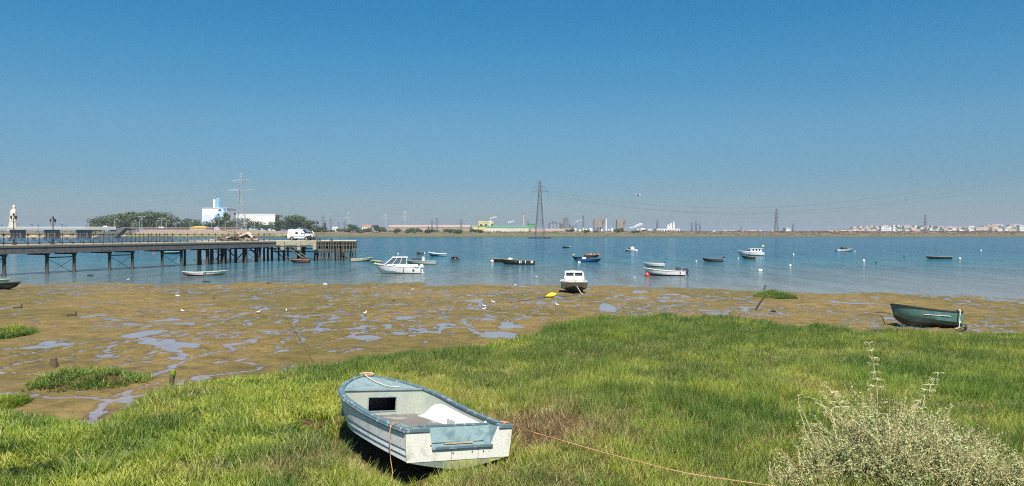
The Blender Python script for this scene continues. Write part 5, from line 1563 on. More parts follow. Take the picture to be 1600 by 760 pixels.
mb = MB(); mb.box(0, 0, 1.25, 20, 13, .5); mb.build('platform', M('found_conc', (.10, .09, .08), .8, scale=.3), fo)
pr = None
for i in range(9):
    for yy in (-6, 5):
        if pr is None: mb = MB(); mb.tube((0, 0, -1.5), (0, 0, .82), .65, n=8); pr = mb.build('pile', BLACKP, fo); pr.location = (-9 + i * 2.25, yy, 0)
        else: share(pr, 'pile', fo, (-9 + i * 2.25, yy, 0))
smallp = [(545, 330, 1500, 'pale'), (603, 333, 1700, 'pale'), (633, 329, 1600, 'pale'), (505, 336, 1800, 'dark'), (517, 342, 2100, 'dark'), (529, 347, 2200, 'dark'), (538, 345, 2000, 'dark'),
          (675, 344, 1500, 'dark'), (682.5, 340, 1400, 'dark'), (720.5, 342, 1250, 'dark'), (1027, 343, 1700, 'dark'), (1081, 347, 2000, 'dark'), (1087.5, 345, 1900, 'dark'), (1093.5, 349, 1500, 'dark'),
          (1148, 350, 2300, 'pale'), (1158, 353, 2300, 'dark'), (1168, 352, 2200, 'pale'), (1213, 326, 1350, 'dark'), (1239, 349, 1800, 'dark'), (1445.5, 335, 2200, 'dark')]
where = {545: 'pale pylon with wide arms above the left-hand scrub', 603: 'faint pale pylon at the left end of the long tan shed', 633: 'faint pale tall pylon behind the long tan shed', 505: 'dark pylon just right of the pier lamp', 517: 'small faint pylon between two trees near the pier end', 529: 'low dark pylon among the small pylons left of the pale one', 538: 'dark pylon beside the pale wide-armed pylon',
         675: 'thin dark pylon behind the right half of the tan shed', 682.5: 'taller thin dark pylon just right of its thin twin', 720.5: 'dark wide-armed pylon at the right end of the tan shed', 1027: 'dark pylon left of the white chimneys', 1081: 'thin tall pylon, leftmost of three right of the white chimneys', 1087.5: 'thin pylon, middle of three right of the white chimneys', 1093.5: 'stout dark pylon, rightmost of three right of the white chimneys',
         1148: 'faint pylon over the low brown scrub right of centre', 1158: 'short dark pylon over the low brown scrub', 1168: 'faint short pylon over the scrub left of the tall one', 1213: 'tall slim pylon alone on the right half of the horizon', 1239: 'small dark pylon right of the small white block', 1445.5: 'slim pylon rising out of the white town at the right'}
for px, pt_, d, tone_ in smallp:
    pylon(px, pt_, d, where[px], arms=((.60, .10), (.76, .13), (.92, .09)) if px in (1213, 1445.5, 1093.5, 1027) else ((.68, .20), (.86, .13)), wide=.13, mat=PLATL if tone_ == 'pale' else PLAT, r=.22 * d / 1000 + .05, segs=6)
# ---- power lines
WIRE = M('wire', (.10, .11, .12), .6, .2)
def wire(A, B, sag, label, r=.042, n=44):
    mb = MB(); pts = []
    for i in range(n + 1):
        t_ = i / n; p = A.lerp(B, t_); p.z -= 4 * sag * t_ * (1 - t_); pts.append(p - A)
    mb.poly(pts, r, 4); o = mb.build('power_line', WIRE, None); o.location = A
    tag(o, label, 'power line', 'power lines over the river')
def wire_through(A, pxB, dB, m1, m2, label, r=.042):
    """wire from A towards azimuth pxB at distance dB, through the sight lines m1 and m2 = (px, py)"""
    Bx, By = fw(pxB, dB), dB
    rows_ = []; rhs = []
    for px, py in (m1, m2):
        k_ = (px - 800) / F
        t_ = (k_ * A.y - A.x) / ((Bx - A.x) - k_ * (By - A.y)); y = A.y + (By - A.y) * t_; z = CZ + (HOR - py) / F * y
        rows_.append((t_, -4 * t_ * (1 - t_))); rhs.append(z - A.z * (1 - t_))
    (a, b_), (c_, d_) = rows_; dt = a * d_ - b_ * c_
    zB = (rhs[0] * d_ - b_ * rhs[1]) / dt; sg = (a * rhs[1] - c_ * rhs[0]) / dt
    wire(A, Vector((Bx, By, zB)), sg, label, r)
rights = [(E1[3], (1040, 321.5), (1600, 258), 'uppermost wire climbing to the right from the tallest pylon'), (E1[2], (1050, 323), (1600, 263), 'wire just under the uppermost one climbing to the right'), (E1[1], (1060, 330), (1600, 272), 'third wire from the top climbing to the right edge'),
          (E1[0], (1070, 331.5), (1600, 277), 'fourth wire from the top climbing to the right edge'), (E1[1] + Vector((0, 0, -.6)), (1080, 332.5), (1600, 283), 'lowest wire climbing to the right edge')]
for A, a, b_, l in rights: wire_through(A, 2300, 640, a, b_, l)
for A, a, b_, l in ((E2[0], (200, 303.5), (0, 283), 'upper wire sagging left from the pale pylon'), (E2[2], (250, 305.5), (0, 278), 'top wire sagging left from the pale pylon'), (E2[1], (220, 320), (0, 306), 'lower wire sagging left from the pale pylon'),
                    (E2[3], (200, 278), (0, 248), 'highest faint wire at the left rising to the left edge')):
    wire_through(A, -900, 800, a, b_, l)
wire(E2[1], Vector((fw(545, 1500), 1500, fz(334, 1500))), 16, 'wire falling right from the lower arm of the pale pylon')
wire(E2[3], Vector((fw(545, 1500), 1500, fz(332, 1500))), 12, 'wire falling right from the upper arm of the pale pylon')

# ---- monument
d = 1150; t = thing('monument', 'tall pale stone monument of a robed figure on a stepped block at the far left', 'monument', (fw(22, d), d, gz_at(22, d)))
H = fz(319.5, d) - gz_at(22, d)
STO = M('monument_stone', (.52, .47, .40), .85, dirt=(.40, .33, .27), scale=.15, amount=.5)
mb = MB(); mb.box(0, 0, .09 * H, 12.5, 12, .18 * H, taper=.98); mb.build('base_block', STO, t)
mb = MB(); mb.box(0, 0, .26 * H, 10.5, 9, .16 * H + .02, taper=.9); mb.build('plinth', STO, t)
mb = MB(); mb.loft([[(x_ * w_ + ox, y_ * w_ * .8, z_ * H) for x_, y_ in ((-1, -1), (.2, -1.15), (1, -.8), (1.1, .2), (.7, 1), (-.5, 1.1), (-1.1, .2))] for w_, ox, z_ in ((4.4, -.4, .33), (4.0, -.5, .5), (3.7, -.4, .62), (3.6, -.2, .74), (2.6, .1, .80), (1.5, .3, .84), (1.9, .4, .88), (1.9, .4, .93), (1.0, .4, .985))], close=True)
mb.build('figure', STO, t, True)
mb = MB(); mb.box(-3.2, 0, .66 * H, 2.0, 3, .22 * H, taper=.7); mb.box(1.6, -1.5, .72 * H, 3.2, 1.6, .06 * H, tilt=.3); mb.build('cross_arm_block', STO, t)

# ---- bridge
d = 800
t = thing('road_bridge', 'low concrete road bridge on dark block piers crossing the inlet at the far left', 'bridge', (fw(40, d), d, 0))
bx0, bx1 = fw(-420, d) - fw(40, d), fw(186, d) - fw(40, d)
BR = M('bridge_concrete', (.34, .33, .31), .8, scale=.1, amount=.3); BD = M('bridge_pier', (.11, .11, .11), .8, scale=.2)
zt = fz(355.5, d); zb = fz(359.5, d)
mb = MB(); mb.box((bx0 + bx1) / 2, 0, (zt + zb) / 2 - .3, bx1 - bx0, 12, zt - zb - .8); mb.build('deck', BR, t)
mb = MB(); mb.box((bx0 + bx1) / 2, -5.9, zt + .1, bx1 - bx0, .3, .8); mb.build('parapet', M('parapet', (.55, .55, .52), .8), t)
for px in (-320, -270, -220, -171, -121, -73, -25, 28, 81.5, 131.5):
    x = fw(px, d) - fw(40, d)
    for k in range(4):
        mb = MB(); mb.box(x - 4.9 + k * 3.2, 0, zb / 2 - .6, 1.7, 8, zb + 1.4 - .1); mb.build('pier_column', BD, t)
    mb = MB(); mb.box(x, 0, zb - .25, 12.5, 9, .7); mb.build('pier_cap', BD, t)
mb = MB(); x = fw(165, d) - fw(40, d); mb.prism([(x - 9, -7), (x + 12, -7), (x + 12, 7), (x - 9, 7)], -.5, .8); mb.build('abutment_foot', BD, t)
mb = MB(); mb.add([(x - 8, -5, .6), (x + 12, -5, .6), (x + 22, -5, zt - .8), (x + 12, -5, zt - .8), (x - 8, 5, .6), (x + 12, 5, .6), (x + 22, 5, zt - .8), (x + 12, 5, zt - .8)], [(0, 1, 2, 3), (7, 6, 5, 4), (0, 4, 5, 1), (1, 5, 6, 2), (2, 6, 7, 3), (3, 7, 4, 0)]); mb.build('abutment', BD, t)
# sandbank under the bridge and embankment right of it
m, nt, b, out = new_mat('sandbank')
geo = N(nt, 'ShaderNodeNewGeometry'); n1 = N(nt, 'ShaderNodeTexNoise', i_Scale=.12, i_Detail=7.0); nt.links.new(geo.outputs['Position'], n1.inputs['Vector'])
nt.links.new(ramp(nt, n1.outputs[0], [(.3, (.22, .17, .09)), (.7, (.42, .34, .20))]), b.inputs['Base Color']); b.inputs['Roughness'].default_value = .95
mb = MB(); rows = []
for i in range(40):
    px = -420 + i * 16; x = fw(px, 830); hh = 2.2 + .5 * math.sin(i * .7)
    rows.append([(x, 818, -.3), (x, 826, .5), (x, 840, hh), (x, 868, hh + .4), (x, 905, 1.0)])
mb.loft(rows); tag(mb.build('sandbank', m, None, True), kind='structure')
m, nt, b, out = new_mat('embankment_stone')
geo = N(nt, 'ShaderNodeNewGeometry'); n1 = N(nt, 'ShaderNodeTexVoronoi', i_Scale=.35); nt.links.new(geo.outputs['Position'], n1.inputs['Vector'])
sp = N(nt, 'ShaderNodeSeparateXYZ'); nt.links.new(geo.outputs['Position'], sp.inputs[0])
nz = N(nt, 'ShaderNodeTexNoise', i_Scale=.06, i_Detail=6.0); nt.links.new(geo.outputs['Position'], nz.inputs['Vector'])
am = N(nt, 'ShaderNodeMath', operation='MULTIPLY_ADD'); nt.links.new(nz.outputs[0], am.inputs[0]); am.inputs[1].default_value = 4.0; nt.links.new(sp.outputs[2], am.inputs[2])
cc = ramp(nt, am.outputs[0], [(0.0, (.1, .1, .03)), (1.0, (.1, .1, .03))])
mr = N(nt, 'ShaderNodeMapRange'); mr.inputs[1].default_value = 2; mr.inputs[2].default_value = 10; nt.links.new(am.outputs[0], mr.inputs[0])
cc = ramp(nt, mr.outputs[0], [(0.1, (.06, .055, .03)), (.28, (.17, .17, .05)), (.42, (.22, .19, .09)), (.50, (.19, .145, .105)), (.9, (.22, .165, .125))])
vv = ramp(nt, n1.outputs[0], [(0, .75), (.8, 1.15)])
nt.links.new(mix(nt, 1, cc, vv, 'MULTIPLY'), b.inputs['Base Color']); b.inputs['Roughness'].default_value = .95
mb = MB(); rows = []
for i in range(31):
    px = 172 + i * 9.0; e = min(1, i / 3) * (1 - .55 * max(0, (i - 20) / 10)); yb = 815 + 60 * max(0, (i - 14) / 16) ** 1.5
    x0_ = fw(px, yb)
    rows.append([(x0_, yb, -.4), (x0_, yb + 8, 1.0), (x0_, yb + 16, 2.2 * e + .3), (x0_, yb + 34, 8.2 * e), (x0_, yb + 50, 8.6 * e), (x0_, yb + 130, 7.0)])
mb.loft(rows); tag(mb.build('embankment', m, None, True), kind='structure')
# red-brown guard rail on the embankment
t = thing('guard_rail', 'long dark red road barrier along the top of the stone embankment', 'guard rail', (fw(190, 852), 852, 8.8))
mb = MB(); mb.box(62, 0, .95, 126, .5, .5); mb.build('rail', M('rail_red', (.22, .07, .07), .6, scale=.2), t)
mb = MB(); mb.box(62, .9, 1.5, 126, .4, .3); mb.build('top_rail', M('rail_white', (.55, .5, .48), .6, scale=.2), t)
pp = None
for i in range(22):
    if pp is None: mb = MB(); mb.box(0, 0, .35, .3, .3, 1.0); pp = mb.build('post', M('rail_red', (.22, .07, .07)), t)
    else: share(pp, 'post', t, (i * 5.9, 0, 0))

# ---- lamp posts on the far road
def road_lamp(px, ptop, d, label, dbl=False):
    zb = 8.4 if px < 340 else gz_at(px, d); H = fz(ptop, d) - zb
    t = thing('road_lamp', label, 'street lamp', (fw(px, d), d, zb), 0, 'lamps along the far road')
    mb = MB(); mb.tube((0, 0, 0), (0, 0, H - 1.0), .26, .2, 5); mb.build('pole', PLATL, t)
    for sx in ((-1, 1) if dbl else (1,)):
        mb = MB(); mb.poly([(0, 0, H - 1.2), (sx * .6, 0, H - .3), (sx * 1.8, 0, H), (sx * 2.6, 0, H - .2)], .18, 4); a = mb.build('arm', PLATL, t)
        mb = MB(); mb.box(sx * 3.0, 0, H - .35, 1.4, .6, .35); mb.build('lamp_head', WWALL, a)
for i, (px, pt_, dbl) in enumerate(((179, 342, 0), (208, 345, 0), (218, 342, 0), (222, 338.5, 1), (244, 345, 0), (253, 341, 1), (260, 345, 0), (275, 347, 0), (297, 346, 0), (331, 345, 0), (342, 343, 0), (398, 343, 0), (385, 346, 0), (352, 346, 0), (139, 341, 0))):
    lab = ['in front of the left side of the big tree clump', 'before the middle of the big tree clump', 'short one left of the double-armed lamp', 'double-armed before the centre of the tree clump', 'left of the second double-armed lamp', 'double-armed before the right side of the clump', 'just right of the second double-armed lamp', 'at the right end of the big tree clump', 'between the tree clump and the yellow roof', 'left of the white silo building', 'in front of the white silo building', 'in front of the long white shed', 'between pale pylon and long white shed', 'right of the white silo building by the trees', 'over the bridge end left of the trees'][i]
    road_lamp(px, pt_, 856, 'slim pale road lamp ' + lab, bool(dbl))
# tiny vehicles
def far_car(px, d, z, L, Hh, m, label, name='parked_car', cat='car'):
    t = thing(name, label, cat, (fw(px, d), d, z))
    mb = MB(); mb.box(0, 0, Hh * .42, L, 2.0, Hh * .5); mb.box(-.1 * L, 0, Hh * .8, L * .6, 1.8, Hh * .36, taper=.8); mb.build('body', m, t)
    mb = MB(); mb.box(-.1 * L, -.95, Hh * .8, L * .45, .1, Hh * .2); mb.build('window', DWIN, t)
    for x in (-.3, .3):
        mb = MB(); mb.lathe([(.36, -.1), (.36, .1)], 10); o = mb.build('wheel', BLACKP, t); o.location = (x * L, -.95, .36); o.rotation_euler = (R(90), 0, 0)
far_car(252.5, 862, 8.9, 6.0, 3.4, WWALL, 'white van driving on the far road below the double-armed lamp', 'van', 'van')
far_car(165, 802, fz(355.6, 802), 4.5, 1.8, WWALL, 'white car crossing the right end of the far bridge')
house('kiosk', 'low building with a long yellow roof behind the embankment guard rail', 'building', 297, 322, 353.8, 880, M('kiosk_wall', (.5, .4, .2), .8), M('kiosk_roof', (.72, .45, .04), .6), 'hip', dep=10, base=8.2, rh=1.2)

# ---- white silo building with painted blue shapes, long white shed
d = 1150; zb = gz_at(335, d)
t = house('silo_building', 'white block of a factory with blue mural patches and rooftop silos behind trees', 'building', 316, 354.5, 325, d, WWALL, WWALL, dep=40)
x_ = lambda px: fw(px, d) - fw(335.25, d)
H = fz(325, d) - zb + .4
for i, (a, b_, ht) in enumerate(((331, 334.5, 311.5), (335, 341.5, 310), (341.6, 344.5, 311.5))):
    mb = MB(); rr = (fw(b_, d) - fw(a, d)) / 2; hz2 = fz(ht, d) - fz(325, d)
    mb.lathe([(rr, -.5), (rr, hz2 * .92), (rr * .6, hz2)], 14, ((x_(a) + x_(b_)) / 2, -14, H)); mb.build('silo', [WWALL, M('silo_blue', (.22, .42, .58), .6), M('silo_dark', (.12, .22, .36), .6)][i], t, True)
def panel(pts, m, name='mural_patch'):
    mb = MB(); vs_ = [(x_(px), -20.35, fz(py, d) - zb + .4) for px, py in pts]; n = len(pts)
    mb.add(vs_ + [(x, y + .25, z) for x, y, z in vs_], [tuple(range(n)), tuple(range(2 * n - 1, n - 1, -1))] + [(k, (k + 1) % n, n + (k + 1) % n, n + k) for k in range(n)][::1]); mb.build(name, m, t)
panel([(341, 326), (349, 326), (352, 333), (347, 340), (340, 336)], M('mural_pale', (.42, .55, .70), .7))
panel([(337, 336), (343, 334), (344, 343), (336, 346)], BLUEM)
panel([(342, 327.5), (345.5, 327.5), (345.5, 330), (342, 330)], BLUEM)
panel([(349, 326), (354, 326), (354, 336), (352, 333)], M('mural_dark', (.12, .24, .42), .7))
panel([(317, 339), (324, 333), (331, 341), (331, 350), (317, 350)], M('mural_lilac', (.52, .60, .74), .7))
t = house('white_shed', 'long low white shed with a pale blue lower wall behind the pale pylon', 'building', 354.8, 430, 334.5, 1200, WWALL, WWALL, dep=40, rh=1.4)
mb = MB(); mb.box(0, -20.3, 6.5, fw(430, 1200) - fw(354.8, 1200), .4, 6); mb.build('blue_band', M('mural_pale', (.42, .55, .70)), t)
mb = MB(); mb.lathe([(3.0, 0), (5.5, 3), (6, 6), (4, 9.5), (.5, 11)], 12, (fw(357, 1050), 1050, gz_at(357, 1050) + 4)); tag(mb.build('water_tank', WWALL, None, True), 'round white tank among the dark trees below the white silo building', 'tank')

# ---- factory row
house('tan_shed', 'very long low tan shed behind the scrub left of the yellow factory', 'building', 606, 734, 351.5, 1500, TAN, M('tan_roof', (.36, .27, .22), .8, scale=.05), 'gable', dep=60, rh=5, nw=0)
house('workshop', 'short tan shed standing before the left half of the very long one', 'building', 648, 668, 352.8, 1350, M('tan_light', (.42, .33, .24), .8), PINKR, 'gable', dep=25)
t = house('factory_hall', 'yellow-green stepped factory hall with a flat yellow roof', 'building', 748, 771, 346, 1260, YEL, YEL2, dep=40, rh=2.2, nw=3, storeys=2)
mb = MB(); mb.box(0, 0, 4.5, 40, 41, 9); mb.build('lower_wing', YEL, t); mb = MB(); mb.box(-2, 0, 9.5, 40, 40, 1.6); mb.build('wing_roof', YEL2, t)
house('yellow_annex', 'low yellow annex on the left of the stepped factory hall', 'building', 739, 747.5, 353, 1240, YEL, YEL2, dep=25, rh=1)
mb = MB(); mb.tube((0, 0, 0), (0, 0, fz(343, 1250) - gz_at(766, 1250)), 1.1, .9, 8); o = mb.build('vent_pipe', WWALL, None); o.location = (fw(766, 1250), 1250, gz_at(766, 1250)); tag(o, 'white vent pipe steaming above the yellow factory hall', 'chimney')
t = house('warehouse', 'long white warehouse with a green roof left of the tallest pylon', 'building', 759, 826, 353.2, 1150, M('warehouse_wall', (.58, .55, .48), .8, scale=.1), GREENR, 'gable', dep=50, rh=2.6, nw=14, winh=1.2, wm=M('louvre', (.40, .38, .33), .8))
house('green_building', 'tall green-clad building behind the tallest pylon', 'building', 826.5, 836, 350, 1300, GREENR, M('green_dark', (.05, .16, .08), .7), dep=40)
house('pink_shed', 'low shed with a faded pink roof right of the tallest pylon', 'building', 830, 893, 357.2, 1080, PALE, PINKR, 'gable', dep=46, rh=4.2, nw=12, winh=1.4, wm=TAN)
def chimney(px, pt_, d, r, m, label, ring=None):
    zb_ = gz_at(px, d); H = fz(pt_, d) - zb_
    t = thing('chimney', label, 'chimney', (fw(px, d), d, zb_))
    mb = MB(); mb.lathe([(r * 1.3, 0), (r, H * .5), (r * .85, H * .94)], 10); mb.build('stack', m, t, True)
    mb = MB(); mb.lathe([(r * 1.0, H * .94), (r * 1.0, H)], 10); mb.build('rim', ring or m, t)
CHM = M('tan_stack', (.45, .36, .27), .8, scale=.2)
chimney(818, 333, 1400, 1.6, CHM, 'tall tan chimney behind the green-roofed warehouse', REDP)
chimney(825, 346, 1300, 1.0, GREYM, 'short dark chimney at the right end of the green-roofed warehouse')
chimney(911.5, 337, 1500, 1.7, GREYM, 'tall dark chimney between the dark plant and the leaning conveyor tower')
chimney(947, 340, 1500, 1.3, WWALL, 'tall white chimney right of the leaning conveyor tower', REDP)
chimney(900, 350, 1500, .9, GREYM, 'short thin chimney with a wisp of steam left of the dark tall one')
chimney(935, 348, 1700, 1.0, GREYM, 'thin dark stack behind the left conveyor tower')
for px, pt_, dd in ((1044, 351, 2.6), (1048, 348.5, 2.2), (1052.5, 346.5, 2.0)):
    chimney(px, pt_, 1500, dd, WWALL, {1044: 'squat white chimney, shortest of the three together', 1048: 'white chimney, middle of the three together', 1052.5: 'white chimney, tallest of the three together'}[px])
house('white_plant', 'low white plant buildings at the foot of the three white chimneys', 'building', 1026, 1062, 357.5, 1450, WWALL, PALE, dep=30, nw=9)
# dark process plant
t = thing('process_plant', 'dark refinery-like plant of tanks, frames and pipes right of the tallest pylon', 'plant', (fw(875, 1350), 1350, gz_at(875, 1350)))
zz_ = lambda py: fz(py, 1350) - gz_at(875, 1350)
xx_ = lambda px: fw(px, 1350) - fw(875, 1350)
mb = MB(); mb.box(xx_(884), 0, zz_(343) / 2, xx_(888) - xx_(880), 10, zz_(343)); mb.build('tower_block', GREYM, t)
mb = MB(); mb.box(xx_(884), 0, zz_(341.5), xx_(886) - xx_(881), 8, 3); mb.build('tower_top', BROWNP, t)
for px, pt_ in ((859, 347), (864, 345), (869, 346), (874, 347), (877, 349), (891, 350), (895, 352)):
    mb = MB(); mb.lathe([(1.6, 0), (1.6, zz_(pt_) - 1), (.5, zz_(pt_))], 8, (xx_(px), r_.uniform(-5, 5), 0)); mb.build('column', GREYM, t)
for py in (351, 354, 356):
    mb = MB(); mb.box(xx_(868), 0, zz_(py), xx_(880) - xx_(857), 8, 1.4); mb.build('gantry', GREYM, t)
for px in (861, 866.5, 872):
    mb = MB(); mb.lathe([(3.2, 0), (3.2, zz_(352)), (1, zz_(351))], 10, (xx_(px), -3, 0)); mb.build('tank', M('tank_blue_grey', (.22, .26, .30), .6), t, True)
for px0, px1, py, lb in ((926, 946, 343.5, 'left conveyor tower, a brown box frame with a slanting gallery'), (961.5, 978, 345, 'right conveyor tower, a lighter brown box with a slanting gallery')):
    d = 1450; t = thing('conveyor_tower', lb, 'conveyor tower', (fw((px0 + px1) / 2, d), d, gz_at(px0, d)))
    Hh = fz(py, d) - gz_at(px0, d); wd = fw(px1, d) - fw(px0, d)
    CM = M('conveyor_brown', (.24, .20, .16), .8, scale=.15)
    mb = MB(); mb.box(-.1 * wd, 0, Hh * .68, wd * .62, 12, Hh * .62); mb.build('bin', CM, t)
    for sx in (-.38, -.15, .08, .2):
        mb = MB(); mb.tube((sx * wd, 0, 0), (sx * wd, 0, Hh * .5), .8, n=4); mb.build('leg', BROWNP, t)
    mb = MB(); mb.add([(.05 * wd, -5, 0), (.16 * wd, -5, 0), (.5 * wd, -5, Hh), (.34 * wd, -5, Hh), (.05 * wd, 3, 0), (.16 * wd, 3, 0), (.5 * wd, 3, Hh), (.34 * wd, 3, Hh)], [(0, 1, 2, 3), (7, 6, 5, 4), (0, 4, 5, 1), (1, 5, 6, 2), (2, 6, 7, 3), (3, 7, 4, 0)]); mb.build('gallery', BROWNP, t)
    mb = MB(); mb.box(.02 * wd, 0, Hh * 1.0, wd * .84, 9, 2.0); mb.build('head_house', CM, t)
for i, (px, w_, m_) in enumerate(((899, 4, PALE), (906, 3, WWALL), (911.5, 4, YEL), (916, 3, WWALL), (923, 6, PALE), (940, 3, WWALL), (951, 5, WWALL), (956, 4, PALE), (997, 3, WWALL), (1004, 9, WWALL), (1015, 6, PALE))):
    d = 1180 + 13 * i; t = thing('storage_tank', 'small pale storage tank number-less', 'tank', (fw(px, d), d, gz_at(px, d)), 0, 'pale storage tanks at the foot of the plants')
    t['label'] = ['rounded', 'white squat', 'yellowish', 'white small', 'pale broad', 'white narrow', 'white broad', 'pale narrow', 'white upright', 'long white', 'pale long'][i] + ' storage tank ' + ['right of the pink-roofed shed', 'just left of the dark tall chimney', 'at the foot of the dark tall chimney', 'just right of the dark tall chimney', 'at the left foot of the left conveyor tower', 'under the left conveyor tower', 'at the foot of the white tall chimney', 'between the two conveyor towers', 'right of the right conveyor tower', 'in the scrub below the steam plume', 'left of the white plant'][i]
    hh = fz(361.2 - (px % 3), d) - gz_at(px, d) + 1.5; rr = max(1.2, (fw(px + w_ / 2, d) - fw(px, d)))
    mb = MB(); mb.lathe([(rr, 0), (rr, max(1.5, hh)), (rr * .3, max(1.5, hh) + .8)], 12); mb.build('shell', m_, t, True)
    mb = MB(); mb.lathe([(rr * 1.03, max(1.5, hh) * .9), (rr * 1.03, max(1.5, hh) * .98)], 12); mb.build('rim', PALE, t)
house('white_block', 'small square white building by itself right of the tall slim pylon', 'building', 1228, 1235, 356.5, 1700, WWALL, WWALL, dep=20, nw=3, storeys=2)

# ---- steam plumes
STEAM = None
m, nt, b, out = new_mat('steam'); nt.nodes.remove(b)
pv = nt.nodes.new('ShaderNodeVolumePrincipled'); pv.inputs['Color'].default_value = (.95, .95, .97, 1); pv.inputs['Density'].default_value = .35
nt.links.new(pv.outputs[0], out.inputs['Volume']); STEAM = m
m, nt, b, out = new_mat('steam_puff')
nt.nodes.remove(b)
df = N(nt, 'ShaderNodeBsdfDiffuse'); df.inputs[0].default_value = (.85, .86, .88, 1)
trn = N(nt, 'ShaderNodeBsdfTransparent'); tl = N(nt, 'ShaderNodeBsdfTranslucent'); tl.inputs[0].default_value = (.85, .86, .88, 1)
m1_ = N(nt, 'ShaderNodeMixShader', i_Fac=.5); nt.links.new(df.outputs[0], m1_.inputs[1]); nt.links.new(tl.outputs[0], m1_.inputs[2])
m2_ = N(nt, 'ShaderNodeMixShader'); lw = N(nt, 'ShaderNodeLayerWeight', i_Blend=.45); nt.links.new(ramp(nt, lw.outputs['Facing'], [(0.1, .35), (.8, 1.0)]), m2_.inputs[0])
nt.links.new(m1_.outputs[0], m2_.inputs[1]); nt.links.new(trn.outputs[0], m2_.inputs[2]); nt.links.new(m2_.outputs[0], out.inputs[0])
PUFF = m
def plume(pts, d, label):
    mb = MB(); r_2 = random.Random(int(pts[0][0]))
    for i, (px, py, rp) in enumerate(pts):
        for k in range(3):
            c0 = (fw(px + r_2.uniform(-1, 1), d), d + r_2.uniform(-3, 3), fz(py + r_2.uniform(-.6, .6), d)); rr = rp / F * d * r_2.uniform(.6, 1.1)
            mb.lathe([(rr * math.sin(a) * .99 + .02, -rr * math.cos(a) * .7) for a in [PI * j / 6 for j in range(7)]], 9, c0, sx=1.4)
    o = mb.build('steam_plume', PUFF, None, True); tag(o, label, 'steam', kind='stuff')
plume([(766, 342, 1.0), (768, 341, 1.2), (771, 340, 1.4), (775, 339.5, 1.3)], 1250, 'small white steam plume drifting from the vent pipe of the yellow factory')
plume([(795, 349, 1.5), (797, 347.5, 2.0), (801, 346.5, 1.7)], 1500, 'little grey-white steam puff above the green-roofed warehouse')
plume([(900, 347, 1.0), (903, 345.5, 1.3), (907, 344.5, 1.2)], 1500, 'thin steam wisp left of the dark tall chimney')
plume([(992, 355, 3.0), (997, 353, 3.5), (1001, 351, 2.8), (986, 356, 2.5)], 1800, 'wide low steam cloud right of the conveyor towers')

# ---- the white town at the right
hills = MB(); rows = []
for i in range(61):
    x = 700 + i * 45; r_x = sstep(1150, 1650, np.array(float(x))); hgt_ = 3 + 22 * float(r_x) + 5 * math.sin(i * .45) * float(r_x)
    rows.append([(x, 2500, 6), (x, 2750, 6 + hgt_ * .35), (x, 3100, 6 + hgt_ * .8), (x, 3400, 6 + hgt_), (x, 3900, 6 + hgt_ * .6), (x, 4600, 4)])
hills.loft(rows); m, nt, b, out = new_mat('hill_ground'); b.inputs['Base Color'].default_value = (.12, .12, .07, 1); b.inputs['Roughness'].default_value = .95
tag(hills.build('hills', m, None, True), kind='structure')
def hillz(x, y):
    i = max(0, min(59.99, (x - 700) / 45)); r_x = float(sstep(1150, 1650, np.array(float(x)))); hg = 3 + 22 * r_x + 5 * math.sin(i * .45) * r_x
    return float(np.interp(y, [2500, 2750, 3100, 3400, 3900], [6, 6 + hg * .35, 6 + hg * .8, 6 + hg, 6 + hg * .6]))
r3 = random.Random(11)
tw = [WWALL, WWALL, PALE, WWALL, M('town_cream', (.55, .47, .38), .8), M('town_pink', (.48, .34, .28), .8)]
tr_ = [REDR, PALE, REDR, WWALL, M('town_tan_roof', (.38, .27, .2), .8), M('town_grey_roof', (.3, .3, .3), .8)]
tn = 0
protos_h = []
for v in range(6):
    w_ = [12, 15, 20, 9, 24, 12][v]; h_ = [4.5, 6, 5, 8, 6, 9][v]
    t = thing('town_house', 'proto', 'house', (0, 0, 0), 0, 'houses of the far white town')
    mb = MB(); mb.box(0, 0, h_ / 2, w_, 14, h_); mb.build('wall', tw[v], t)
    mb = MB()
    if v in (0, 2, 4): y = 7.5; x = w_ / 2 + .5; mb.add([(-x, -y, h_), (x, -y, h_), (x, y, h_), (-x, y, h_), (-x, 0, h_ + 3), (x, 0, h_ + 3)], [(0, 1, 5, 4), (2, 3, 4, 5), (0, 4, 3), (1, 2, 5), (3, 2, 1, 0)])
    else: mb.box(0, 0, h_ + .4, w_ + .5, 14.5, .8)
    mb.build('roof', tr_[v], t)
    protos_h.append(t)
used_p = set(); town = []
desc_w = ['small white', 'broad white', 'long pale', 'narrow white', 'long cream', 'tall pinkish']
desc_r = ['terracotta-roofed', 'flat-roofed', 'terracotta-roofed', 'flat-roofed', 'tan-roofed', 'flat-roofed']
names_c = {}
for i in range(230):
    px = r3.uniform(1285, 1640) if i > 15 else r3.uniform(1100, 1290)
    d = r3.choice((2650, 2800, 2950, 3100, 3250, 3380)) + r3.uniform(-40, 40)
    v = r3.randrange(6); x = fw(px, d)
    if px < 1330 and r3.random() < .45: continue
    if px < 1330: d = 2650; x = fw(px, d)
    t = protos_h[v] if v not in used_p else copy_tree(protos_h[v])
    used_p.add(v)
    t.location = (x, d, (hillz(x, d) if x > 720 else 6.0) - .5); t.rotation_euler = (0, 0, r3.uniform(-.5, .5))
    seg = int((px - 1100) // 60)
    spot = ['left of the tall slim pylon', 'around the tall slim pylon', 'right of the small white block', 'left end of the town', 'left of the white tower block', 'by the white tower blocks', 'near the slim town pylon', 'right of the slim town pylon', 'right part of the town', 'at the picture edge'][min(seg, 9)]
    row_ = 'in the first row' if d < 2720 else ('low down' if d < 2900 else ('half way up' if d < 3150 else 'on the crest'))
    town.append((px, d, v, t, row_, spot))
seen = {}
for px, d, v, t, row_, spot in sorted(town, key=lambda q: q[0]):
    seen.setdefault((v, row_, spot), []).append(t)
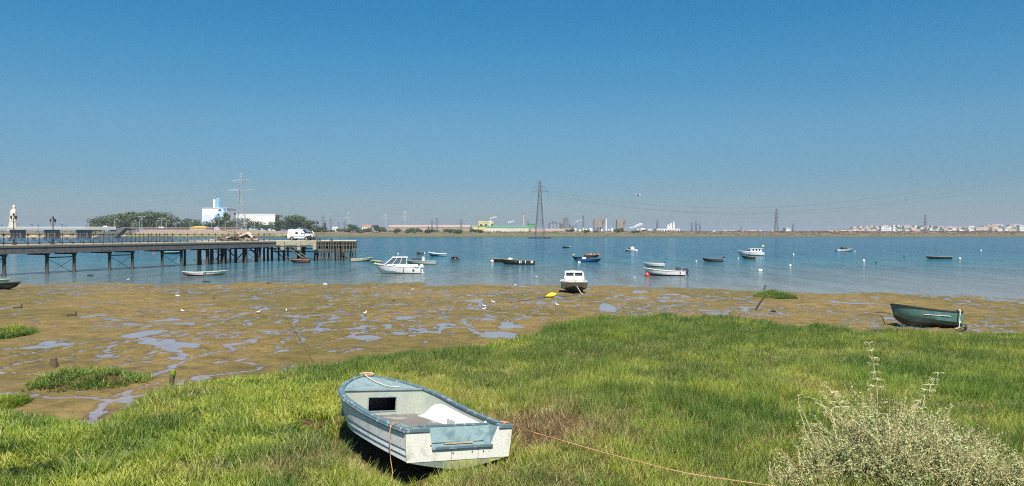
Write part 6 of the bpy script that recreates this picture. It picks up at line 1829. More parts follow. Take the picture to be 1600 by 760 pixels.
for (v, row_, spot), ts in seen.items():
    for i, t in enumerate(ts):
        o_ = '' if len(ts) == 1 else (('leftmost ', 'rightmost ')[min(i, 1)] if len(ts) == 2 else (('leftmost ', 'middle ', 'rightmost ')[i] if len(ts) == 3 else (['leftmost ', 'second ', 'third ', 'fourth ', 'fifth ', 'sixth '][min(i, 5)])))
        t['label'] = '%s%s %s house %s %s' % (o_, desc_w[v], desc_r[v], row_, spot)
        t['group'] = 'houses of the far white town'
for px0, px1, py, lb in ((1377, 1385, 353.3, 'white tower block, left one of the pair at the left of the town'), (1385.5, 1393, 354.2, 'white tower block, lower right one of the pair'), (1395, 1399, 351.6, 'thin tall white and grey tower in the town'), (1593, 1600, 352, 'big white block at the right edge of the town')):
    house('apartment_block', lb, 'building', px0, px1, py, 2600, WWALL, PALE, dep=16, nw=4, storeys=3, base=6)

# ---- trees
m, nt, b, out = new_mat('leaf_clumps')
geo = N(nt, 'ShaderNodeNewGeometry'); oi = N(nt, 'ShaderNodeObjectInfo')
at = N(nt, 'ShaderNodeAttribute', attribute_name='tint')
cc = ramp(nt, at.outputs['Fac'], [(0, (.016, .032, .008)), (.5, (.040, .068, .015)), (1, (.085, .11, .028))])
hsv = N(nt, 'ShaderNodeHueSaturation'); mrr = N(nt, 'ShaderNodeMapRange'); mrr.inputs[3].default_value = .47; mrr.inputs[4].default_value = .52
nt.links.new(oi.outputs['Random'], mrr.inputs[0]); nt.links.new(mrr.outputs[0], hsv.inputs['Hue']); nt.links.new(cc, hsv.inputs['Color'])
nt.links.new(hsv.outputs[0], b.inputs['Base Color']); b.inputs['Roughness'].default_value = .8
LEAF = m
BARK = M('bark', (.10, .075, .05), .9, scale=.5)
def tree_proto(seed, H, Wd, kind):
    r = random.Random(seed); mb = MB(); tints = []
    root = thing('tree', 'proto', 'tree', (0, 0, 0))
    lobes = []
    if kind == 'round':
        for i in range(13): a = r.uniform(0, 6.28); q = r.uniform(0, .42) * Wd; lobes.append((q * math.cos(a), q * math.sin(a), H * r.uniform(.28, .84), r.uniform(.17, .26) * Wd, r.uniform(.13, .20) * H))
        lobes.append((0, 0, H * .84, .25 * Wd, .15 * H))
    elif kind == 'tall':
        for i in range(9): a = r.uniform(0, 6.28); z = r.uniform(.15, .92); q = r.uniform(0, .3) * Wd * (1.2 - z); lobes.append((q * math.cos(a), q * math.sin(a), H * z, Wd * .3 * (1.25 - z * .7), H * .12))
    else:
        for i in range(8): a = r.uniform(0, 6.28); q = r.uniform(0, .40) * Wd; lobes.append((q * math.cos(a), q * math.sin(a), H * r.uniform(.25, .7), r.uniform(.18, .28) * Wd, r.uniform(.18, .28) * H))
    for i in range(1700):
        lx_, ly_, lz_, lr, lh = lobes[r.randrange(len(lobes))]
        u = Vector((r.gauss(0, 1), r.gauss(0, 1), r.gauss(0, 1))).normalized(); q = r.uniform(.6, 1.06)
        c = Vector((lx_ + u.x * lr * q, ly_ + u.y * lr * q, lz_ + u.z * lh * q))
        s = r.uniform(.35, .75) * (H / 14) ** .5
        nrm = (u + Vector((r.uniform(-.7, .7), r.uniform(-.7, .7), r.uniform(-.4, .7)))).normalized()
        t1_ = nrm.orthogonal().normalized(); t2_ = nrm.cross(t1_)
        a = r.uniform(0, 6.28); e1 = (t1_ * math.cos(a) + t2_ * math.sin(a)) * s; e2 = (t2_ * math.cos(a) - t1_ * math.sin(a)) * s * r.uniform(.6, 1)
        mb.add([c - e1, c + e2 * .9, c + e1, c - e2], [(0, 1, 2, 3)])
        tt_ = r.random(); tints += [tt_] * 4
    cr = mb.build('crown', LEAF, root)
    at_ = cr.data.attributes.new('tint', 'FLOAT', 'POINT'); at_.data.foreach_set('value', np.asarray(tints, np.float32))
    mb = MB(); mb.poly([(0, 0, -.5), (.1, 0, H * .25), (-.1, .1, H * .5), (0, 0, H * .75)], [H * .022, H * .017, H * .012, H * .006], 7)
    for i in range(5):
        lx_, ly_, lz_, lr, lh = lobes[i]; mb.tube((0, 0, H * r.uniform(.25, .5)), (lx_, ly_, lz_), H * .009, H * .004, 5)
    mb.build('trunk', BARK, root)
    return root
TP = {'round': [tree_proto(i, 19, 22, 'round') for i in range(3)], 'tall': [tree_proto(10 + i, 17, 9, 'tall') for i in range(2)], 'bush': [tree_proto(20 + i, 6, 11, 'bush') for i in range(3)]}
usedt = set()
def put_tree(kind, px, ptop, d, label, group=None, zb=None, name='tree'):
    r = random.Random(int(px * 7 + ptop)); i = r.randrange(len(TP[kind])); src = TP[kind][i]
    t = src if (kind, i) not in usedt else copy_tree(src); usedt.add((kind, i))
    zb_ = zb if zb is not None else gz_at(px, d); H0 = {'round': 19, 'tall': 17, 'bush': 6}[kind]; s = (fz(ptop, d) - zb_) / (H0 * .98)
    t.location = (fw(px, d), d, zb_ - .3); t.rotation_euler = (0, 0, r.uniform(0, 6)); t.scale = (s, s, s)
    t['label'] = label; t['category'] = 'tree' if kind != 'bush' else 'bush'
    if group: t['group'] = group
    t.name = name
pos_r = ['leftmost and lowest', 'second from the left', 'third from the left', 'left of the middle', 'in the middle', 'just right of the middle', 'right of the middle', 'third from the right', 'highest, second from the right', 'rightmost']
for i, (px, py) in enumerate(((149, 340), (163, 338), (177, 334.5), (191, 333), (203, 331), (216, 333), (228, 332), (240, 332), (252, 330.5), (264, 338))):
    put_tree('round', px, py, 930 + 14 * (i % 3), 'dark pine in the big clump left of the silo building, ' + pos_r[i], 'pines of the big clump')
for px, py, k_, lb in ((285, 347, 'bush', 'low bushy tree just right of the big pine clump'), (294, 341, 'round', 'round tree right of the big pine clump'), (303, 342, 'round', 'round tree left of the white silo building'), (310, 347, 'round', 'small round tree at the left foot of the silo building'),
                       (322, 345, 'round', 'dark tree covering the left foot of the silo building'), (334, 342, 'round', 'dark tree before the middle of the silo building'), (347, 338, 'round', 'dark tree before the right part of the silo building'), (352, 332, 'tall', 'tall slim dark tree between the silo building and the pylon'), (357, 336, 'tall', 'slim tree just left of the pale pylon'),
                       (366, 344, 'round', 'round tree left behind the pale pylon'), (376, 340, 'round', 'dark tree behind the foot of the pale pylon'), (388, 346, 'round', 'tree just right of the pale pylon'), (400, 345, 'round', 'tree before the left half of the long white shed'), (411, 347, 'round', 'tree before the middle of the long white shed'), (424, 346, 'round', 'tree before the right end of the long white shed'),
                       (434, 337, 'tall', 'slim tree right of the end of the long white shed'), (443, 343, 'round', 'round tree just left behind the van'), (452, 337, 'round', 'broad tree behind the rear of the van'), (462, 335.5, 'round', 'highest tree behind the van'), (472, 337, 'round', 'broad tree behind the front of the van'), (482, 343, 'round', 'tree above the scooter right of the van'), (489, 350, 'bush', 'low bush right of the trees behind the van'),
                       (507, 348, 'tall', 'small dark cypress-like tree right of the pier lamp'), (499, 352, 'bush', 'low bush at the foot of the pier lamp'), (547, 350, 'round', 'round tree by the pale wide-armed pylon'), (556, 351, 'round', 'round tree right of the pale wide-armed pylon'), (588, 351, 'round', 'tree left of the long tan shed'), (594, 353, 'bush', 'bush at the left end of the long tan shed'), (576, 355, 'bush', 'bush before the small white houses'),
                       (621, 356, 'bush', 'dark bush before the left half of the long tan shed'), (644, 355, 'bush', 'largest dark bush before the long tan shed'), (696, 357, 'bush', 'left bush of the pair before the right end of the tan shed'), (709, 356.5, 'bush', 'right bush of the pair before the right end of the tan shed'), (745, 358, 'bush', 'small bush before the yellow factory')):
    put_tree(k_, px, py, 1010 if k_ != 'bush' else 1040, lb)
r5 = random.Random(77); bl_ = {}
nbush = 0
for i in range(46):
    px = r5.uniform(495, 760) if i < 34 else r5.uniform(880, 1010)
    ty = r5.choice(('low olive', 'dark green', 'small round', 'ragged')); 
    near_ = 'right of the pier end' if px < 545 else ('by the small white houses' if px < 603 else ('before the left half of the long tan shed' if px < 670 else ('before the right half of the long tan shed' if px < 738 else ('at the foot of the yellow factory' if px < 800 else ('right of the pink-roofed shed' if px < 935 else 'under the conveyor towers')))))
    bl_.setdefault(near_, []).append((px, r5.uniform(355.5, 359.5), r5.uniform(985, 1060)))
ord_ = ['first', 'second', 'third', 'fourth', 'fifth', 'sixth', 'seventh', 'eighth', 'ninth', 'tenth', 'eleventh', 'twelfth', 'thirteenth', 'fourteenth', 'fifteenth', 'sixteenth']
for near_, bs in bl_.items():
    for j, (px, py, d) in enumerate(sorted(bs)):
        put_tree('bush', px, py, d, ord_[min(j, 15)] + ' from the left of the bushes ' + near_, 'bushes on the far bank', name='bush')
for i, (px, py) in enumerate(((3, 350), (50, 348.5), (60, 350), (97, 348.5), (103, 352))):
    d = 1050; t = thing('palm_tree', 'small palm on the skyline beyond the bridge, ' + ['at the left edge', 'left one of the close pair', 'right one of the close pair', 'left one of the right pair', 'shorter right one of the right pair'][i], 'palm tree', (fw(px, d), d, gz_at(px, d)), 0, 'palms beyond the bridge')
    H = fz(py, d) - gz_at(px, d)
    mb = MB(); mb.tube((0, 0, 0), (.2, 0, H * .8), .4, .3, 6); mb.build('trunk', BARK, t)
    mb = MB()
    for k in range(14):
        a = k * 2 * PI / 14; rows = []
        for j in range(4):
            q = j / 3; rr = 3.6 * q; rows.append([(.2 + rr * math.cos(a) - .35 * math.sin(a) * (1 - q), rr * math.sin(a) + .35 * math.cos(a) * (1 - q), H * .8 + 1.6 * math.sin(q * 2.2) * .9 - q * q * 1.6), (.2 + rr * math.cos(a) + .35 * math.sin(a) * (1 - q), rr * math.sin(a) - .35 * math.cos(a) * (1 - q), H * .8 + 1.6 * math.sin(q * 2.2) * .9 - q * q * 1.6)])
        mb.loft(rows)
    cr = mb.build('crown', LEAF, t)
# small white houses at the left bank
for i, (a, b_, py, lb) in enumerate(((519, 527, 355, 'small white house with its roof just above the left-hand scrub'), (566, 579, 351.5, 'white house with a terracotta roof right of the pale wide-armed pylon'), (592, 598, 356, 'little white house at the left end of the long tan shed'))):
    house('house', lb, 'house', a, b_, py, 1150, WWALL, REDR if i == 1 else PALE, 'gable', dep=10, nw=3)
# scrub along the whole far bank
m, nt, b, out = new_mat('scrub')
geo = N(nt, 'ShaderNodeNewGeometry'); sp = N(nt, 'ShaderNodeSeparateXYZ'); nt.links.new(geo.outputs['Position'], sp.inputs[0])
mr = N(nt, 'ShaderNodeMapRange'); mr.inputs[1].default_value = 30; mr.inputs[2].default_value = 330; nt.links.new(sp.outputs[0], mr.inputs[0])
n1 = N(nt, 'ShaderNodeTexNoise', i_Scale=.035, i_Detail=5.0); nt.links.new(geo.outputs['Position'], n1.inputs['Vector'])
gl = ramp(nt, n1.outputs[0], [(.35, (.07, .10, .03)), (.6, (.17, .15, .06)), (.7, (.24, .17, .09))])
bl = ramp(nt, n1.outputs[0], [(.35, (.07, .035, .030)), (.55, (.14, .07, .052)), (.7, (.20, .13, .07))])
nt.links.new(mix(nt, mr.outputs[0], gl, bl), b.inputs['Base Color']); b.inputs['Roughness'].default_value = .95
SCR = m
ps = []
for sd in range(3):
    r = random.Random(sd); mb = MB()
    for i in range(70):
        u = Vector((r.gauss(0, 1), r.gauss(0, 1), abs(r.gauss(0, 1)))).normalized(); c = Vector((u.x * 2.6, u.y * 2.0, u.z * 1.6)) * r.uniform(.6, 1); s = r.uniform(.3, .6)
        t1_ = u.orthogonal().normalized() * s; t2_ = u.cross(t1_).normalized() * s * .8; mb.add([c - t1_, c + t2_, c + t1_, c - t2_], [(0, 1, 2, 3)])
    ps.append(proto(mb, 'scrub_clump', SCR))
n = 5200
sy_ = rng.uniform(915, 1075, n); sx_ = rng.uniform(-.80, .80, n) * sy_ * 1.0
kp = (fbm(sx_ * .01, sy_ * .03, 301, 3) > .40) & ~((sx_ < fw(430, 900)) & (sx_ > fw(172, 900)) & (sy_ < 960))
sx_, sy_ = sx_[kp], sy_[kp]; n = len(sx_)
sz_ = far_z(sx_, sy_) - .2; ss = rng.uniform(.35, 1.0, n) * (0.45 + .9 * fbm(sx_ * .01, sy_ * .02, 311, 3))
dk = np.interp(sy_, [915, 950, 1075], [.45, .9, 1.2])
scatter('scrub', 'low reddish-brown and olive scrub along the whole far river bank', 'scrub', np.stack([sx_, sy_, sz_], -1), np.stack([np.zeros(n), np.zeros(n), rng.uniform(0, 6.28, n)], -1), np.stack([ss * dk * 1.3, ss * dk, ss * dk * .85], -1), ps, rng.integers(0, 3, n))
# dark tree line far right, reads as one mass
ps2 = []
for sd in range(2):
    r = random.Random(40 + sd); mb = MB()
    for i in range(90):
        u = Vector((r.gauss(0, 1), r.gauss(0, 1), abs(r.gauss(0, 1)))).normalized(); c = Vector((u.x * 9, u.y * 6, u.z * 7)) * r.uniform(.6, 1); s = r.uniform(1, 2)
        t1_ = u.orthogonal().normalized() * s; t2_ = u.cross(t1_).normalized() * s * .8; mb.add([c - t1_, c + t2_, c + t1_, c - t2_], [(0, 1, 2, 3)])
    o = proto(mb, 'wood_clump', LEAF, [random.random() for _ in mb.v]); ps2.append(o)
n = 420
sy_ = rng.uniform(1500, 2600, n); spx = np.where(rng.random(n) < .45, rng.uniform(1120, 1300, n), rng.uniform(560, 1640, n)); sx_ = (spx - 800) / F * sy_
sz_ = np.full(n, 6.0); ss = rng.uniform(.25, .8, n)
hz_s = np.array([hillz(a, b2) if (a > 720 and b2 > 2500) else 6.5 for a, b2 in zip(sx_, sy_)])
scatter('distant_wood', 'far-off low dark trees scattered behind the scrub and among the town', 'trees', np.stack([sx_, sy_, hz_s - .5], -1), np.stack([np.zeros(n), np.zeros(n), rng.uniform(0, 6.28, n)], -1), np.stack([ss, ss, ss * .8], -1), ps2, rng.integers(0, 2, n))
nn = 110
spx = rng.uniform(1290, 1640, nn); sy_ = rng.uniform(2600, 3400, nn); sx_ = (spx - 800) / F * sy_
scatter('town_trees', 'dark garden trees between the houses of the far white town', 'trees', np.stack([sx_, sy_, np.array([hillz(a, b2) for a, b2 in zip(sx_, sy_)])], -1), np.stack([np.zeros(nn), np.zeros(nn), rng.uniform(0, 6.28, nn)], -1), np.stack([rng.uniform(.5, 1, nn)] * 2 + [rng.uniform(.5, 1, nn)], -1), [p.copy() for p in ps2], rng.integers(0, 2, nn))
# ================================================================ ON THE MUD AND IN THE GRASS
GW = M('gull_white', (.72, .72, .70), .7, scale=6, amount=.1); GGy = M('gull_grey', (.32, .34, .36), .7, scale=6, amount=.2); GBk = M('beak', (.5, .25, .04), .5)
def gull(px, py, heading, label, s=1.0, loc=None, flying=False, group='gulls standing on the mud'):
    p = loc if loc is not None else G(px, py)
    t = thing('gull', label, 'gull', p, heading, group)
    z0 = .0 if flying else .11 * s
    # one continuous body from tail to head
    st = [(-.24, .10, .012), (-.16, .12, .035), (-.06, .125, .07), (.04, .13, .082), (.11, .155, .06), (.145, .20, .040), (.165, .24, .042), (.195, .25, .038), (.225, .245, .012)]
    if flying: st = [(x, .1 + (z - .1) * .25, r) for x, z, r in st]
    rows = [[(x * s, r * math.cos(a) * s, (z + r * math.sin(a) * (.95)) * s + z0) for a in [2 * PI * k / 10 for k in range(10)]] for x, z, r in st]
    mb = MB(); mb.loft(rows, close=True); mb.add(rows[0], [tuple(range(9, -1, -1))]); mb.add(rows[-1], [tuple(range(10))]); mb.build('body', GW, t, True)
    for sy in (1, -1):
        mb = MB()
        if flying:
            mb.loft([[(.10 * s, sy * .05 * s, .13 * s), (-.08 * s, sy * .05 * s, .12 * s)], [(.12 * s, sy * .28 * s, .24 * s), (-.05 * s, sy * .28 * s, .23 * s)], [(.04 * s, sy * .50 * s, .22 * s), (-.06 * s, sy * .48 * s, .21 * s)], [(-.10 * s, sy * .70 * s, .15 * s), (-.12 * s, sy * .70 * s, .148 * s)]])
        else:
            mb.loft([[(.08 * s, sy * .070 * s, z0 + .16 * s), (.07 * s, sy * .078 * s, z0 + .09 * s)], [(-.05 * s, sy * .068 * s, z0 + .175 * s), (-.05 * s, sy * .082 * s, z0 + .10 * s)], [(-.18 * s, sy * .035 * s, z0 + .15 * s), (-.18 * s, sy * .045 * s, z0 + .11 * s)], [(-.29 * s, sy * .012 * s, z0 + .13 * s), (-.29 * s, sy * .014 * s, z0 + .12 * s)]])
        mb.build('wing', GGy, t, True)
        if not flying:
            mb = MB(); mb.tube((.0, sy * .03 * s, 0), (.0, sy * .03 * s, z0 + .06 * s), .006 * s, n=5); mb.box(.02 * s, sy * .03 * s, .005, .05 * s, .03 * s, .008); mb.build('leg', GBk, t)
    mb = MB(); hz3 = st[-1][1]; mb.tube((.22 * s, 0, hz3 * s + z0), (.27 * s, 0, (hz3 - .012) * s + z0), .012 * s, .004 * s, 5); mb.build('beak', GBk, t)
    return t
for px, py, hd, s, lb in ((285, 490, 160, 1.0, 'white gull standing on the mud below the white float at the left'), (403, 492, 10, 1.0, 'white gull standing in a puddle left of the mud fork'), (447, 489, 100, .9, 'small white gull at the fork of two mud channels'),
                         (570, 494, 60, 1.1, 'white gull walking on the mud below the end of the pier'), (757, 482, 160, 1.0, 'white gull, higher of the close pair in the middle of the mud'), (756, 487, 20, 1.0, 'white gull, lower of the close pair in the middle of the mud'),
                         (771, 476, 170, 1.1, 'white gull standing by the dark chain left of the yellow buoy'), (871, 480, 150, 1.0, 'white gull standing just below the yellow buoy'), (805, 448, 20, 1.0, 'white gull at the waterline left of the yellow buoy'), (644, 455, 0, .9, 'small white gull on the mud below the cabin motorboat'),
                         (838, 435, 0, 1.1, 'white gull resting on the shallow water above the mud')):
    gull(px, py, R(hd), lb, s * .52)
gull(0, 0, R(-30), 'gull wading in the shallows under the walkway at the left', .9, loc=W2(200, 441))
gull(0, 0, R(150), 'white gull flying above the horizon right of the tallest pylon', 2.6, loc=P(998, 307, 190), flying=True, group='flying gulls')
# bits of flotsam
def lump(px, py, s, mat, label, name='driftwood', cat='driftwood', sx=1, group=None):
    p = G(px, py); s *= .62; mb = MB(); r = random.Random(int(px * 13))
    st = [(-.5, .05), (-.3, .22), (0, .3), (.3, .2), (.5, .04)]
    rows = [[(x * s * sx, rr * s * math.cos(a) * r.uniform(.8, 1.2), rr * s * (.5 + math.sin(a) * r.uniform(.6, 1.2)) + .0) for a in [2 * PI * k / 8 for k in range(8)]] for x, rr in st]
    mb.loft(rows, close=True); mb.add(rows[0], [tuple(range(7, -1, -1))]); mb.add(rows[-1], [tuple(range(8))])
    o = mb.build(name, mat, None, True); o.location = p; tag(o, label, cat, group); return o
DKW = M('dark_driftwood', (.035, .028, .02), .9, scale=5); lump(277, 463, .42, WHITE, 'white plastic float lying on the mud below the left part of the pier', 'float', 'float', 1.2)
lump(141, 431, .55, DKW, 'dark weedy lump in the shallows between the iron columns', sx=2.2); lump(420, 443.5, .4, DKW, 'dark branch lying at the waterline below the pier', sx=2.0); lump(322, 441, .5, DKW, 'dark float line in the shallows below the green-lined boat', sx=2.6)
lump(508, 445, .5, WHITE, 'white rag at the waterline below the outer end of the pier', 'rag', 'rag', 1.2); lump(334, 467, .25, DKW, 'small dark stone on the mud below the pier', 'stone', 'stone'); lump(615, 471, .35, DKW, 'dark knob of wood on the mud left of centre')
lump(335, 593, .16, DKW, 'dark pebble on the mud right of the mossy post', 'stone', 'stone'); lump(1208, 487, .35, DKW, 'dark tangle of weed right of the leaning pole', sx=1.6)
def clod(px, py, lb):
    p = G(px, py); t = thing('mooring_stake', lb, 'stake', p); r = random.Random(int(px))
    mb = MB(); mb.poly([(0, 0, -.1), (.02, 0, .06), (.0, .02, .13), (.05, 0, .2)], [.05, .05, .035, .015], 7); mb.build('post', DKW, t, True)
    mb = MB(); mb.poly([(0, 0, .02), (-.2, .05, .05), (-.4, 0, .02)], .03, 5); mb.build('weed', DKW, t)
clod(117, 494, 'crooked dark stake with weed on the mud left of the braided rills'); clod(32, 482, 'short thin stake on the mud near the left edge')
p = G(83, 573); mb = MB(); mb.lathe([(.09, -.1), (.10, .05), (.075, .12), (.085, .2), (.05, .24)], 9); o = mb.build('stump', M('stump_brown', (.10, .065, .035), .9, scale=12, bump=.01), None, True); o.location = p; tag(o, 'small brown stump standing on the mud above the rounded grass patch', 'stump')
# mossy post
p = G(264.5, 618); t = thing('mooring_post', 'mossy green-topped wooden post at the edge of the grass left of the boat', 'post', p, 0); t.rotation_euler = (0, R(5), 0)
H = .50
mb = MB(); mb.poly([(0, 0, -.15), (.0, 0, .1), (.012, 0, .28), (.02, 0, H)], [.052, .055, .050, .056], 10)
mb.build('post', M('rotten_wood', (.07, .055, .035), .9, dirt=(.12, .15, .02), scale=9, amount=.9, bump=.015), t, True)
mb = MB(); mb.lathe([(.060, 0), (.064, .05), (.055, .10), (.03, .115)], 10, (.02, 0, H - .085)); mb.build('moss_cap', M('moss', (.16, .20, .03), .95, scale=20, bump=.01), t, True)
# leaning pole and stick
p = G(1179, 485); q = P(1198, 460, p.y); v = q - p
mb = MB(); mb.poly([(0, 0, -.1), v * .5, v], [.055, .045, .025], 7); o = mb.build('leaning_pole', DKW, None, True); o.location = p; tag(o, 'dark wooden pole leaning to the right out of the mud', 'pole')
p = G(1194, 452); q1 = P(1195, 449, p.y) - p; q2 = P(1197, 445.5, p.y) - p
mb = MB(); mb.poly([(0, 0, -.1), q1, q2], [.06, .05, .03], 6); o = mb.build('stick', DKW, None, True); o.location = p; tag(o, 'short bent stick at the waterline above the thin grass tuft', 'stick')
# thistle-like dark weed by the green boat
GWD = M('dark_weed', (.03, .05, .02), .8, scale=8)
p = G(1506, 524); t = thing('weed', 'dark upright weed at the edge of the grass right of the green boat', 'weed', p)
mb = MB(); mb.tube((0, 0, 0), (0, 0, .42), .014, .006); mb.build('stem', GWD, t)
mb = MB(); r = random.Random(3)
for i in range(46):
    z = r.uniform(.04, .42); a = r.uniform(0, 6.28); l = .17 * (1 - z) ; mb.add([(0, 0, z), (l * math.cos(a) - .03 * math.sin(a), l * math.sin(a), z + .05), (l * 1.2 * math.cos(a), l * 1.2 * math.sin(a), z + .02), (l * math.cos(a) + .03 * math.sin(a), l * math.sin(a), z + .0)], [(0, 1, 2, 3)])
mb.build('leaves', GWD, t)
# old rope lying across the mud at the left
q = [G(a, b_) for a, b_ in ((447, 493), (452, 507), (462, 520), (470, 536), (482, 556), (492, 570))]
rope('rope', 'old dark rope running down the mud from the forked channel to the grass', [v_ + Vector((0, 0, .02)) for v_ in q], .0055, M('dark_rope', (.09, .07, .04), .9))

# ================================================================ SALTBUSH (bottom right)
def leafmat(name, a, b_, c_):
    m, nt, b, out = new_mat(name)
    at = N(nt, 'ShaderNodeAttribute', attribute_name='tint')
    col = ramp(nt, at.outputs['Fac'], [(0, a), (.5, b_), (1, c_)])
    nt.links.new(col, b.inputs['Base Color']); b.inputs['Roughness'].default_value = .7
    tr = N(nt, 'ShaderNodeBsdfTranslucent'); nt.links.new(col, tr.inputs[0]); ms = N(nt, 'ShaderNodeMixShader', i_Fac=.25)
    nt.links.new(b.outputs[0], ms.inputs[1]); nt.links.new(tr.outputs[0], ms.inputs[2]); nt.links.new(ms.outputs[0], out.inputs[0])
    return m
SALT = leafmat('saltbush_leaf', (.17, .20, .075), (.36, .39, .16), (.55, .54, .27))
STRAW = leafmat('straw', (.28, .23, .09), (.44, .38, .17), (.56, .51, .27))
def shrub(name, label, centre, rad, H, nst, seed, leafn, straw_f, lobes_):
    """several overlapping sprays of stems rooted at different spots; every stem bends its own way"""
    r = random.Random(seed); t = thing(name, label, 'shrub', centre)
    lf = MB(); lt = []; sw = MB(); st = []; tw_ = MB()
    for i in range(nst):
        ox, oy, hs = lobes_[r.randrange(len(lobes_))]
        base = Vector((ox * rad + r.gauss(0, .12) * rad, oy * rad + r.gauss(0, .12) * rad, 0))
        a = r.uniform(0, 2 * PI); lean = abs(r.gauss(0, .55)); ln = H * hs * r.uniform(.45, 1.12)
        dirv = Vector((math.cos(a) * math.sin(lean), math.sin(a) * math.sin(lean), math.cos(lean)))
        p = base.copy(); pts = [p.copy()]; k_n = 7; d_ = dirv.copy(); wob = Vector((r.gauss(0, .25), r.gauss(0, .25), r.gauss(-.05, .15)))
        for k in range(k_n):
            d_ = (d_ + wob * .35 + Vector((r.gauss(0, .13), r.gauss(0, .13), r.gauss(0, .06)))).normalized(); p = p + d_ * ln / k_n; pts.append(p.copy())
        straw = r.random() < straw_f
        if straw:
            for k in range(4):
                d_ = (d_ + Vector((r.gauss(0, .5), r.gauss(0, .5), r.gauss(-.05, .3)))).normalized(); p = p + d_ * H * .06; pts.append(p.copy())
        mbx = sw if straw else tw_
        n0 = len(mbx.v); mbx.poly(pts, [.0042 * (1 - .75 * j / len(pts)) + .0012 for j in range(len(pts))], 3, cap=False)
        tv = r.random(); st += [tv] * (len(mbx.v) - n0) if straw else []
        cnt = int(leafn * r.uniform(.4, 1.3) * (.45 if straw else 1))
        for j in range(cnt):
            u = r.uniform(.12, 1.0) ** .8 * (len(pts) - 1.01); k = int(u); c = pts[k].lerp(pts[k + 1], u - k)
            off = Vector((r.gauss(0, 1), r.gauss(0, 1), r.gauss(0, .8))).normalized()
            c = c + off * abs(r.gauss(0, .035)); s = r.uniform(.006, .0135) * (.7 if straw else 1)
            nr = (off + Vector((0, 0, .5))).normalized(); e1 = nr.orthogonal().normalized(); e2 = nr.cross(e1); aa = r.uniform(0, 6.28)
            e1, e2 = (e1 * math.cos(aa) + e2 * math.sin(aa)) * s * 1.6, (e2 * math.cos(aa) - e1 * math.sin(aa)) * s * .7
            if straw:
                sw.add([c - e1 * .8, c + e2, c + e1 * .8, c - e2], [(0, 1, 2, 3)]); st += [min(1, tv + .2)] * 4
            else:
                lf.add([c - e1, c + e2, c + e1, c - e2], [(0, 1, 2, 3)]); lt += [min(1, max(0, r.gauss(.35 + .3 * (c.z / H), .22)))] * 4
        for j in range(4 if straw else 1):
            k = r.randrange(3, len(pts) - 1); c = pts[k]; dd = Vector((r.uniform(-1, 1), r.uniform(-1, 1), r.uniform(-.1, 1))).normalized() * r.uniform(.04, .11) * H
            n0 = len(sw.v); sw.poly([c, c + dd * .6 + Vector((0, 0, .01)), c + dd + Vector((0, 0, -.01))], [.003, .0024, .0012], 3, cap=False); st += [tv] * (len(sw.v) - n0)
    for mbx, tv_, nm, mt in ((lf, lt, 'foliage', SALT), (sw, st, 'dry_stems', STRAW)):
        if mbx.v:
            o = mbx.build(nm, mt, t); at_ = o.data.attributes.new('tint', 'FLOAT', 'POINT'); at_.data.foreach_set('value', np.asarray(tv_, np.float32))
    tw_.build('twigs', M('twig', (.26, .22, .13), .9, scale=10), t)
    return t
c0 = G(1395, 752); shrub('saltbush', 'large grey-green saltbush tangled with dry straw stems in the bottom right corner', c0 + Vector((0, .1, -.05)), 1.12, .96, 720, 1, 150, .44, [(-.6, .0, .72), (-.3, .3, .95), (0, 0, 1.0), (.15, .5, 1.15), (.4, .1, .9), (.7, .4, .85), (-.1, -.4, .7), (.5, -.5, .7)])
c0 = G(1560, 765); shrub('saltbush', 'straw-coloured half-dry bush at the right end of the large saltbush', c0 + Vector((0, .1, -.05)), 0.85, .62, 240, 2, 90, .6, [(-.6, 0, 1), (0, .2, .8), (.4, -.2, .9), (.7, .3, .7), (0, -.5, .6)])
c0 = G(1262, 764); shrub('saltbush', 'low dry straw bush left of the large saltbush beside the orange rope', c0 + Vector((0, 0, -.05)), .6, .48, 190, 3, 60, .62, [(-.5, 0, .7), (0, .3, 1), (.4, 0, .9), (-.2, -.3, .6)])
c0 = G(1480, 722); shrub('saltbush', 'upper right shoulder of saltbush with bare curling stems against the bright grass', c0 + Vector((0, .2, -.05)), .8, .66, 230, 4, 110, .45, [(-.5, 0, .9), (0, .3, .9), (.3, 0, .8), (.7, .1, .6)])
# tall curling dead stalks
STRAW2 = M('bleached_straw', (.52, .46, .27), .8, scale=30, amount=.3)
def stalk(px, ptop, pbase, label, seed, lean=0.0):
    r = random.Random(seed); p = G(px, pbase); H = (pbase - ptop) / F * p.y
    t = thing('dry_stalk', label, 'plant', p); sw = MB()
    pts = [Vector((lean * u * u * H + r.gauss(0, .008), r.gauss(0, .008), u * H)) for u in [k / 9 for k in range(10)]]
    sw.poly(pts, [.009 * (1 - .6 * k / 9) for k in range(10)], 5); sw.build('stem', STRAW2, t)
    sw = MB()
    for k in range(60):
        i = r.randrange(3, 10); c = pts[i]; a = r.uniform(0, 6.28); l = r.uniform(.07, .19) * (1.25 - i / 12)
        e = Vector((math.cos(a) * l, math.sin(a) * l, r.uniform(-.01, .05))); sw.poly([c, c + e * .5 + Vector((0, 0, .01)), c + e, c + e * 1.2 + Vector((0, 0, -.04))], [.005, .0045, .004, .003], 4)
    sw.build('side_shoots', STRAW2, t)
stalk(1372, 538, 640, 'tall curling straw-coloured stalk rising above the middle of the saltbush', 5, -.12)
stalk(1440, 585, 665, 'shorter straw stalk leaning right above the saltbush', 6, .35)
stalk(1322, 600, 668, 'low straw stalk leaning left above the saltbush', 7, -.5)

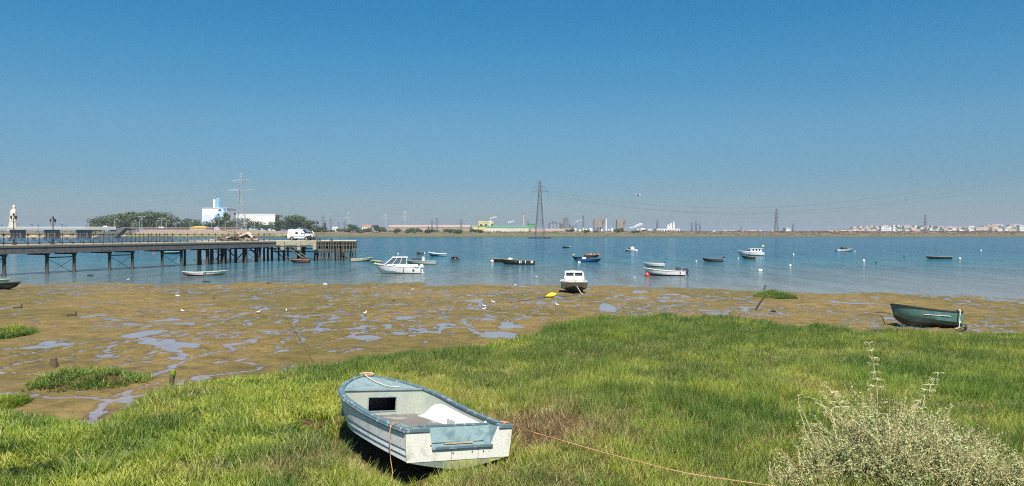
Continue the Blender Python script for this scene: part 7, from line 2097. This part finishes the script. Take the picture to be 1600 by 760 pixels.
# a sapling standing left of the view; its shade lies across the bottom left corner
p = Vector((-8.3, 6.6, float(ground_z(-8.3, 6.6))))
t = thing('sapling', 'slender leafy sapling outside the left edge whose shadow crosses the grass', 'tree', p)
r = random.Random(8); mb = MB(); tp = [Vector((0, 0, -.1)), Vector((.3, .1, 1.5)), Vector((.9, .3, 2.9)), Vector((1.6, .6, 3.9))]
mb.poly(tp, [.07, .055, .04, .025], 8); ends_ = []
for a_, b2, c2 in ((tp[2], Vector((1.9, -.2, 3.9)), Vector((2.6, -.6, 4.5))), (tp[2], Vector((1.3, .9, 3.8)), Vector((1.7, 1.5, 4.6))), (tp[3], Vector((2.3, .6, 4.4)), Vector((3.0, .5, 4.7))), (tp[3], Vector((1.9, 1.0, 4.7)), Vector((2.1, 1.2, 5.2)))):
    mb.poly([a_, b2, c2], [.03, .02, .008], 6); ends_ += [(b2, c2)]
mb.build('trunk', BARK, t, True)
mb = MB(); lt = []
for i in range(330):
    b2, c2 = ends_[r.randrange(4)]; c = b2.lerp(c2, r.uniform(.1, 1.1)) + Vector((r.gauss(0, .16), r.gauss(0, .16), r.gauss(0, .12)))
    n_ = Vector((r.gauss(0, 1), r.gauss(0, 1), 1.5)).normalized(); e1 = n_.orthogonal().normalized() * r.uniform(.04, .08); e2 = n_.cross(e1) * .5
    mb.add([c - e1, c + e2, c + e1, c - e2], [(0, 1, 2, 3)]); lt += [r.random()] * 4
o = mb.build('crown', LEAF, t); at_ = o.data.attributes.new('tint', 'FLOAT', 'POINT'); at_.data.foreach_set('value', np.asarray(lt, np.float32))
# ================================================================ HAZE
hz, nt, b, out = new_mat('haze')
nt.nodes.remove(b)
pv = nt.nodes.new('ShaderNodeVolumePrincipled')
pv.inputs['Color'].default_value = (0.82, 0.90, 1.0, 1)
pv.inputs['Density'].default_value = 0.00012
pv.inputs['Anisotropy'].default_value = 0.3
nt.links.new(pv.outputs[0], out.inputs['Volume'])
h = MB(); h.box(0, 10000, 48.5, 60000, 21600, 103)
ho = h.build('haze', hz); tag(ho, 'thin pale sea haze over the river and the far bank', 'haze', kind='stuff')
